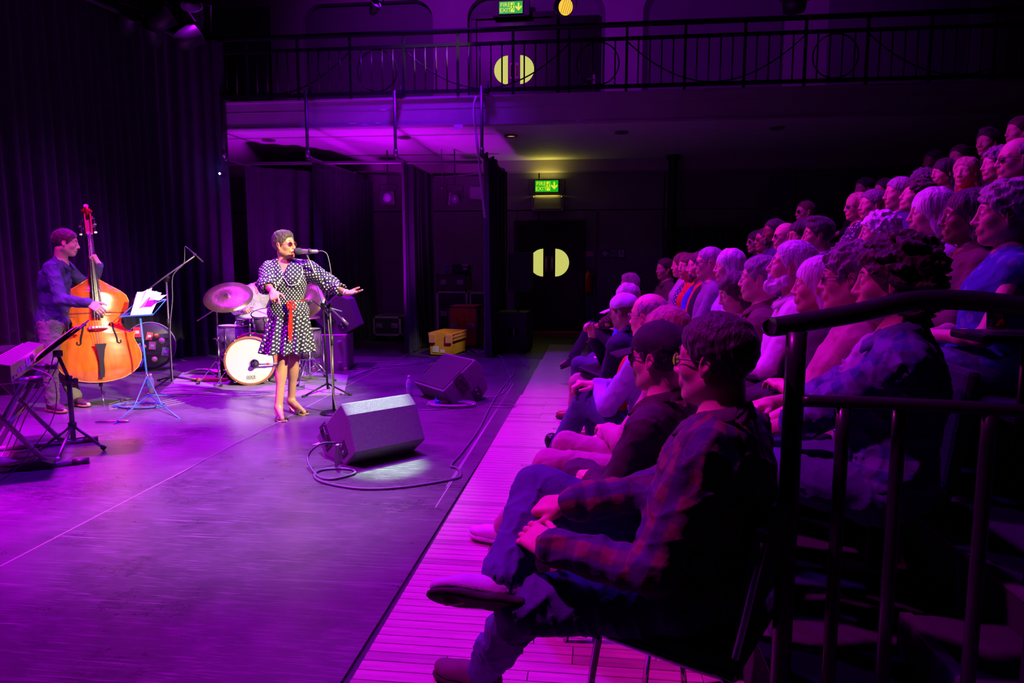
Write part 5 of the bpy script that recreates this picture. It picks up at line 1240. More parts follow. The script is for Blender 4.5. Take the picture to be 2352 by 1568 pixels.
# ------------------------------------------------------------------ floor monitors (wedges)
feltm = mat('worn speaker paint', (.17, .15, .17), .75, noise=.12, nscale=60, bump=.7, bscale=220)
grl = mat('speaker grille', (.04, .04, .045), .6, bump=.9, bscale=320)
def wedge(loc, rz, L_, lab, prof, hp=(.21, .21), jp=(.03, .10)):
    """local x = length of the cabinet, y = towards the performer"""
    t = thing('floor_monitor', lab, 'speaker', loc, rz, 'wedge monitors')
    mb = MB(); mb.prism(prof, (0, 1, 0), (0, 0, 1), (1, 0, 0), (0, 0, 0), L_)
    mb.build('cabinet', feltm, t, .012)
    # grille on the sloping face
    (a0, z0), (a1, z1) = prof[2], prof[3]
    d = V(0, a1-a0, z1-z0); n_ = V(0, -(d.z), d.y).normalized(); n_ = n_ if n_.y > 0 else -n_; u = d.normalized(); c = V(L_/2, (a0+a1)/2, (z0+z1)/2)+n_*.004
    Rg = Matrix((V(1, 0, 0), u, V(1, 0, 0).cross(u))).transposed()
    MB().box(c, (L_-.04, d.length-.05, .012), R=Rg, bev=.004).build('grille', grl, t)
    for x in (0, L_):
        s_ = -1 if x == 0 else 1
        h = MB(); h.box((x+s_*.002, hp[0], hp[1]), (.008, .115, .19), R=rotm(0, 0, -.62 if True else 0), bev=.003); ho = h.build('handle_plate', M['bplast'], t)
        b = MB(); Rr = rotm(0, 0, -.62); P = [V(0, .03, -.06), V(0, .03, .06), V(0, -.03, .06), V(0, -.03, -.06)]
        P = [Rr @ p+V(x+s_*.009, hp[0], hp[1]) for p in P]; b.tube(P, .006, 8, close=True); b.build('grip', mat('grip metal', (.12, .11, .12), .45, metal=.6), ho)
        for k in range(6):
            q = Rr @ V(0, (-.045 if k < 3 else .045), (-.075, 0, .075)[k % 3])+V(x+s_*.007, hp[0], hp[1])
            sc_ = MB().lathe([(0, -.003), (.005, -.002), (.005, .002), (0, .003)], q, R=rotm(0, PI/2, 0), n=6).build('screw', M['steel'], ho)
        j = MB().box((x+s_*.002, jp[0], jp[1]), (.008, .10, .10), R=rotm(0, 0, -.62), bev=.003).build('socket_plate', M['bplast'], t)
        for dz in (-.02, .025): MB().lathe([(.0, -.008), (.013, -.008), (.013, .008), (.0, .008)], (x+s_*.006, jp[0]+dz*.5, jp[1]+dz), R=rotm(0, PI/2, 0), n=12).build('socket', M['steel'], j)
    return t
prof1 = [(0.0, 0.0), (.312, 0.0), (.455, .125), (.045, .438), (-.045, .368), (-.155, .118)]
wedge((-1.697, 4.514, 0), math.radians(47.8), .575, 'large floor monitor nearest to the stage front, its top edge lit pale green', prof1, (.29, .155), (.02, .115))
prof2 = [(0.0, 0.0), (.312, 0.0), (.43, .15), (.045, .44), (-.035, .37), (-.11, .12)]
# second wedge: cabinet length runs away from the near side panel
t = wedge((-1.114, 6.814, 0), math.radians(131.8), .62, 'floor monitor with its handle plate and socket facing the front row', [(a, z) for a, z in prof2])
# ------------------------------------------------------------------ singer's microphone stand
def tripod(t, org, zh, R_, m_, n=3, a0=.3, r=.010, zc=None, parts='leg'):
    for k in range(n):
        a = a0+2*PI*k/n; MB().tube([V(0, 0, zh), V(R_*math.cos(a), R_*math.sin(a), .012)], r, 8).build('leg', m_, t)
        MB().tube([V(R_*.93*math.cos(a), R_*.93*math.sin(a), .012+zh*.07), V(R_*1.04*math.cos(a), R_*1.04*math.sin(a), .012)], r*1.5, 8).build('rubber_foot', M['rubber'], t)
b0 = onz(771, 950); b0.z = 0
Yb = b0.y
mp = at(757, 703, Yb); b0 = V(mp.x+.01, Yb, 0)
t = thing('microphone_stand', "straight microphone stand with long boom in front of the singer", 'stand', b0)
MB().lathe([(0, 0), (.125, 0), (.13, .008), (.12, .02), (.03, .03), (0, .03)], n=32).build('round_base', M['iron'], t)
MB().tube([V(0, 0, .02), V(0, 0, at(768, 790, Yb).z)], .012, 10).build('lower_tube', mat('bronze grey tube', (.16, .12, .11), .35, metal=.7), t)
MB().tube([V(0, 0, at(768, 790, Yb).z-.02), V(mp.x-b0.x, 0, mp.z)], .0085, 10).build('upper_tube', M['pipe'], t)
zc = at(765, 780, Yb).z; MB().tube([V(0, 0, zc-.05), V(0, 0, zc+.05)], .018, 12).build('clutch', M['bplast'], t)
MB().box(V(mp.x-b0.x, 0, mp.z), (.03, .04, .06), bev=.008).tube([V(mp.x-b0.x, -.04, mp.z), V(mp.x-b0.x, .03, mp.z)], .016, 10).build('boom_clamp', M['iron'], t)
bt = at(703, 581, 5.83); bb = at(799, 745, Yb+.12)
MB().tube(shift([bt, mp+V(0, -.02, 0), bb], b0), .0075, 10).build('boom', mat('bright boom', (.55, .5, .5), .3, metal=.9), t)
dr = (bb-mp).normalized(); MB().tube(shift([bb-dr*.09, bb], b0), .014, 10).build('counterweight', M['steel'], t)
m0 = at(684, 577, 5.80); m1 = at(730, 577, 5.86)
t = thing('microphone', "singer's handheld style microphone with dark foam head", 'microphone', m0)
dm = (m1-m0).normalized(); Rm_ = dm.to_track_quat('Z', 'Y').to_matrix()
MB().lathe([(0, -.035), (.018, -.032), (.028, -.018), (.031, 0), (.030, .022), (.022, .035), (0, .036)], R=Rm_, n=24).build('foam_head', mat('dark foam', (.06, .05, .06), .95, bump=.9, bscale=160), t)
MB().lathe([(.020, .03), (.022, .045), (.019, .10), (.0165, .165), (.010, .175), (0, .175)], R=Rm_, n=20).build('body', mat('champagne metal', (.62, .55, .5), .3, metal=.9), t)
MB().lathe([(.0195, .085), (.024, .088), (.024, .112), (.0195, .115)], R=Rm_, n=20).build('clip', M['bplast'], t)
cab = smooth_path([m1, m1+V(.05, 0, .0), m1+V(.085, .02, -.05), m1+V(.10, .04, -.25), at(752, 700, Yb-.03), at(758, 790, Yb-.03), at(763, 880, Yb-.02), b0+V(.03, -.02, .06), b0+V(.12, -.05, .012)])
t = tag(MB().tube(shift(cab, m1), .004, 6).build('microphone_cable', M['gcable'], None), "grey cable hanging from the singer's microphone down its stand", 'cable'); t.location = m1
# ------------------------------------------------------------------ tall boom stand by the blue music stand
p0 = onz(395, 882); Y = p0.y; top_ = at(382, 642, Y); p0 = V(p0.x, Y, 0)
t = thing('microphone_stand', 'tall boom microphone stand behind the blue music stand', 'stand', p0)
MB().tube([V(0, 0, .03), top_-p0], .011, 10).build('tube', M['pipe'], t); zc = at(388, 742, Y).z; MB().tube([V(-.0, 0, zc-.05), V(0, 0, zc+.05)], .017, 10).build('clutch', M['bplast'], t)
MB().box(top_-p0, (.05, .03, .05), bev=.008).tube(shift([top_+V(-.04, 0, .0), top_+V(.04, 0, .03)], p0), .02, 10).build('boom_clamp', M['iron'], t)
bo = [at(304, 692, Y-.05), top_+V(0, -.03, .03), at(447, 588, Y)]
MB().tube(shift(bo, p0), .0085, 10).build('boom', mat('grey boom', (.35, .32, .33), .4, metal=.7), t)
d_ = (bo[1]-bo[0]).normalized(); MB().tube(shift([bo[0], bo[0]+d_*.11], p0), .015, 10).build('counterweight', M['steel'], t)
tripod(t, p0, .09, .33, M['iron'], a0=2.6)
ma, mb_ = at(432, 571, Y), at(466, 601, Y)
t = thing('microphone', 'thin pencil microphone at the end of the tall boom', 'microphone', ma)
MB().tube([V(0, 0, 0), mb_-ma], .011, 12).build('body', M['bplast'], t); MB().box((mb_-ma)*.45, (.03, .035, .03), bev=.008).build('clip', M['steel'], t)
cb = smooth_path([ma, at(425, 566, Y), at(424, 580, Y), at(422, 605, Y-.02), at(405, 622, Y-.03), at(396, 640, Y-.03), at(396, 690, Y-.02), at(391, 750, Y-.02), at(394, 830, Y-.02), at(398, 885, Y-.03)])
t = tag(MB().tube(shift(cb, ma), .0045, 6).build('microphone_cable', M['gcable'], None), 'cable looping from the pencil microphone down the tall boom stand', 'cable'); t.location = ma
# ------------------------------------------------------------------ blue folding music stand with sheets
blu = mat('blue enamel', (.05, .22, .75), .35)
pm = onz(343, 948); Y = pm.y+.35; pm = V(at(341, 905, Y).x, Y, 0); tp_ = at(322, 728, Y)
t = thing('music_stand', 'blue folding music stand in front of the double bass', 'stand', pm)
MB().tube([V(0, 0, .18), tp_-pm], .010, 10).build('pole', blu, t)
hz = at(340, 905, Y).z
for (x, y_) in ((262, 975), (412, 962)):
    e = onz(x, y_); MB().tube([V(0, 0, .10), V(e.x-pm.x, e.y-pm.y, .006)], .006, 6).build('leg', blu, t)
    MB().tube([V(0, 0, .30), V((e.x-pm.x)*.45, (e.y-pm.y)*.45, .06)], .005, 6).build('brace', blu, t)
MB().tube([V(0, 0, .10), V(-.0, .42, .006)], .006, 6).build('leg', blu, t)
MB().tube([V(0, 0, .26), V(0, 0, .32)], .016, 10).build('collar', M['chrome'], t); MB().tube([V(0, 0, .08), V(0, 0, .12)], .014, 10).build('collar', M['chrome'], t)
Yd = Y-.02
c4 = [at(278, 726, Yd-.02), at(352, 722, Yd+.04), at(382, 687, Yd+.16), at(317, 691, Yd+.12)]
f = MB()
for a, b in ((0, 1), (1, 2), (2, 3), (3, 0), (0, 2), (1, 3)): f.tube(shift([c4[a], c4[b]], pm), .0045, 6)
f.tube(shift([c4[0].lerp(c4[1], .5), c4[2].lerp(c4[3], .5)], pm), .004, 6)
f.build('desk_frame', blu, t)
ledge = MB(); A_, B_ = c4[0]-pm, c4[1]-pm; ledge.box((A_+B_)/2+V(0, -.01, 0), ((B_-A_).length, .055, .012), R=basis(B_-A_).to_3x3()); ledge.build('ledge', blu, t)
def sheet(parent, P, org, nm='sheet', m_=M['paper'], bend=.01):
    """slightly curled sheet from four corners"""
    v = []; n = 5
    nn = (Vector(P[1])-Vector(P[0])).cross(Vector(P[3])-Vector(P[0])).normalized()
    for j in range(n+1):
        for i in range(n+1):
            u, w_ = i/n, j/n; p = (P[0]*(1-u)+P[1]*u)*(1-w_)+(P[3]*(1-u)+P[2]*u)*w_; v.append(p+nn*bend*math.sin(u*PI)*math.cos(w_*2)-Vector(org))
    f = [(j*(n+1)+i, j*(n+1)+i+1, (j+1)*(n+1)+i+1, (j+1)*(n+1)+i) for j in range(n) for i in range(n)]
    return v, f
sht = thing('sheet_music', 'loose white sheets of music on the blue music stand', 'paper', c4[0])
for k, (cs, dy) in enumerate((([(301, 727), (345, 724), (364, 668), (318, 670)], 0.0), ([(314, 724), (350, 721), (374, 672), (340, 664)], .012), ([(304, 722), (330, 724), (353, 660), (315, 675)], .02), ([(345, 690), (368, 690), (387, 676), (350, 678)], -.03))):
    P = [at(cs[0][0], cs[0][1], Yd-.0+dy), at(cs[1][0], cs[1][1], Yd+.04+dy), at(cs[2][0], cs[2][1], Yd+.16+dy), at(cs[3][0], cs[3][1], Yd+.13+dy)]
    P = [p-V(0, .02, 0) for p in P]
    v, f = sheet(None, P, c4[0]); link('sheet', npmesh('sheet', v, f), sht, M['paper'])
# ------------------------------------------------------------------ black music stand seen edge-on beside the keyboard
pk = onz(146, 1052); pk = V(pk.x-.01, pk.y+.12, 0); Y = pk.y
t = thing('music_stand', 'heavy black tripod music stand beside the keyboard', 'stand', pk)
tk = at(133, 815, Y)
MB().tube([V(0, 0, .10), V(0, 0, at(140, 865, Y).z)], .0175, 12).build('lower_tube', M['pipe'], t); MB().tube([V(0, 0, at(140, 870, Y).z), tk-pk], .0125, 12).build('upper_tube', M['pipe'], t)
zk = at(140, 872, Y).z; cl = MB().tube([V(0, 0, zk-.03), V(0, 0, zk+.03)], .024, 12); cl.tube([V(0, 0, zk), V(.055, -.01, zk)], .010, 8); cl.tube([V(.05, -.01, zk), V(.07, -.012, zk)], .018, 10); cl.build('clutch', M['bplast'], t)
hub = at(148, 975, Y).z; MB().tube([V(0, 0, hub-.03), V(0, 0, hub+.02)], .028, 12).build('hub', M['bplast'], t)
tape = mat('pale green tape', (.35, .75, .6), .6)
for (x, y_) in ((242, 1035), (82, 1045), (126, 1074)):
    e = onz(x, y_); e = V(e.x-pk.x, e.y-pk.y, .014); h_ = V(0, 0, hub); lg = MB().tube([h_, e], .011, 10).build('leg', M['pipe'], t)
    MB().tube([e+(h_-e)*.0, e+(h_-e)*.10], .017, 10).build('rubber_foot', M['rubber'], lg); MB().tube([e+(h_-e)*.14, e+(h_-e)*.19], .0118, 10).build('tape_band', tape, lg)
    MB().tube([V(0, 0, .11), e+(h_-e)*.52], .006, 6).build('brace', M['pipe'], t)
dk = [at(80, 832, Y-.20), at(192, 747, Y-.10), at(203, 734, Y+.24), at(90, 820, Y+.14)]
v, f = sheet(None, [dk[0], dk[1], dk[2], dk[3]], pk, bend=.0); o = link('desk', npmesh('desk', v, f), t, M['bplast']); o.modifiers.new('s', 'SOLIDIFY').thickness = .008
MB().box(tk-pk+V(0, 0, .01), (.05, .05, .05), bev=.01).build('tilt_head', M['bplast'], t)
sb = thing('songbook', 'thick open book of music on the black music stand', 'book', dk[0])
for k in range(7):
    o_ = V(.004, -.015, .006+.0032*k); s_ = 1-.06*abs(k-3)
    P = [dk[0]+o_+V(.01, 0, 0), dk[0].lerp(dk[1], .80*s_+.04*k)+o_, dk[3].lerp(dk[2], .80*s_)+o_, dk[3]+o_]
    v, f = sheet(None, P, dk[0], bend=.004+.001*k); link('page', npmesh('page', v, f), sb, M['paper'])
# ------------------------------------------------------------------ stage piano on its stand
kn, kf = V(-3.68, 3.93, .65), V(-4.37, 5.0, .65); L_ = (kf-kn).length; ax = (kf-kn).normalized(); ang = math.atan2(ax.y, ax.x)
t = thing('stage_piano', 'dark stage piano on a folding stand at the left edge', 'keyboard', (kn+kf)/2, ang-PI)
# local x = from far end to near end (towards the camera), local y: back of the instrument is +y?
kbm = mat('graphite keyboard case', (.10, .07, .09), .35)
Rt = rotm(0, 0, 0)
bk = t.matrix_basis.inverted() if False else None
yb = 0.0
poly = [(0, 0), (0, .12), (.10, .145), (.16, .115), (.33, .085), (.34, .02), (.33, 0)]   # (depth to the player, height)
# local +y axis points to -(normal); find sign so the player side lies at +y
t.rotation_euler = (0, 0, ang); # x along kn->kf, y = left of it = towards the player side (-x,-y)?
side = V(-ax.y, ax.x, 0)   # left of the axis
sgn = 1 if side.dot(V(-.84, -.54, 0)) > 0 else -1
MB().prism([(a*sgn, z) for a, z in poly], (0, 1, 0), (0, 0, 1), (1, 0, 0), (-L_/2, 0, 0), L_).build('case', kbm, t, .006)
kk = MB()
for i in range(52): kk.box((-L_/2+.05+(L_-.1)*(i+.5)/52, sgn*.255, .105), ((L_-.1)/52-.0015, .14, .02))
o = kk.build('white_keys', mat('ivory keys', (.6, .6, .58), .3), t); o['kind'] = 'stuff'
kk = MB()
for i in range(52):
    if i % 7 in (0, 1, 3, 4, 5): kk.box((-L_/2+.05+(L_-.1)*(i+1)/52, sgn*.22, .118), (.011, .09, .02))
o = kk.build('black_keys', M['bplast'], t); o['kind'] = 'stuff'
kk = MB()
for i in range(34): kk.box((-L_/2+.08+(L_-.16)*i/34, sgn*(.10+.02*(i % 2)), .138), (.018, .008, .008))
o = kk.build('sliders', mat('lit buttons', (.7, .4, .7), .4), t); o['kind'] = 'stuff'
wh = mat('white print', (.9, .9, .9), .5)
Rtx = Matrix((V(-1, 0, 0)*1, V(0, 0, 1), V(0, -sgn, 0))).transposed() if sgn > 0 else Matrix((V(1, 0, 0), V(0, 0, 1), V(0, 1, 0))).transposed()
Rtx = Matrix((V(0, 0, 1).cross(V(0, -sgn, 0)).normalized()*1, V(0, 0, 1), V(0, -sgn, 0))).transposed()
text('Roland', (-L_/2+.62, -sgn*.002, .060), .085, Rtx, wh, t, .001, 'maker_lettering'); text('RD-700GX', (-L_/2+.34, -sgn*.002, .045), .055, Rtx, wh, t, .001, 'model_lettering')
for x in (.06, .09, .16, .78, .84, .92, .98, 1.06): MB().lathe([(0, -.005), (.008, -.004), (.008, .004), (0, .004)], (-L_/2+x, -sgn*.004, .03), R=rotm(0, 0, PI/2), n=10).build('socket', M['steel'], t)
MB().box((-L_/2+.72, -sgn*.002, .075), (.10, .006, .045)).build('label_plate', M['black'], t)
kst = thing('keyboard_stand', 'grey folding stand with two tiers of arms under the stage piano', 'stand', V(kn.x*.5+kf.x*.5, kn.y*.5+kf.y*.5, 0), ang)
tubem = mat('grey stand tube', (.30, .27, .30), .38, metal=.2)
def kt(a, b, nm, r=.0195): return MB().tube([a, b], r, 12).build(nm, tubem, kst)
for xx, nm in ((-.36, 'near'), (.30, 'far')):
    kt(V(xx, -sgn*.09, .627), V(xx, sgn*.34, .627), 'support_arm'); MB().tube([V(xx, -sgn*.13, .627), V(xx, -sgn*.05, .627)], .026, 12).build('end_cap', M['bplast'], kst)
    kt(V(xx, -sgn*.32, .02), V(xx, sgn*.40, .02), 'foot'); MB().tube([V(xx, -sgn*.36, .02), V(xx, -sgn*.26, .02)], .026, 12).build('end_cap', M['bplast'], kst)
    kt(V(xx, sgn*.30, .62), V(xx, -sgn*.12, .03), 'cross_leg', .018); kt(V(xx+.045, -sgn*.02, .62), V(xx+.045, sgn*.30, .03), 'cross_leg', .018)
kt(V(-.36, sgn*.10, .33), V(.30, sgn*.10, .33), 'crossbar', .015)
kc = smooth_path([V(-3.86, 4.3, .69), V(-3.66, 4.25, .62), V(-3.63, 4.2, .4), V(-3.7, 4.1, .2), V(-3.8, 3.9, .01), V(-4.0, 3.7, .006)])
o = tag(MB().tube(shift(kc, kc[0]), .004, 6).build('keyboard_cable', M['cable'], None), 'black cable hanging from the back of the stage piano', 'cable'); o.location = kc[0]
for k, dx in enumerate((0, .05)):
    kc = smooth_path([at(124, 812, 4.75)+V(dx, 0, 0), at(113, 850, 4.7)+V(dx, 0, 0), at(80, 905, 4.6)+V(dx, 0, 0), at(45, 955, 4.5)+V(dx, 0, 0), onz(5, 1045, .006)+V(dx, 0, 0), onz(-60, 1100, .006)])
    o = tag(MB().tube(shift(kc, kc[0]), .0045, 6).build('keyboard_cable', mat('pale green cable', (.3, .4, .3), .5), None), ['upper', 'lower'][k]+' pale green cable sloping down behind the stage piano', 'cable'); o.location = kc[0]
# sustain pedal
pp = onz(78, 1078)
t = thing('sustain_pedal', 'small black sustain pedal on the floor beside the keyboard player\'s shoe', 'pedal', (pp.x, pp.y, 0), math.radians(25))
MB().prism([(-.13, 0), (.13, 0), (.13, .035), (.06, .065), (-.02, .055), (-.13, .02)], (1, 0, 0), (0, 0, 1), (0, 1, 0), (0, -.045, .006), .09).build('housing', M['bplast'], t, .006)
MB().box((-.06, 0, .062), (.17, .06, .012), R=rotm(0, -.12, 0), bev=.004).build('treadle', M['steel'], t)
# ------------------------------------------------------------------ water bottles
def bottle(p, lab):
    t = thing('water_bottle', lab, 'bottle', p, 0, 'water bottles on the stage')
    MB().lathe([(0, 0), (.028, 0), (.032, .01), (.030, .03), (.033, .05), (.031, .07), (.033, .09), (.033, .13), (.030, .15), (.016, .18), (.0125, .19), (.0125, .205), (0, .205)], n=24).build('bottle', mat('clear plastic', (.9, .93, .95), .06, trans=.55), t)
    MB().lathe([(.0332, .09), (.0334, .092), (.0334, .128), (.0332, .13)], n=24).build('label', mat('bottle label', (.45, .6, .75), .5), t)
    MB().lathe([(.0145, .193), (.0150, .195), (.0150, .213), (.013, .216), (0, .216)], n=20).build('cap', M['paper'], t)
bottle(onz(348, 903, .004), 'clear water bottle on the floor behind the blue music stand')
bottle(onz(940, 908, .004), 'clear water bottle between the two floor monitors')
# ------------------------------------------------------------------ rug under the drums
rugm = mat('purple-grey carpet tile', (.30, .26, .30), .95, noise=.15, nscale=90, bump=.6, bscale=300)
P = [onz(x, y_, .005) for x, y_ in ((366, 905), (640, 912), (790, 905), (800, 862), (640, 850), (420, 856))]
o = tag(MB().prism([(p.x-P[0].x, p.y-P[0].y) for p in P], (1, 0, 0), (0, 1, 0), (0, 0, 1), (0, 0, .004), .008).build('drum_rug', rugm), 'worn grey-purple rug under the drum kit', 'rug'); o.location = (P[0].x, P[0].y, 0)
# ------------------------------------------------------------------ drum kit
chr_ = M['chrome']; shellm = mat('violet sparkle drum shell', (.12, .06, .16), .22, noise=.5, nscale=12, coat=.6)
headm = mat('white drumhead', (.80, .82, .80), .35); hoopm = mat('copper coloured hoop', (.55, .20, .10), .3, coat=.5)
bc = at(575, 834, 7.38); bR = .272
ax_ = V(.42, -1, .0).normalized(); Rb = ax_.to_track_quat('Z', 'Y').to_matrix()
bc.z = bR+.022
t = thing('bass_drum', 'bass drum with a plain white front head and copper hoop', 'drum', (bc.x, bc.y, .012)); z_ = V(0, 0, bc.z-.012)
MB().lathe([(bR-.012, -.44), (bR-.008, -.44), (bR-.008, 0), (bR-.014, 0)], z_, R=Rb, n=48).build('shell', shellm, t)
hd_ = MB(); hole = V(.085, -.02, 0); n = 40; ring = []; inn = []
for k in range(n):
    a = 2*PI*k/n; ring.append(Rb @ V((bR-.01)*math.cos(a), (bR-.01)*math.sin(a), .004)+z_)
# port hole placed to the lower right as seen from the front
side_ = V(0, 0, 1).cross(ax_).normalized()
ctr = side_*.045+V(0, 0, -.035)
for k in range(n):
    a = 2*PI*k/n; q = Rb @ V(math.cos(a), math.sin(a), 0); inn.append(ctr+q*.052+z_+ax_*.004)
hd_.add(ring+inn, [(k, (k+1) % n, n+(k+1) % n, n+k) for k in range(n)]); hd_.build('front_head', headm, t)
MB().tube([p+ax_*.003 for p in inn], .005, 8, close=True).build('port_ring', mat('port ring', (.55, .45, .55), .4), t)
MB().lathe([(bR-.012, -.03), (bR+.012, -.03), (bR+.014, .0), (bR+.012, .022), (bR-.010, .022)], z_, R=Rb, n=48).build('front_hoop', hoopm, t)
MB().lathe([(bR-.010, -.46), (bR+.012, -.46), (bR+.012, -.41), (bR-.010, -.41)], z_, R=Rb, n=48).build('rear_hoop', hoopm, t)
for k in range(10):
    a = 2*PI*(k+.5)/10; q = Rb @ V(math.cos(a), math.sin(a), 0)
    g_ = MB().box(z_+q*(bR+.018)+ax_*.008, (.035, .02, .035), R=Rb, bev=.006); g_.tube([z_+q*(bR+.016)+ax_*.01, z_+q*(bR+.012)-ax_*.12], .004, 6); g_.box(z_+q*(bR+.006)-ax_*.13, (.022, .03, .045), R=Rb, bev=.006); g_.build('claw_hook', chr_, t)
Rtx2 = Matrix((side_, V(0, 0, 1), ax_)).transposed(); blk = mat('black print', (.03, .03, .04), .5)
text('GOCE', z_+ax_*.0075+V(0, 0, -.185)+side_*.0, .036, Rtx2, blk, t, .0006); text('AMSTER DRUMS', z_+ax_*.0075+V(0, 0, -.208)+side_*0, .014, Rtx2, blk, t, .0006)
for s_ in (-1, 1): MB().tube([z_+side_*s_*(bR-.02)-ax_*.12+V(0, 0, -.10), z_+side_*s_*(bR+.12)-ax_*.02+V(0, 0, -bR-.005)], .007, 8).build('spur', chr_, t)
MB().box(z_+V(0, 0, bR+.01)-ax_*.16, (.08, .07, .03), bev=.01).tube([z_+V(0, 0, bR)-ax_*.16, z_+V(0, 0, bR+.20)-ax_*.16], .013, 10).build('tom_mount', chr_, t)
# mic at the bass drum port
pm_ = Vector(bc)+ctr+ax_*.07+side_*.015
t = thing('microphone', 'round microphone aimed at the bass drum port', 'microphone', pm_)
MB().lathe([(0, -.032), (.020, -.027), (.031, -.012), (.032, .010), (.026, .026), (0, .034)], R=Rb, n=20).build('capsule', M['bplast'], t)
MB().tube([V(.0, 0, 0), side_*.10+V(0, 0, .0), side_*.30+V(0, 0, .005)], .009, 8).build('arm', M['steel'], t); MB().tube([side_*.12, side_*.155], .012, 8).build('red_band', mat('red tape', (.7, .05, .05), .5), t)
MB().tube([side_*.30+V(0, 0, .02), side_*.31+V(0, 0, -bc.z-ctr.z+.03)], .009, 8).build('post', M['iron'], t)
def drum(c, r, h, lab, tilt=(0, 0), head='white drumhead', legs=0, name='tom_drum', nl=6):
    t = thing(name, lab, 'drum', (c.x, c.y, 0 if legs else c.z)); b_ = V(0, 0, c.z if legs else 0); R = rotm(0, tilt[0], tilt[1])
    MB().lathe([(r-.004, 0), (r, 0), (r, h), (r-.004, h)], b_, R=R, n=36).build('shell', shellm, t)
    MB().lathe([(0, h+.006), (r-.002, h+.006)], b_, R=R, n=36).build('top_head', headm, t); MB().lathe([(0, -.004), (r-.002, -.004)], b_, R=R, n=36).build('bottom_head', headm, t)
    for z in (-.008, h-.004): MB().lathe([(r-.002, z), (r+.009, z), (r+.009, z+.016), (r-.002, z+.016)], b_, R=R, n=36).build('rim', chr_, t)
    for k in range(nl):
        a = 2*PI*k/nl; q = V(math.cos(a)*(r+.012), math.sin(a)*(r+.012), 0)
        l_ = MB().tube([b_+R @ (q+V(0, 0, .01)), b_+R @ (q+V(0, 0, h))], .0035, 6); l_.box(b_+R @ (q+V(0, 0, h*.5)), (.022, .022, .05), R=R @ rotm(a), bev=.005); l_.build('lug', chr_, t)
    for k in range(legs):
        a = 2*PI*k/legs+.5; q = V(math.cos(a)*(r+.02), math.sin(a)*(r+.02), 0); MB().tube([V(q.x, q.y, c.z+h*.6), V(q.x, q.y, .07), V(q.x*1.1, q.y*1.1, .012)], .006, 8).build('leg', chr_, t)
    return t
ft = at(540, 820, 7.85); drum(V(ft.x, ft.y, .27), .185, .38, 'floor tom in violet finish beside the bass drum', legs=3, name='floor_tom', nl=8)
rt_ = at(612, 755, 7.65); drum(V(rt_.x, rt_.y, rt_.z), .13, .20, 'small rack tom partly hidden behind the polka dot dress', tilt=(0, .35), name='rack_tom')
sn = at(590, 748, 8.0); drum(V(sn.x-.10, sn.y+.05, sn.z-.02), .17, .13, 'snare drum in front of the drummer', tilt=(0, .1), name='snare_drum', nl=8)
drum(V(at(700, 800, 7.85).x, 7.9, .27), .18, .34, 'second floor tom behind the singer\'s dress', legs=3, name='floor_tom', nl=8)
cym = mat('aged bronze cymbal', (.45, .26, .22), .28, metal=.85, noise=.25, nscale=6, bump=.25, bscale=40)
def cymbal(c, r, R, lab, foot, top_, m_=cym, arm=None):
    t = thing('cymbal', lab, 'cymbal', c); pr = [(0.006, .030), (.02, .028), (.035, .016), (.045, .010), (r*.6, .004), (r, -.006), (r, -.0075), (.04, .0085), (.006, .028)]
    MB().lathe(pr, R=R, n=48).build('plate', m_, t); MB().tube([R @ V(0, 0, .02), R @ V(0, 0, .055)], .006, 8).tube([R @ V(0, 0, .03), R @ V(0, 0, .045)], .013, 8).build('wing_nut', chr_, t); MB().tube([R @ V(0, 0, -.005), R @ V(0, 0, -.06)], .011, 8).build('felt', M['rubber'], t)
    return t
c1 = at(524, 681, 7.25); Rc = rotm(0, .20, .62)
cymbal(c1, .265, Rc, 'large tilted ride cymbal left of the drummer', None, None)
s0 = onz(507, 868); s0 = V(s0.x, c1.y+.10, 0); s0.x = at(505, 868, s0.y).x
t = thing('cymbal_stand', 'chrome boom stand under the large tilted cymbal', 'stand', s0)
ct = at(497, 708, s0.y); MB().tube([V(0, 0, .05), V(0, 0, .55)], .0125, 10).build('lower_tube', chr_, t); MB().tube([V(0, 0, .5), V(ct.x-s0.x, 0, ct.z)], .0095, 10).build('upper_tube', chr_, t)
cw = at(452, 737, s0.y-.12); MB().tube(shift([cw, ct, c1+Rc @ V(0, 0, -.05)], s0), .0075, 8).build('boom', mat('bright boom', (.55, .5, .5), .3, metal=.9), t)
for z in (ct.z, .55, .28): MB().tube([V((ct.x-s0.x)*(z/ct.z), 0, z-.022), V((ct.x-s0.x)*(z/ct.z), 0, z+.022)], .021, 10).tube([V(-.02, 0, z), V(-.055, -.01, z)], .007, 6).build('clamp', chr_, t)
for e in (onz(455, 885), onz(508, 890), V(s0.x+.1, s0.y+.36, 0)):
    MB().tube([V(0, 0, .34), V(e.x-s0.x, e.y-s0.y, .012)], .008, 8).build('leg', chr_, t); MB().tube([V(0, 0, .10), V((e.x-s0.x)*.5, (e.y-s0.y)*.5, .175)], .005, 6).build('brace', chr_, t)
    MB().tube([V((e.x-s0.x)*.95, (e.y-s0.y)*.95, .03), V((e.x-s0.x)*1.04, (e.y-s0.y)*1.04, .012)], .016, 8).build('rubber_foot', M['rubber'], t)
c2 = at(705, 690, 7.6); cymbal(c2, .235, rotm(0, -.35, 1.0), 'dark crash cymbal showing behind the singer\'s arm', None, None)
c3 = at(700, 727, 7.9); cymbal(c3, .18, rotm(0, 0.05, .06), 'pair of hi-hat cymbals behind the dress', None, None)
MB().lathe([(0.03, -.035), (.18, -.018), (.18, -.016), (.03, -.02)], n=40).build('bottom_plate', cym, bpy.data.objects['cymbal.002'])
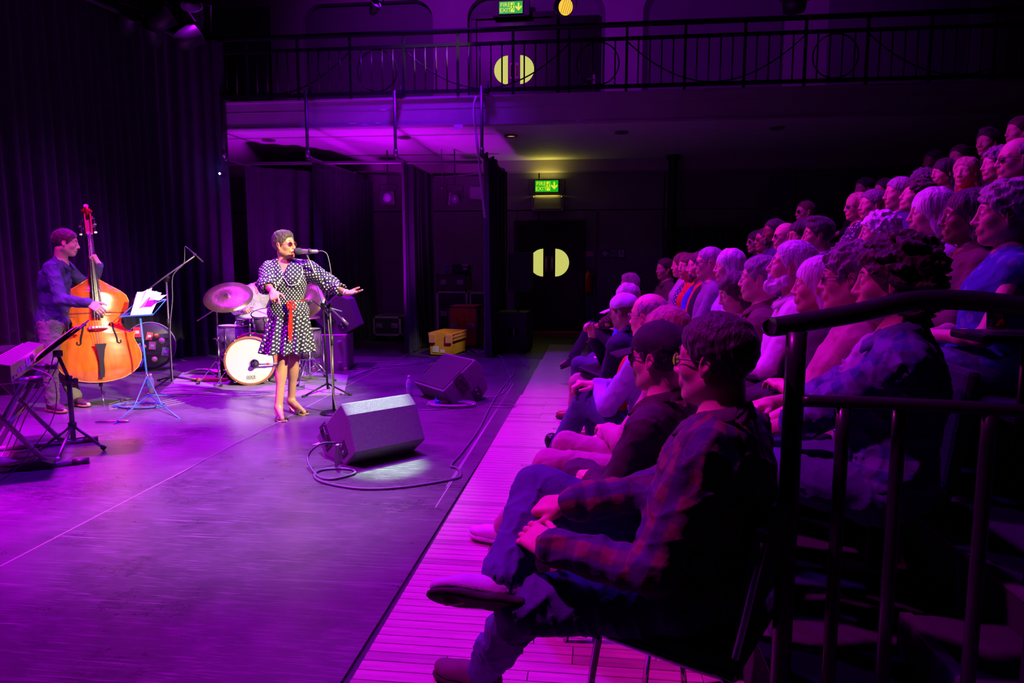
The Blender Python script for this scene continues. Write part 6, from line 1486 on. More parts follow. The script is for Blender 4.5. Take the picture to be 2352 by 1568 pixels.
def stand(p, zt, lab, R_=.28, extra=None):
    t = thing('cymbal_stand', lab, 'stand', (p.x, p.y, 0), 0); MB().tube([V(0, 0, .05), V(0, 0, .5)], .012, 10).build('lower_tube', chr_, t); MB().tube([V(0, 0, .45), V(0, 0, zt)], .009, 10).build('upper_tube', chr_, t)
    for z in (.5, .30): MB().tube([V(0, 0, z-.02), V(0, 0, z+.02)], .020, 10).tube([V(.02, 0, z), V(.05, 0, z)], .007, 6).build('clamp', chr_, t)
    for k in range(3):
        a = .4+2*PI*k/3; e = V(R_*math.cos(a), R_*math.sin(a), .012); MB().tube([V(0, 0, .34), e], .008, 8).build('leg', chr_, t); MB().tube([V(0, 0, .1), e*.5+V(0, 0, .17)], .005, 6).build('brace', chr_, t); MB().tube([e*.95+V(0, 0, .02), e*1.05], .015, 8).build('rubber_foot', M['rubber'], t)
    return t
stand(V(c2.x, c2.y+.02, 0), c2.z-.07, 'chrome stand of the dark crash cymbal behind the singer'); stand(V(c3.x, c3.y, 0), c3.z-.06, 'chrome hi-hat stand behind the singer\'s legs', .22)
# drummer's stool
# overhead mic stand right of the singer
p_ = V(at(752, 880, 7.0).x, 7.0, 0)
t = thing('microphone_stand', 'blue-lit drum microphone stand just behind the singer\'s stand', 'stand', p_)
zt_ = at(752, 702, 7.0).z; MB().tube([V(0, 0, .06), V(-.02, 0, zt_)], .011, 10).build('tube', M['iron'], t); MB().tube(shift([at(706, 586, 7.0), V(p_.x-.02, 7.0, zt_), at(785, 715, 7.0)], p_), .008, 8).build('boom', mat('dark blue boom', (.12, .12, .3), .4, metal=.4), t)
MB().box((-.02, 0, zt_), (.05, .05, .06), bev=.01).build('boom_clamp', M['iron'], t); tripod(t, p_, .12, .28, M['iron'], a0=-.2)
t = thing('microphone', 'small drum microphone on a thin arm under the dark crash cymbal', 'microphone', at(718, 690, 7.3))
MB().tube([V(0, 0, 0), V(-.07, 0, -.05)], .016, 10).build('body', M['bplast'], t); MB().tube([V(.0, 0, 0), V(.12, 0, -.09), V(.24, 0, -.24)], .006, 8).build('arm', M['iron'], t)
# white paper and wooden block at the foot of the cymbal stand
sp = onz(462, 862); shp = thing('paper_sheet', 'curled white sheet lying on the rug by the cymbal stand', 'paper', (sp.x, sp.y, .02))
P = [V(-.22, -.06, .01), V(.22, -.02, .03), V(.22, .20, .05), V(-.2, .13, .01)]; v, f = sheet(None, P, (0, 0, 0), bend=.05); link('sheet', npmesh('sheet', v, f), shp, M['paper'])
sp = onz(480, 878); o = tag(MB().box((0, 0, .035), (.42, .05, .03), R=rotm(.1), bev=.006).box((.05, .05, .035), (.34, .04, .03), R=rotm(-.1), bev=.006).build('wooden_slats', mat('orange wood', (.5, .22, .08), .5)), 'orange-brown wood pieces lying under the cymbal stand', 'wood'); o.location = (sp.x, sp.y, 0)
# ------------------------------------------------------------------ monitor on a purple road case, behind the singer
q0 = onz(720, 848); q1 = onz(795, 850); q0.x = at(720, 848, 8.45).x; bx = V(at(757, 848, 8.6).x, 8.75, 0); wbx = (at(795, 800, 8.5).x-at(719, 800, 8.5).x); zbx = at(757, 769, 8.52).z
t = thing('purple_road_case', 'mauve painted box with corner rings under the drum monitor', 'case', bx, math.radians(8))
pm2 = mat('mauve painted plywood', (.42, .10, .40), .6, noise=.12, nscale=5)
MB().box((0, 0, zbx/2), (wbx, .46, zbx)).build('box', pm2, t, .008)
for sx in (-1, 1):
    for sz in (.10, zbx-.10):
        MB().lathe([(.012, 0), (.028, 0), (.028, .01), (.012, .01)], (sx*(wbx/2-.085), -.235, sz), R=rotm(0, 0, PI/2), n=16).build('washer', mat('mauve metal', (.4, .15, .4), .4), t)
    for sz in (.02, zbx-.02): MB().box((sx*(wbx/2-.018), -.222, sz), (.05, .03, .05), bev=.01).build('corner_cap', mat('pink metal corner', (.6, .25, .35), .4), t)
wt = wedge((bx.x+.20, 8.66, zbx), math.radians(90+8), .42, 'tilted drum monitor standing on the mauve box behind the singer', [(-.25+.25, 0), (.20, 0), (.42, .22), (.10, .52), (-.06, .46), (-.18, .10)])
wt.rotation_euler = (0, 0, math.radians(98))
# ------------------------------------------------------------------ back of stage: cases, crate, trunk
def case(px0, px1, py0, py1, Y, dep, body, edge, lab, rz=0, latches=True, nm='flight_case', legs=False, hand=True):
    a, b = at(px0, py1, Y), at(px1, py0, Y); w_, h_ = b.x-a.x, b.z-a.z
    if a.z < .3: h_ = b.z-(.1 if nm == 'flight_case' and hand and py0 == 727 else 0); a.z = .1 if py0 == 727 else 0.0
    t = thing(nm, lab, 'case', ((a.x+b.x)/2, Y+dep/2, a.z), rz, None)
    MB().box((0, 0, h_/2), (w_, dep, h_)).build('panels', body, t)
    e = .035
    for sx in (-1, 1):
        for sy in (-1, 1): MB().box((sx*(w_/2-e/2+.003), sy*(dep/2-e/2+.003), h_/2), (e, e, h_+.006)).build('edge', edge, t)
    for z in (e/2-.003, h_-e/2+.003):
        for sy in (-1, 1): MB().box((0, sy*(dep/2-e/2+.003), z), (w_, e, e)).build('edge', edge, t)
        for sx in (-1, 1): MB().box((sx*(w_/2-e/2+.003), 0, z), (e, dep, e)).build('edge', edge, t)
    if latches:
        for sx in (-.28, .28):
            MB().box((sx*w_, -dep/2-.006, h_*.52), (.12, .012, .09), bev=.003).build('latch', M['steel'], t); MB().tube([(sx*w_-.03, -dep/2-.018, h_*.52), (sx*w_+.03, -dep/2-.018, h_*.52)], .006, 6).build('latch_ring', M['chrome'], t)
    return t
alu = mat('worn aluminium edge', (.55, .5, .5), .4, metal=.8, noise=.2)
fc = case(858, 920, 727, 772, 11.9, .60, mat('black laminate', (.03, .03, .03), .4), alu, 'low flight case with aluminium edges left of the narrow wing curtain')
for sx in (-.2, .2):
    for sy in (-.2, .2): MB().tube([(sx, sy-.015, -.05), (sx, sy+.015, -.05)], .045, 12).build('castor', M['rubber'], fc)

case(1003, 1072, 630, 667, 12.6, .5, mat('dark brown trunk', (.06, .03, .045), .5), M['bplast'], 'dark trunk with pink-lit latches on top of the tall rack', nm='trunk')
case(1004, 1073, 669, 762, 12.6, .55, mat('black laminate', (.03, .03, .03), .4), alu, 'tall rack case with pale edges behind the orange-red case', nm='rack_case')
case(1079, 1120, 671, 762, 12.7, .5, mat('black laminate', (.03, .03, .03), .4), alu, 'second rack case half hidden by the wing curtain', nm='rack_case')
rc = case(1030, 1096, 704, 786, 11.2, .6, mat('orange-red laminate', (.60, .06, .015), .5, noise=.2), mat('dark edge', (.12, .08, .12), .5, metal=.5), 'orange-red flight case behind the yellow crate')
hp = at(1036, 621, 12.75); t = thing('headphones', 'blue headphones lying on the dark trunk', 'headphones', hp); hp = t
for sx in (-1, 1): MB().lathe([(0, -.02), (.045, -.018), (.05, 0), (.045, .018), (0, .02)], (sx*.075, 0, .0), R=rotm(0, PI/2, 0), n=18).build('ear_cup', mat('blue plastic', (.03, .12, .6), .4), t)
MB().tube([(.085*math.cos(a), 0, .10*math.sin(a)+.0) for a in np.linspace(0, PI, 14)], .008, 8).build('headband', M['bplast'], t)
t = thing('gear_bag', 'black gear bag with pale labels on the dark trunk', 'bag', at(1062, 629, 12.8)); MB().box((0, 0, .10), (.36, .3, .20), bev=.05).build('body', M['drape'], t)
for z, w_ in ((.17, .13), (.10, .08)): MB().box((.08, -.152, z), (w_, .004, .045)).build('label', mat('grey label', (.35, .28, .32), .6), t)
# yellow crate
cw0, cw1 = at(988, 812, 10.2), at(1039, 762, 10.2); W_c = cw1.x-cw0.x; z0 = .004; D_c = .60; Hc = .34
t = thing('storage_crate', 'open yellow plastic crate with paper labels by the narrow wing curtain', 'crate', ((cw0.x+cw1.x)/2, 10.2, 0), math.radians(-9))
ym = mat('yellow plastic', (.75, .36, .03), .45, noise=.08, nscale=6); om = mat('orange-tan plastic', (.62, .26, .10), .5)
def taper(mb, w0, w1, d0, d1, za, zb, th=.012):
    A = [(-w0/2, 0), (w0/2, 0), (w0/2, d0), (-w0/2, d0)]; B = [(-w1/2, -(d1-d0)/2), (w1/2, -(d1-d0)/2), (w1/2, d0+(d1-d0)/2), (-w1/2, d0+(d1-d0)/2)]
    for k in range(4):
        j = (k+1) % 4; a0, a1, b0_, b1 = A[k], A[j], B[k], B[j]; mx = lambda p: (p[0]*(1-th*2/w0), d0/2+(p[1]-d0/2)*(1-th*2/d0))
        mb.add([V(*a0, za), V(*a1, za), V(*b1, zb), V(*b0_, zb), V(*mx(a0), za), V(*mx(a1), za), V(*mx(b1), zb), V(*mx(b0_), zb)], [(0, 1, 2, 3), (7, 6, 5, 4), (3, 2, 6, 7), (0, 4, 5, 1), (0, 3, 7, 4), (1, 5, 6, 2)])
mb = MB(); taper(mb, W_c, W_c*1.10, D_c, D_c*1.06, z0, Hc); mb.box((0, D_c/2, z0+.006), (W_c-.01, D_c-.01, .012)); mb.build('box', ym, t)
mb = MB(); taper(mb, W_c*1.13, W_c*1.2, D_c*1.08, D_c*1.12, Hc-.12, Hc); mb.build('rim', om, t)
for k in range(9): MB().box((W_c*.60, .04+k*D_c/8.6, Hc-.06), (.012, .008, .13)).build('rib', om, t)
for z in (Hc-.01, Hc-.06, Hc-.11): MB().box((W_c*.605, D_c/2, z), (.014, D_c*1.1, .008)).build('rib', om, t)
for sx in (-1, 1): MB().box((sx*W_c*.38, -.035, Hc-.085), (W_c*.3, .02, .13), bev=.005).build('hinge_plate', om, t)
for (x, z, w_, h_) in ((-.11, .20, .09, .09), (-.09, .09, .10, .10), (.02, .06, .07, .05), (.13, .21, .05, .05)): MB().box((x, -.006, z), (w_, .004, h_), R=rotm(0, random.uniform(-.1, .1), 0)).build('label', mat('torn label', (.7, .6, .6), .7), t)
# dark sub and speaker pole
sA, sB = at(1137, 806, 10.75), at(1213, 720, 10.75)
t = thing('subwoofer', 'black subwoofer with a ported handle left of the exit door', 'speaker', ((sA.x+sB.x)/2, 11.05, 0), math.radians(-4))
ws, hs = sB.x-sA.x, .62; sm_ = mat('black speaker paint', (.045, .04, .05), .7, bump=.5, bscale=200)
hx0, hx1, hz0, hz1 = -.03, .13, .24, .37
f_ = MB()
for (a, b, c, d) in ((-ws/2, hx0, 0, hs), (hx1, ws/2, 0, hs), (hx0, hx1, 0, hz0), (hx0, hx1, hz1, hs)): f_.box(((a+b)/2, -.30, (c+d)/2), (b-a, .02, d-c))
f_.box((0, .015, hs/2), (ws, .61, hs-.0)) if False else f_.box((0, .30, hs/2), (ws, .02, hs)).box((-ws/2+.01, 0, hs/2), (.02, .6, hs)).box((ws/2-.01, 0, hs/2), (.02, .6, hs)).box((0, 0, .01), (ws, .6, .02)).box((0, 0, hs-.01), (ws, .6, .02))
f_.build('cabinet', sm_, t)
MB().box(((hx0+hx1)/2, -.20, (hz0+hz1)/2), (hx1-hx0+.02, .01, hz1-hz0+.02)).build('handle_cup', M['black'], t)
MB().box(((hx0+hx1)/2+.01, -.302, (hz0+hz1)/2), (.014, .016, hz1-hz0)).build('handle_bar', M['steel'], t)
MB().tube([V(.08, 0, hs), V(.08, 0, hs+1.0)], .0175, 12).build('pole', M['bplast'], t)
t = thing('top_speaker', 'dark speaker cabinet on a pole above the subwoofer', 'speaker', ((sA.x+sB.x)/2+.12, 11.05, .62+.52), math.radians(-4))
MB().box((0, 0, .30), (.36, .34, .62), bev=.02).build('cabinet', sm_, t); MB().box((0, -.175, .30), (.32, .012, .56), bev=.004).build('grille', grl, t)
t.location.z = at(1200, 668, 10.9).z
# round cymbal bag with stickers
cb_ = at(345, 795, 8.3); cb_.z = .33
t = thing('cymbal_bag', 'round dark cymbal bag covered in stickers behind the boom stand', 'bag', (cb_.x, cb_.y, 0)); nb_ = V(.45, -.89, .12).normalized(); Rn = nb_.to_track_quat('Z', 'Y').to_matrix(); zz = V(0, 0, cb_.z)
bagm = mat('dark vinyl bag', (.035, .025, .045), .4, bump=.2, bscale=60)
MB().lathe([(0, -.10), (.26, -.10), (.295, -.08), (.305, 0), (.295, .06), (.275, .08), (0, .085)], zz, R=Rn, n=44).build('body', bagm, t)
MB().lathe([(.295, -.005), (.312, -.004), (.312, .012), (.295, .013)], zz, R=Rn, n=44).build('piping', mat('grey piping', (.2, .2, .22), .5), t)
sx_, sz_ = Rn @ V(1, 0, 0), Rn @ V(0, 1, 0)
us = V(0, 0, 1).cross(nb_).normalized(); vs2 = nb_.cross(us)
for z in (-.10, .08): MB().box(zz+nb_*.087+vs2*z, (.54, .008, .03), R=Matrix((us, nb_, vs2)).transposed()).build('strap', bagm, t)
for (u, v_, w_, h_, c_, r_, sh) in ((-.14, .19, .09, .13, (.75, .02, .06), 0, 0), (.01, .13, .07, .10, (.65, .08, .12), .2, 0), (.10, .13, .06, .06, (.85, .35, .03), 0, 1), (.16, .06, .08, .05, (.6, .35, .45), .1, 1), (-.13, -.03, .08, .11, (.35, .3, .5), -.3, 0), (.04, .0, .08, .10, (.5, .25, .3), .1, 0),
                                 (-.06, -.01, .05, .05, (.8, .3, .1), 0, 1), (.20, -.09, .08, .11, (.2, .7, .25), .15, 0), (-.13, -.22, .08, .11, (.1, .2, .6), .3, 0), (.06, -.19, .07, .09, (.6, .35, .35), 0, 1), (-.24, -.06, .07, .10, (.55, .05, .5), 0, 0)):
    m_ = mat('sticker %.2f %.2f' % (u, v_), c_, .45)
    ctr_ = zz+nb_*.090+us*u*.93+vs2*v_*.95; Rs = Matrix((us, nb_, vs2)).transposed() @ rotm(0, r_, 0)
    if sh: MB().lathe([(0, .0), (w_/2, 0), (w_/2, .003), (0, .003)], ctr_, R=Matrix((us, vs2, nb_)).transposed(), n=16).build('sticker', m_, t)
    else:
        MB().box(ctr_, (w_, .004, h_), R=Rs).build('sticker', m_, t)
        MB().box(ctr_+nb_*.003, (w_*.5, .002, h_*.3), R=Rs).build('sticker', mat('sticker print', (.7, .65, .7), .5), t)
# ------------------------------------------------------------------ lamps hung under the balcony and above
def flood(c, lab, lens, tilt=.25, s=1.0, group='floodlights under the balcony', rz=0.0):
    t = thing('stage_light', lab, 'light', c, rz, group)
    R = rotm(0, 0, tilt)
    MB().box((0, .04*s, 0), (.26*s, .16*s, .24*s), R=R, bev=.015).build('housing', M['bplast'], t)
    MB().lathe([(0, 0), (.07*s, 0), (.085*s, .01), (0, .011)], R @ V(-.0, -.045*s, 0), R=R @ rotm(0, 0, PI/2), n=24).build('lens', lens, t)
    MB().tube([(-.15*s, .03, 0), (-.15*s, .03, .22*s), (.15*s, .03, .22*s), (.15*s, .03, 0)], .008, 6).tube([(0, .03, .22*s), (0, .03, max(.36*s, ZS-c.z-.005))], .012, 8).build('yoke', M['iron'], t)
    return t
dl_ = mat('dim violet lens', (.35, .22, .45), .15)
flood(at(890, 452, 11.9), 'dark floodlight hung between the two middle wing curtains', dl_); flood(at(1046, 454, 11.9), 'dark floodlight hung left of the pale hanging cable', mat('darker lens', (.1, .06, .12), .2), .3, rz=.5); flood(at(697, 455, 11.9), 'dark floodlight half hidden by the second wing curtain', mat('darker lens', (.1, .06, .12), .2))
o = at(1015, 428, 11.9); t = thing('pendant_socket', 'small cable-hung socket between the floodlights', 'socket', o); MB().lathe([(0, .05), (.02, .045), (.03, .0), (.05, -.04), (0, -.05)], n=14).build('socket', M['bplast'], t); MB().tube([(0, 0, .05), (0, 0, ZS-o.z)], .006, 6).build('cord', M['cable'], t)
o = at(1095, 443, 13.47); t = thing('foil_poster', 'small pale crinkled poster on the back wall beside the hanging cable', 'poster', o)
v, f = sheet(None, [V(-.14, 0, -.12), V(.14, 0, -.13), V(.13, 0, .12), V(-.14, 0, .12)], (0, 0, 0), bend=.02); link('sheet', npmesh('sheet', v, f), t, mat('crinkled foil', (.35, .3, .4), .35, metal=.4, bump=1.0, bscale=18))
# parcan glowing warm above the balcony
c = at(1300, 16, 9.2); t = thing('stage_light', 'warm glowing lantern hanging above the balcony railing', 'light', c, 0, 'hung lanterns')
R = rotm(.5, 0, .35); Rl = R @ rotm(0, 0, PI/2)
MB().lathe([(.105, 0), (.11, -.01), (.10, -.16), (.07, -.26), (0, -.27)], R=Rl, n=24).build('can', M['bplast'], t)
MB().lathe([(0, -.03), (.05, -.025), (.098, -.008), (.10, -.008)], R=Rl, n=24).build('reflector', mat('glowing reflector', (.8, .5, .1), .3, emit=(1.0, .62, .06), estr=.95), t)
spot('lantern_beam', c+V(-.16, -.02, -.12), (-2.2, 9.93, 4.42), 420, (1.0, .75, .2), 17, .7, .03)
fl = MB()
for k in range(5): fl.tube([Rl @ V(-.06+.03*k, -.08, -.004), Rl @ V(-.03+.03*k, .08, -.004)], .0022, 5)
fl.build('wire_guard', mat('dim guard', (.3, .15, .02), .5), t); MB().tube([(-.13, .02, 0), (-.13, .06, .28), (.13, .06, .28), (.13, .02, 0)], .008, 6).build('yoke', M['iron'], t)
for i, (px, py, r_) in enumerate(((300, 30, .5), (350, 55, .3), (395, 30, .9), (440, 12, .2), (455, 75, 1.1), (865, 8, .4))):
    c = at(px, py, 8.4 if i < 5 else 9.0); t = thing('stage_light', ['dark lantern nearest the top of the backdrop curtain', 'dark lantern with a pink glint below the rig pipe', 'dark lantern behind the rig pipe at the top left', 'dark lantern cut by the top of the picture at the left', 'dark lantern just above the left end of the railing', 'dark lantern hanging above the middle niche'][i], 'light', c, 0, 'hung lanterns')
    R = rotm(r_*2, 0, -.6); Rl = R @ rotm(0, 0, PI/2); s_ = 1.2 if i < 5 else .6
    MB().lathe([(.0, -.02), (.09*s_, -.02), (.105*s_, 0), (.11*s_, -.01), (.10*s_, -.16*s_), (.07*s_, -.26*s_), (0, -.27*s_)], R=Rl, n=20).build('can', M['bplast'], t)
    MB().tube([(-.13*s_, .02, 0), (-.13*s_, .06, .28*s_), (.13*s_, .06, .28*s_), (.13*s_, .02, 0)], .008, 6).build('yoke', M['iron'], t); MB().box(R @ V(0, -.02*s_, .13*s_), (.2*s_, .02, .10*s_), R=R).build('barn_door', M['bplast'], t)
a_, b_ = at(200, -3, 7.8), at(437, 96, 9.8); t = thing('rig_pipe', 'rigging pipe along the top of the backdrop curtain', 'pipe', a_); MB().tube(shift([a_+(a_-b_)*.8, a_, b_], a_), .03, 10).build('tube', M['pipe'], t)
c = at(1825, 3, 9.3); t = thing('stage_light', 'dark lantern cut by the top of the picture above the railing at the right', 'light', c, 0, 'hung lanterns'); MB().lathe([(0, -.13), (.13, -.12), (.15, 0), (.12, .18), (0, .2)], n=20).build('can', M['bplast'], t); MB().tube([(-.17, 0, 0), (-.17, 0, .3), (.17, 0, .3), (.17, 0, 0)], .01, 6).build('yoke', M['iron'], t)
# blue indicator lamp at the curtain edge
c = at(507, 399, 9.75); t = thing('indicator_lamp', 'small bright blue lamp at the edge of the backdrop curtain', 'light', c)
MB().lathe([(0, -.03), (.02, -.025), (.02, .02), (0, .03)], R=rotm(0, 0, PI/2), n=14).build('housing', M['bplast'], t)
ob = MB().lathe([(0, .018), (.012, .012), (.016, 0), (.012, -.012), (0, -.018)], (0, -.03, 0), n=14).build('bulb', mat('blue bulb', (.1, .2, 1), .3, emit=(.25, .30, 1.0), estr=14), t)
l = bpy.data.lights.new('indicator_glow', 'POINT'); l.energy = 1.2; l.color = (.1, .12, 1); l.shadow_soft_size = .02; lo = bpy.data.objects.new('indicator_glow', l); COL.objects.link(lo); lo.location = c+V(0.02, -.10, 0)
# ------------------------------------------------------------------ cables on the stage floor
def floor_cable(pts, lab, r=.005, m_=None, z=.009, n=8):
    P = smooth_path([onz(x, y_, z) for x, y_ in pts], n); o0 = P[0]
    o = tag(MB().tube(shift(P, o0), r, 6).build('floor_cable', m_ or M['cable']), lab, 'cable', 'cables on the stage floor'); o.location = o0; return o
w1 = V(-1.84, 4.50, .13)
cp_ = smooth_path([w1+V(.09, .12, .0), w1+V(-.02, -.02, .03), w1+V(-.10, -.06, -.06), onz(727, 1090, .012), onz(760, 1100, .012), onz(812, 1088, .012), onz(808, 1078, .012), onz(770, 1076, .012), onz(735, 1080, .012), onz(722, 1092, .012), onz(745, 1108, .012), onz(830, 1122, .012), onz(930, 1118, .012), onz(1040, 1100, .012), onz(1058, 1090, .012), onz(1050, 1075, .012), onz(1036, 1068, .012), onz(1060, 1040, .012), onz(1100, 985, .012), onz(1125, 935, .012), onz(1150, 895, .012), onz(1180, 860, .012)])
o = tag(MB().tube(shift(cp_, cp_[0]), .0085, 8).build('speaker_cable', mat('violet-grey cable', (.13, .11, .15), .45)), 'thick cable looping from the nearest floor monitor along the stage edge', 'cable', 'cables on the stage floor'); o.location = cp_[0]
tg = MB().box((0, 0, 0), (.02, .03, .16), R=rotm(0, .1, .1)); o = tag(tg.build('cable_tie', mat('grey velcro', (.3, .28, .32), .6)), 'grey velcro tie hanging from the monitor cable', 'strap'); q_ = at(775, 1070, 4.42); o.location = (q_.x, q_.y, .10)
def coil(c, r0, n, lab, m_, zr=.006, sq=.55):
    P = []
    for k in range(n*18+1):
        a = 2*PI*k/18; rr = r0*(1+.18*math.sin(k*.37)+.1*math.sin(k*.11)); P.append(V(rr*math.cos(a)+.02*math.sin(k*.05), rr*sq*math.sin(a)+.02*math.cos(k*.07), zr+.006*(k//18) % .03))
    o = tag(MB().tube(P, .0045, 6).build('cable_coil', m_), lab, 'cable', 'cables on the stage floor'); o.location = (c.x, c.y, .006); return o
coil(onz(1030, 933), .22, 6, 'coiled grey cable with a blue tie beside the second floor monitor', mat('pale grey cable', (.4, .42, .4), .5))
bt_ = onz(1005, 930); o = tag(MB().box((0, 0, .03), (.04, .06, .04), bev=.01).tube([(0, 0, .03), (-.03, .05, .06), (-.06, .06, .02)], .006, 6).build('blue_tie', mat('blue tie', (.03, .1, .6), .5)), 'blue tie around the coiled cable', 'strap'); o.location = (bt_.x, bt_.y, .0)
coil(onz(1148, 935), .13, 1, 'single loop of thin cable near the stage edge', M['gcable'])
coil(onz(310, 935), .24, 3, 'blue cable loops around the foot of the blue music stand', mat('teal cable', (.05, .2, .35), .5))
gc = M['gcable']; pg = mat('lilac cable', (.3, .26, .34), .5)
floor_cable([(965, 941), (1010, 940), (1070, 930), (1090, 920), (1150, 905), (1172, 880), (1165, 850), (1150, 820), (1130, 800)], 'thin cable running from the coil past the second monitor', m_=gc)
floor_cable([(1085, 898), (1110, 912), (1150, 905), (1170, 870), (1180, 850), (1165, 838), (1120, 828)], 'cable from the socket of the second floor monitor', m_=gc)
floor_cable([(660, 960), (500, 1040), (400, 1095)], 'faint thin line of cable across the stage centre', r=.002, m_=gc)
for i in range(9):
    a0 = 12*i
    floor_cable([(650+a0*.3, 884+i*2.2), (700, 872+i*2.6+random.uniform(-2, 2)), (780, 862+i*1.8), (850+a0*.2, 848-i*.6), (940, 830+i*.9), (1010, 818+i*1.2), (1075, 812+i*1.4)], ['rearmost', 'second', 'third', 'fourth', 'middle', 'sixth', 'seventh', 'eighth', 'frontmost'][i]+' cable of the bundle crossing behind the singer', r=.005, m_=(pg if i % 2 else M['cable']))
for i in range(5): floor_cable([(800, 832+i*5), (900, 830+i*4), (985, 826+i*3), (1000, 845), (1010, 850)][0:3+i % 2], ['highest', 'second', 'middle', 'fourth', 'lowest'][i]+' of five cables crossing the floor left of the yellow crate', r=.004, m_=pg)
for i in range(6): floor_cable([(360+i*8, 893+i*3), (430, 888+i*4), (520, 896+i*3), (610, 898+i*2), (700, 893-i*2)], ['rearmost', 'second', 'third', 'fourth', 'fifth', 'frontmost'][i]+' of six cables along the front of the drum rug', r=.004, m_=(gc if i % 2 else M['cable']), z=.018)
for i in range(4): floor_cable([(1040+i*14, 800+i*3), (1075, 790+i*5), (1100, 812-i*3), (1130, 795+i*6), (1190, 815+i*4), (1215, 842+i*2)], ['rearmost', 'second', 'third', 'frontmost'][i]+' of four tangled cables in front of the subwoofer', r=.004, m_=gc)
for i in range(4): floor_cable([(250, 928+i*4), (300, 915+i*6), (350, 925+i*3), (410, 912+i*5), (470, 905+i*2)], ['rearmost', 'second', 'third', 'frontmost'][i]+' of four thin cables trailing from the bass spike', r=.003, m_=(pg if i % 2 else gc))
q_ = onz(252, 972); o = tag(MB().tube([(-.12, -.02, .012), (.12, .04, .012)], .008, 8).tube([(.05, .02, .012), (.15, .05, .012)], .012, 8).build('jack_plug', M['steel']), 'silver jack plug and cable end on the floor by the bass spike', 'plug'); o.location = (q_.x, q_.y, .004)
q_ = onz(728, 1022); o = tag(MB().add([(-.03, -.03, .003), (.05, 0, .003), (.0, .05, .003), (-.03, -.03, .006), (.05, 0, .006), (.0, .05, .006)], [(0, 2, 1), (3, 4, 5), (0, 1, 4, 3), (1, 2, 5, 4), (2, 0, 3, 5)]).build('paper_scrap', M['paper']), 'tiny scrap of white paper behind the nearest floor monitor', 'paper'); o.location = (q_.x, q_.y, .004)
# ------------------------------------------------------------------ double bass
e0 = onz(240, 938); YB_ = e0.y+.08
e0 = V(at(240, 938, YB_).x, YB_, 0.0)
sc0 = at(199, 482, YB_+.30)
bt = thing('double_bass', 'orange-brown double bass held upright by the standing bassist', 'double bass', e0)
up_b = (sc0-e0).normalized(); nrm = V(.71, -.70, 0); nrm = (nrm-up_b*nrm.dot(up_b)).normalized(); rt_b = up_b.cross(nrm).normalized()
if rt_b.dot(V(1, 0, 0)) < 0: rt_b = -rt_b
H_b = (sc0-e0).length; KB = H_b/1.90
def BP(u, v, n=0.0): return rt_b*(u*KB)+up_b*(v*KB)+nrm*(n*KB)
Rbm = Matrix((rt_b, up_b, rt_b.cross(up_b))).transposed()
v0 = .235
WS = .96
prof = [(0.0, .02), (.008, .10), (.03, .19), (.075, .27), (.13, .325), (.20, .355), (.262, .362), (.33, .348), (.39, .322), (.44, .305), (.475, .312), (.498, .328), (.504, .322), (.512, .27), (.53, .235), (.56, .212), (.607, .200), (.65, .210), (.672, .235), (.686, .272), (.692, .270), (.70, .262), (.75, .278), (.83, .290), (.89, .272), (.94, .222), (.98, .160), (1.02, .10), (1.05, .06), (1.07, .035)]
def hw(v):
    for i in range(len(prof)-1):
        if prof[i][0] <= v <= prof[i+1][0]: a, b = prof[i], prof[i+1]; return a[1]+(b[1]-a[1])*(v-a[0])/(b[0]-a[0])
    return .03
prof = [(a, b*WS) for a, b in prof]
wood = mat('orange varnished spruce', (.60, .13, .012), .17, noise=.20, nscale=3, stretch=(7, 7, 1.2), coat=.6)
rib = mat('red-brown varnished maple', (.42, .085, .02), .2, noise=.2, nscale=5, coat=.5)
ebony = mat('ebony', (.025, .02, .028), .28)
vsn = sorted(set([p[0] for p in prof]+[i*.02 for i in range(54)])); NU = 22
def hws(v): return max(hw(v), sum(hw(max(0.0, min(1.07, v+d))) for d in (-.09, -.06, -.03, 0, .03, .06, .09))/7)
def plate(nsign, rim_n, arch, over=.008):
    v = []
    for a in vsn:
        w_ = hw(a)+over
        for i in range(NU+1):
            u = -1+2*i/NU; uu = math.sin(u*PI/2); s_ = (1-min(1, (uu*w_/(hws(a)+over)))**2) if uu > 0 else (1-max(-1, (uu*w_/(hws(a)+over)))**2); e = min(1, min(a, 1.07-a)/.16); z = rim_n+nsign*(arch*(max(0, s_)**.8)*max(0, math.sin(e*PI/2)) - .004*(abs(uu) < .93)*(abs(uu) > .84))
            v.append(BP(uu*w_, v0+a*.93, z))
    f = []
    for j in range(len(vsn)-1):
        for i in range(NU): o = j*(NU+1)+i; f.append((o, o+1, o+NU+2, o+NU+1))
    return v, f
v, f = plate(1, .0, .052); o = link('top_plate', npmesh('top_plate', v, f), bt, wood); s_ = o.modifiers.new('s', 'SOLIDIFY'); s_.thickness = .006; s_.offset = 0
v, f = plate(-1, -.20, .03); o = link('back_plate', npmesh('back_plate', v, f), bt, rib); s_ = o.modifiers.new('s', 'SOLIDIFY'); s_.thickness = .006; s_.offset = 0
v = []; 
lo_ = [(hw(a), a) for a in vsn]+[(-hw(a), a) for a in reversed(vsn)]; n_ = len(lo_)
for z in (.0, -.20):
    for (u, a) in lo_: v.append(BP(u, v0+a*.93, z))
f = [(i, (i+1) % n_, n_+(i+1) % n_, n_+i) for i in range(n_)]
link('ribs', npmesh('ribs', v, f), bt, rib)
MB().tube([BP(u*1.02, v0+a*.93, .004) for (u, a) in lo_], .0045, 6, close=True).build('edge_binding', mat('pale edge binding', (.65, .30, .08), .3), bt)
def archz(u, v): w_ = hws(v)+.008; uu = max(-1, min(1, u/w_)); e = min(1, min(v, 1.07-v)/.16); return .052*((1-uu*uu)**.8)*math.sin(e*PI/2)
blackh = mat('f-hole black', (.008, .004, .004), .9)
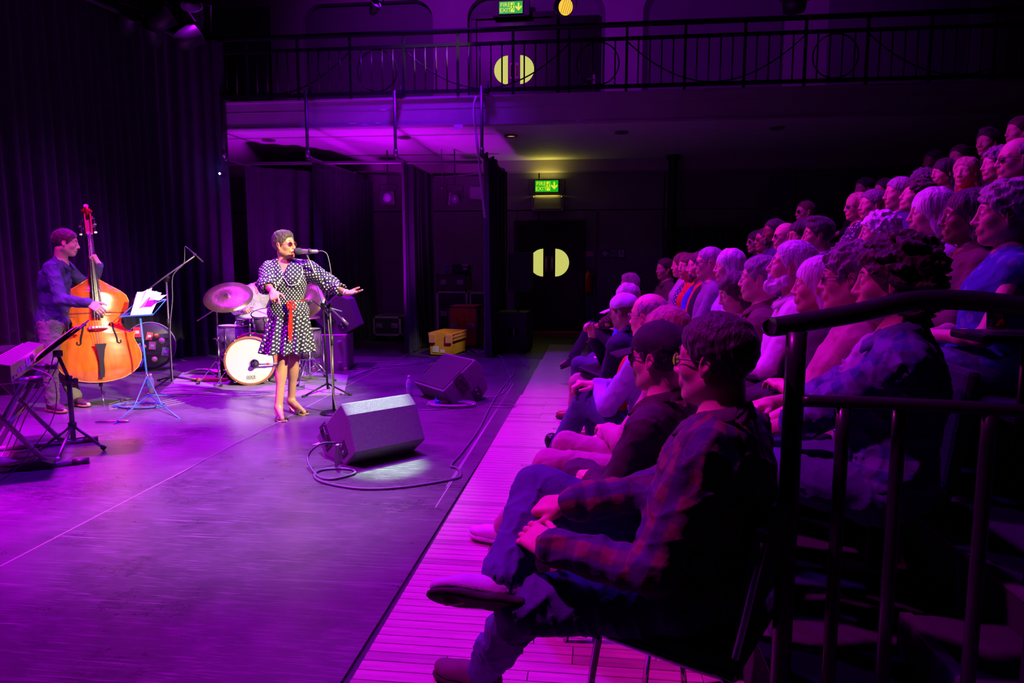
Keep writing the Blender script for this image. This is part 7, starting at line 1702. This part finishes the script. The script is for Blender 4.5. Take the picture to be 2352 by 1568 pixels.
for s_ in (-1, 1):
    P = [(.092, .655), (.108, .668), (.125, .655), (.122, .625), (.130, .58), (.140, .54), (.148, .50), (.150, .465), (.165, .452), (.182, .462), (.178, .48)]
    P = smooth_path([V(a*s_, b, 0) for a, b in P], 5); m_ = len(P)
    mb = MB(); mb.tube([BP(p.x, v0+p.y*.93-.06, archz(p.x, p.y-.06)+.0015) for p in P], [.004+.0055*math.sin(PI*k/(m_-1)) for k in range(m_)], 6)
    for q in ((.096*s_, .648), (.176*s_, .474)): mb.lathe([(0, .004), (.011, .003), (.012, 0)], BP(q[0], v0+q[1]*.93-.06, archz(q[0], q[1]-.06)), R=nrm.to_track_quat('Z', 'Y').to_matrix(), n=12)
    mb.build('f_hole', blackh, bt)
# bridge
zt = .152; vb = v0+.50
P = [(-.085, 0), (-.06, .0), (-.045, .035), (-.02, .03), (0, .045), (.02, .03), (.045, .035), (.06, 0), (.085, 0), (.078, .05), (.065, .07), (.058, .10), (.030, .112), (0, .116), (-.030, .112), (-.058, .10), (-.065, .07), (-.078, .05)]
MB().prism([(a*KB, (b+.038)*KB) for a, b in P], rt_b, nrm, up_b, BP(0, vb, 0), .020).build('bridge', mat('pale maple bridge', (.85, .65, .4), .5), bt)
MB().prism([(-.035, 0), (.035, 0), (.05, .10), (.02, .20), (-.02, .20), (-.05, .10)], rt_b, -up_b, nrm, BP(0, vb-.155, .085), .012).build('tailpiece', ebony, bt) if False else None
tp_ = [(-.016, -.46), (.016, -.46), (.022, -.40), (.020, -.30), (.032, -.20), (.050, -.145), (-.050, -.145), (-.032, -.20), (-.020, -.30), (-.022, -.40)]
mb = MB(); vt = [BP(a, vb+b+.0, .055+.045*(b+.46)/.3) for a, b in tp_]; vt2 = [p+nrm*.014*KB for p in vt]; n_ = len(vt)
mb.add(vt+vt2, [tuple(range(n_)), tuple(range(n_, 2*n_))]+[(i, (i+1) % n_, n_+(i+1) % n_, n_+i) for i in range(n_)]); mb.build('tailpiece', ebony, bt)
# neck, fingerboard
vn0, vn1 = v0+.60, 1.66
fb = MB(); rows_ = []
for k in range(13):
    t_ = k/12; v_ = vn0+(vn1-vn0)*t_; w_ = .046*(1-t_)+.0235*t_; z = .105*(1-t_)+.045*t_
    rows_.append([BP(w_*math.sin(a), v_, z+.012*math.cos(a)) for a in np.linspace(-PI/2, PI/2, 9)]+[BP(w_*.9, v_, z-.014), BP(-w_*.9, v_, z-.014)])
m_ = len(rows_[0]); fb.add([p for r in rows_ for p in r], [(i*m_+j, i*m_+(j+1) % m_, (i+1)*m_+(j+1) % m_, (i+1)*m_+j) for i in range(12) for j in range(m_)]+[tuple(range(m_))], True); fb.build('fingerboard', ebony, bt)
MB().tube([BP(0, v0+.97, -.05), BP(0, v0+1.03, .0), BP(0, v0+1.12, .015), BP(0, 1.50, .02), BP(0, 1.66, .012)], [.05, .040, .030, .024, .024], 12).build('neck', rib, bt)
pb_ = MB()
for s_ in (-1, 1): pb_.prism([(0, -.04), (0, .045), (.20, .02), (.235, -.03), (.20, -.07)], up_b*KB, nrm*KB, rt_b*KB, BP(.024*s_-.006, 1.655, 0), .012)
pb_.prism([(0, -.045), (0, -.02), (.20, -.05), (.20, -.075)], up_b*KB, nrm*KB, rt_b*KB, BP(-.024, 1.655, 0), .048); pb_.build('pegbox', rib, bt)
MB().box(BP(0, 1.655, .05), (.05*KB, .012, .014), R=Rbm).build('nut', M['paper'], bt)
scr = MB(); sp_ = []
for k in range(34):
    a = k/33*2*PI*1.55; r_ = .050*(1-.62*k/33); sp_.append(BP(0, 1.915-r_*math.cos(a+PI)*1.0-.02, -.022+r_*math.sin(a+PI)))
scr.tube(sp_, [.022-.010*k/33 for k in range(34)], 10); scr.tube([BP(-.046, 1.893, -.022), BP(.046, 1.893, -.022)], .015, 12); scr.tube([BP(-.03, 1.893, -.022), BP(.03, 1.893, -.022)], .028, 12); scr.build('scroll', rib, bt)
for s_, vv in ((-1, 1.72), (-1, 1.80), (1, 1.745), (1, 1.825)):
    tn = MB(); tn.tube([BP(s_*.02, vv, -.01), BP(s_*.062, vv, -.01)], .006, 8); tn.lathe([(.0, -.006), (.016, -.006), (.016, .006), (0, .006)], BP(s_*.040, vv, -.01), R=rt_b.to_track_quat('Z', 'Y').to_matrix(), n=14)
    tn.tube([BP(s_*.055, vv, -.01), BP(s_*.060, vv-.045, -.03)], .004, 6); tn.box(BP(s_*.062, vv-.055, -.032), (.030, .022, .008), R=Rbm, bev=.003); tn.build('tuner', M['chrome'], bt)
strm = mat('steel string', (.7, .65, .6), .25, metal=1.0)
for i, k in enumerate((-1.5, -.5, .5, 1.5)): MB().tube([BP(k*.011, 1.70, .035), BP(k*.011, 1.656, .060), BP(k*.023, vb+.007, .158), BP(k*.018, vb-.15, .112)], .0011+.0003*(3-i), 6).build('string', strm, bt)
MB().tube([BP(0, .20, -.10), BP(0, v0+.02, -.10)], .017, 12).build('endpin_collar', ebony, bt); MB().tube([V(0, 0, .004), BP(0, .21, -.10)], .0055, 8).build('endpin', M['chrome'], bt)
# ------------------------------------------------------------------ the bassist
def JJ(**k): return {a: np.array(b, float) for a, b in k.items()}
Yp = 6.02
J = JJ(head=at(151, 557, Yp), neck=at(139, 600, Yp), chest=at(126, 645, Yp), pelvis=at(120, 738, Yp), fwd=(.95, -.30, 0),
       shR=at(118, 618, Yp-.17), shL=at(148, 612, Yp+.19), hipR=at(115, 748, Yp-.09), hipL=at(128, 748, Yp+.09))
fR = onz(122, 950); fL = onz(168, 940)
J['anR'] = np.array([fR.x-.05, fR.y+.06, .085]); J['toeR'] = np.array([fR.x+.12, fR.y-.0, .035]); J['anL'] = np.array([fL.x-.08, fL.y+.14, .085]); J['toeL'] = np.array([fL.x+.10, fL.y+.08, .035])
J['knR'] = np.array(at(113, 838, J['anR'][1]*.5+Yp*.5-.10)); J['knL'] = np.array(at(140, 835, Yp+.12))
wR = np.array(at(207, 697, Yp-.20)); wL = np.array(at(226, 606, Yp+.34))
J['elR'], J['wrR'] = ik(J['shR'], wR, .31, .28, (-.4, -.2, -1)); J['elL'], J['wrL'] = ik(J['shL'], wL, .31, .28, (.1, .4, -1)); J['base'] = np.array([0, 0, 0])
bshirt = C_('navy work shirt', (.045, .045, .13)); bpant = C_('grey-beige trousers', (.17, .145, .15))
fn1 = BP(.0, 1.42, .06)+Vector(e0)
person(J, 'bassist in an untucked navy shirt and grey trousers plucking the double bass', hair='short', hc='brown', top=bshirt, neckline='collar', bottom=bpant, shoes=mat('dark purple leather', (.08, .03, .06), .3), sole=mat('pinkish brown sole', (.35, .12, .10), .5),
       q=1.0, hyaw=.88, hpit=.12, seed=201, nose=1.35, mouth=.3, folds=.006, bulk=1.0, topscale=1.25, hpose=dict(R=dict(curl=.55, thumb=.9, d=np.array(at(238, 716, Yp-.20))-J['wrR'], n=(.1, -.6, .6)), L=dict(curl=1.15, thumb=1.0, d=(-.25, -.25, .9), n=(.8, .3, .2))))
# ------------------------------------------------------------------ the drummer (head hidden by the singer's sleeve)
Yd = 8.25
J = JJ(head=at(618, 622, Yd-.05), neck=at(595, 655, Yd), chest=at(592, 680, Yd), pelvis=at(589, 765, Yd+.05), fwd=(.35, -.94, 0), shR=at(565, 672, Yd), shL=at(629, 668, Yd+.08), hipR=at(574, 768, Yd), hipL=at(601, 768, Yd))
J['knR'] = J['hipR']+np.array([-.15, -.36, -.02]); J['knL'] = J['hipL']+np.array([.28, -.34, -.02]); J['anR'] = J['knR']+np.array([.0, -.06, -.40]); J['anL'] = J['knL']+np.array([.0, -.06, -.40])
for s_ in 'LR': J['toe'+s_] = J['an'+s_]+np.array([.03, -.15, -.04])
J['elR'], J['wrR'] = ik(J['shR'], np.array(at(560, 711, Yd-.40)), .30, .26, (-.8, .2, -.6)); J['elL'], J['wrL'] = ik(J['shL'], np.array(at(649, 725, Yd-.40)), .30, .26, (.8, .2, -.6)); J['base'] = np.array([0, 0, 0.0])
person(J, 'seated drummer in an open white shirt, head hidden behind the singer', hair='short', hc='brown', top=T_['white'], neckline='v', bottom=T_['black'], shoes=M['bplast'], q=1.35, seed=207, folds=.007, topscale=1.5, hpose=dict(R=dict(curl=1.15, thumb=1.0, n=(-.3, -.4, .8)), L=dict(curl=1.1, thumb=1.0)))
st = thing('drum_stool', 'round black stool under the drummer', 'stool', (J['pelvis'][0], J['pelvis'][1], 0)); MB().lathe([(0, .0), (.17, .0), (.18, .03), (.17, .07), (0, .08)], (0, 0, J['pelvis'][2]-.20), n=28).build('seat', M['bplast'], st); MB().tube([(0, 0, .05), (0, 0, J['pelvis'][2]-.20)], .015, 8).build('post', chr_, st); tripod(st, None, .30, .26, chr_)
ds_ = at(548, 738, Yd-.62); o = thing('drumstick', "drumstick in the drummer's right hand", 'drumstick', J['wrR'].tolist()); MB().tube([V(.05, .02, .02), Vector(at(640, 748, Yd-.55))-Vector(J['wrR'])], [.008, .005], 8).build('stick', mat('hickory', (.6, .4, .2), .5), o)
# ------------------------------------------------------------------ keyboard player: only a foot shows inside the frame
kp = V(-4.42, 3.55, 0); fwk = np.array([.84, .54, 0])
fo = onz(22, 1078)
H = np.array([-4.60, 3.20, 1.20]); J = sit(H, math.degrees(math.atan2(.54, .84)), fz=0, lean=-.1, wrL=(.42, .12, .14), wrR=(.42, -.12, .14))
an = np.array([fo.x-.12, fo.y-.03, .085]); J['anL'] = an; J['toeL'] = an+np.array([.155, .02, -.045]); J['knL'] = np.array([J['hipL'][0]*.45+an[0]*.55, J['hipL'][1]*.4+an[1]*.6, .50])
person(J, 'keyboard player beyond the left edge, one pale shoe by the pedal', hair='short', hc='brown', top=T_['black'], bottom=T_['black'], shoes=mat('pale sneaker', (.6, .5, .45), .6), sole=mat('tan sole', (.5, .22, .15), .6), q=1.5, seed=210)
st = thing('piano_stool', 'black stool of the keyboard player', 'stool', (J['pelvis'][0], J['pelvis'][1], 0)); MB().box((0, 0, .41), (.4, .32, .07), bev=.02).build('seat', M['bplast'], st)
for sx in (-.15, .15): MB().tube([(sx, -.12, .38), (-sx, .12, .01)], .012, 8).build('leg', M['iron'], st)
# ------------------------------------------------------------------ the singer
Ys = 5.93
J = JJ(head=at(653, 563, Ys-.02), neck=at(655, 601, Ys), chest=at(662, 642, Ys), pelvis=at(663, 722, Ys), fwd=(.34, -.94, 0),
       shR=at(622, 618, Ys-.02), shL=at(703, 614, Ys+.06), hipR=at(648, 735, Ys), hipL=at(678, 735, Ys+.04))
J['elR'] = np.array(at(613, 655, Ys-.17)); J['wrR'] = np.array(at(627, 670, Ys-.42)); J['elL'] = np.array(at(758, 655, Ys+.08)); J['wrL'] = np.array(at(797, 673, Ys-.06))
gR = onz(640, 968); gL = onz(695, 952)
J['anR'] = np.array(at(640, 930, gR.y+.09)); J['anR'][2] = .125; J['toeR'] = np.array([gR.x+.035, gR.y+.0, .030]); J['anL'] = np.array(at(669, 922, gL.y+.08)); J['anL'][2] = .135; J['toeL'] = np.array([gL.x+.02, gL.y-.01, .030])
J['knR'] = np.array(at(650, 826, Ys-.06)); J['knL'] = np.array(at(676, 822, Ys+.06)); J['base'] = np.array([0, 0, 0.0])
pdot = C_('black polka dot dress', (.018, .018, .035), rough=.8, pattern='dots', col2=(.85, .82, .8), scale=39)
r_, J, T, RH, RT, org = person(J, 'singer in a black polka dot dress with red ribbon and orange sunglasses', skin='singer', fem=True, hair='crew', hc='brown', top=pdot, sleeve='none', neckline='v', bottom=None,
      q=.9, hyaw=1.0, hpit=-.10, mouth=1.25, lips=LIPR, seed=220, folds=.002, bare_legs=True, specs=(mat('orange red frames', (.8, .06, .02), .25), mat('dark lenses', (.05, .01, .02), .08)), scoop=.0,
      hpose=dict(R=dict(curl=1.0, thumb=.9, point=True, d=np.array(at(633, 694, Ys-.50))-J['wrR'], n=(-.25, -.2, .9)), L=dict(curl=.12, thumb=.7, d=np.array(at(830, 672, Ys-.12))-J['wrL'], n=(-.1, .35, -.9))))
org_v = Vector(org)
# puffed sleeves ending below the elbow, with white piping at the cuffs
for sd, endf in (('R', .22), ('L', .45)):
    sh, el, wr = J['sh'+sd], J['el'+sd], J['wr'+sd]; t_ = S(); e_ = el+(wr-el)*endf
    t_.ell(sh*.75+el*.25, [.092, .080, .085], None, .05); t_.cap(sh, el, .070, .080, .05); t_.cap(el, e_, .078, .050, .04)
    fl = e_+unit(wr-el)*.035; t_.cap(e_, fl, .040, .062, .012)
    t_.cap(e_+unit(wr-el)*.01, fl+unit(wr-el)*.04, .036, .056, .004, 's')
    P, Q = t_.mesh(.0065, (), (lambda a, b: (lambda x, y, z: a(x, y, z)+b(x, y, z)))(waves(31, 60, .005, 2.2), waves(32, 130, .0022)), origin=org)
    me = npmesh('puff_sleeve', P, Q); o = link('puff_sleeve', me, r_, pdot); W = P+org; uv = np.zeros((len(W), 3), dtype=np.float32)
    for a, c, rad in ((sh, el, .085), (el, wr, .06)):
        ax = unit(c-a); L_ = np.linalg.norm(c-a); t = (W-a) @ ax; m_ = (t > 0) if a is el else np.ones(len(W), bool); x_ = unit(np.cross(ax, [.3, .5, .8])); y_ = np.cross(ax, x_); rr = W-a-t[:, None]*ax; an_ = np.arctan2(rr @ y_, rr @ x_)
        uv[m_, 0] = (an_*rad)[m_]; uv[m_, 1] = t[m_]+(0 if a is sh else .29)
    a_ = me.attributes.new('cuv', 'FLOAT_VECTOR', 'POINT'); a_.data.foreach_set('vector', uv.ravel())
    ax = Vector(unit(wr-el)); o1 = ax.orthogonal().normalized(); o2 = ax.cross(o1); cc = Vector(fl)-org_v+ax*.005
    MB().tube([cc+(o1*math.cos(a)+o2*math.sin(a))*(.058+.004*math.sin(a*9))+ax*.006*math.sin(a*7) for a in np.linspace(0, 2*PI, 40, endpoint=False)], .0035, 6, close=True).build('cuff_piping', M['paper'], o)
# skirt
zw, zh = at(665, 690, Ys).z, at(665, 808, Ys).z; cW = at(668, 690, Ys); cH = at(661, 808, Ys); NT, NZ = 180, 30; v = []; uv = []
Rx = Matrix([list(r) for r in RT])
for j in range(NZ+1):
    t_ = j/NZ; c = cW.lerp(cH, t_); w_ = .112+(.228-.112)*(t_**.75); dpt = .096+(.19-.096)*(t_**.8)
    for i in range(NT):
        a = 2*PI*i/NT; k = (.005+.020*t_)*math.sin(13*a+1.3*math.sin(3*a)+.8*t_)+(.008*t_)*math.sin(29*a+2*math.sin(2*a)); b_ = .004*math.sin(37*a)*(1-t_)
        p = c+V(RT[0, 1], RT[1, 1], 0)*(-(w_+k+b_)*math.cos(a))+V(RT[0, 0], RT[1, 0], 0).normalized()*((dpt+k+b_)*math.sin(a))
        p.z = c.z-.004*math.sin(13*a)*t_*2; v.append(p-org_v); uv.append(((a-PI/2)*(.11+.105*t_), -t_*(zw-zh), 0))
f = [(j*NT+i, j*NT+(i+1) % NT, (j+1)*NT+(i+1) % NT, (j+1)*NT+i) for j in range(NZ) for i in range(NT)]
me = npmesh('skirt', v, f); sk_ = link('skirt', me, r_, pdot); a_ = me.attributes.new('cuv', 'FLOAT_VECTOR', 'POINT'); a_.data.foreach_set('vector', np.array(uv, dtype=np.float32).ravel()); s_ = sk_.modifiers.new('s', 'SOLIDIFY'); s_.thickness = .004
# belt, bow and ribbon ends
redr = mat('red satin ribbon', (.75, .03, .015), .3); fwv = V(RT[0, 0], RT[1, 0], 0).normalized(); lfv = V(RT[0, 1], RT[1, 1], 0).normalized()
cb_ = cW-org_v+V(0, 0, .004); MB().tube([cb_+lfv*(-.124*math.cos(a))+fwv*(.104*math.sin(a))-V(0, 0, .012*max(0, math.sin(a))**3) for a in np.linspace(0, 2*PI, 48, endpoint=False)], .006, 8, close=True).build('ribbon_belt', redr, r_)
kn_ = at(669, 693, Ys-.13)-org_v
mb = MB()
for (x0, L__, w0, w1, sw, dz) in ((-.01, .27, .018, .034, -.01, 0), (.008, .34, .016, .030, .022, .006)):
    P = [kn_+lfv*(-x0 if False else x0)+V(0, 0, 0)+lfv*(-sw*math.sin(k/9*2.5))*1-V(0, 0, L__*k/9)+fwv*(.012+.055*(k/9)+.008*math.sin(k*1.3)+dz) for k in range(10)]
    for k in range(9):
        a, b = w0+(w1-w0)*k/9, w0+(w1-w0)*(k+1)/9; q = [P[k]-lfv*a/2, P[k]+lfv*a/2, P[k+1]+lfv*b/2, P[k+1]-lfv*b/2]; mb.add(q+[p+fwv*.002 for p in q], [(0, 1, 2, 3), (7, 6, 5, 4), (0, 4, 5, 1), (2, 6, 7, 3), (1, 5, 6, 2), (3, 7, 4, 0)])
mb.build('ribbon_ends', redr, r_)
mb = MB()
for s_ in (-1, 1):
    P = [kn_+fwv*.015, kn_+lfv*s_*.022+V(0, 0, .004)+fwv*.018, kn_+lfv*s_*.032-V(0, 0, .025)+fwv*.02, kn_+lfv*s_*.022-V(0, 0, .065)+fwv*.02, kn_+lfv*s_*.006-V(0, 0, .035)+fwv*.022, kn_+fwv*.018]
    mb.tube(smooth_path(P, 4), [.003+.005*math.sin(PI*k/20) for k in range(21)], 8)
mb.lathe([(0, -.012), (.010, -.008), (.012, 0), (.010, .008), (0, .012)], kn_+fwv*.018, n=12); mb.build('ribbon_bow', redr, r_)
# wide pointed collar with white piping, draped on the bodice
top_o = [c for c in r_.children if c.name.startswith('top')][0]; bod = [c for c in r_.children if c.name.startswith('body')][0]
def bvh(o): me = o.data; return BVHTree.FromPolygons([x.co.copy() for x in me.vertices], [tuple(p.vertices) for p in me.polygons])
bv = bvh(top_o); nk = Vector(J['neck'])-org_v; up_s = V(0, 0, 1); 
def drp(u, z):
    o_ = nk+lfv*u+V(0, 0, z)+fwv*.5; h_, n_, i_, d_ = bv.ray_cast(o_, -fwv, .75)
    if h_ is None: h_ = nk+lfv*u+V(0, 0, z)+fwv*.0
    return h_+fwv*.007
for s_ in (-1, 1):
    inner = [(.058, .045), (.050, .00), (.034, -.045), (.016, -.090), (.0, -.128)]; outer = [(.105, .015), (.150, -.03), (.158, -.11), (.120, -.195), (.050, -.205)]
    n_ = 8; v = []; uvc = []
    for k in range(len(inner)):
        for j in range(n_+1):
            t_ = j/n_; u = inner[k][0]*(1-t_)+outer[k][0]*t_; z = inner[k][1]*(1-t_)+outer[k][1]*t_; u *= s_*1.0
            v.append(drp(u, z)); uvc.append((u+.01, z, 0))
    f = [(k*(n_+1)+j, k*(n_+1)+j+1, (k+1)*(n_+1)+j+1, (k+1)*(n_+1)+j) for k in range(len(inner)-1) for j in range(n_)]
    me = npmesh('collar', v, f); o = link('collar', me, r_, pdot); a_ = me.attributes.new('cuv', 'FLOAT_VECTOR', 'POINT'); a_.data.foreach_set('vector', np.array(uvc, dtype=np.float32).ravel()); sl = o.modifiers.new('s', 'SOLIDIFY'); sl.thickness = .004; sl.offset = 1
    edge = [v[j] for j in range(n_+1)][-1:]+[v[k*(n_+1)+n_] for k in range(1, len(inner))]+[v[(len(inner)-1)*(n_+1)+j] for j in range(n_-1, -1, -1)]
    MB().tube([p+fwv*.003+V(0, 0, .002*math.sin(i*2.1)) for i, p in enumerate(smooth_path(edge, 4))], .0034, 6).build('collar_piping', M['paper'], o)
# bracelet
w_ = Vector(J['wrL'])-org_v; dr = Vector(unit(J['wrL']-J['elL'])); o1 = dr.orthogonal().normalized(); o2 = dr.cross(o1)
MB().tube([w_-dr*.012+(o1*math.cos(a)+o2*math.sin(a))*.029 for a in np.linspace(0, 2*PI, 20, endpoint=False)], .0035, 6, close=True).build('bracelet', mat('pale bracelet', (.8, .7, .6), .3), r_)
# heeled sandals
sand = mat('dark purple leather strap', (.10, .04, .10), .3); nude = mat('tan insole', (.5, .32, .22), .5)
for sd in 'RL':
    an, tz = J['an'+sd], J['toe'+sd]; fd = tz-an; fd[2] = 0; fd = unit(fd); sdv = np.array([-fd[1], fd[0], 0]); heel = np.array([an[0], an[1], 0])-fd*.035; Lf = np.linalg.norm((tz-heel)[:2])+.045
    v = []; n_ = 12
    for k in range(n_+1):
        t_ = k/n_; x = Lf*t_; z = .082*(1-min(1, t_/.62))**1.3*1.0+.010; w_ = .026+.018*math.sin(min(1, t_/.75)*PI*.5)-(.022*max(0, (t_-.85)/.15)**2)
        for zz in (0, .007):
            for s2 in (-1, 1): p = heel+fd*x+sdv*s2*w_; v.append((p[0]-org[0], p[1]-org[1], z+zz-.006))
    f = []
    for k in range(n_): o_ = k*4; f += [(o_, o_+1, o_+5, o_+4), (o_+2, o_+6, o_+7, o_+3), (o_, o_+4, o_+6, o_+2), (o_+1, o_+3, o_+7, o_+5)]
    shp_ = link('sandal', npmesh('sandal', v, f, smooth=False), r_, nude)
    hp_ = Vector(heel+fd*.012)-org_v; hp_.z = 0; MB().tube([hp_+V(0, 0, .003), hp_+V(0, 0, .03), hp_+V(0, 0, .088)], [.006, .007, .016], 10).build('heel', mat('gold heel', (.6, .45, .1), .3, metal=.7), shp_)
    mb = MB(); rows_ = []
    for k in range(5):
        x = Lf*(.56+.055*k); zc_ = .064-.005*k; rows_.append([Vector(heel+fd*x+sdv*.056*math.cos(a))-org_v+V(0, 0, .006+(zc_)*math.sin(a)) for a in np.linspace(0, PI, 10)])
    mb.add([p for r in rows_ for p in r], [(k*10+j, k*10+j+1, (k+1)*10+j+1, (k+1)*10+j) for k in range(4) for j in range(9)], True)
    so = mb.build('strap', sand, shp_); so.modifiers.new('s', 'SOLIDIFY').thickness = .004
    cc = Vector(heel+fd*Lf*.66)-org_v+V(0, 0, .060); MB().tube([cc+Vector(fd)*.011*math.cos(a)+Vector(sdv)*.016*math.sin(a) for a in np.linspace(0, 2*PI, 16, endpoint=False)], .003, 6, close=True).build('ornament', M['chrome'], so)
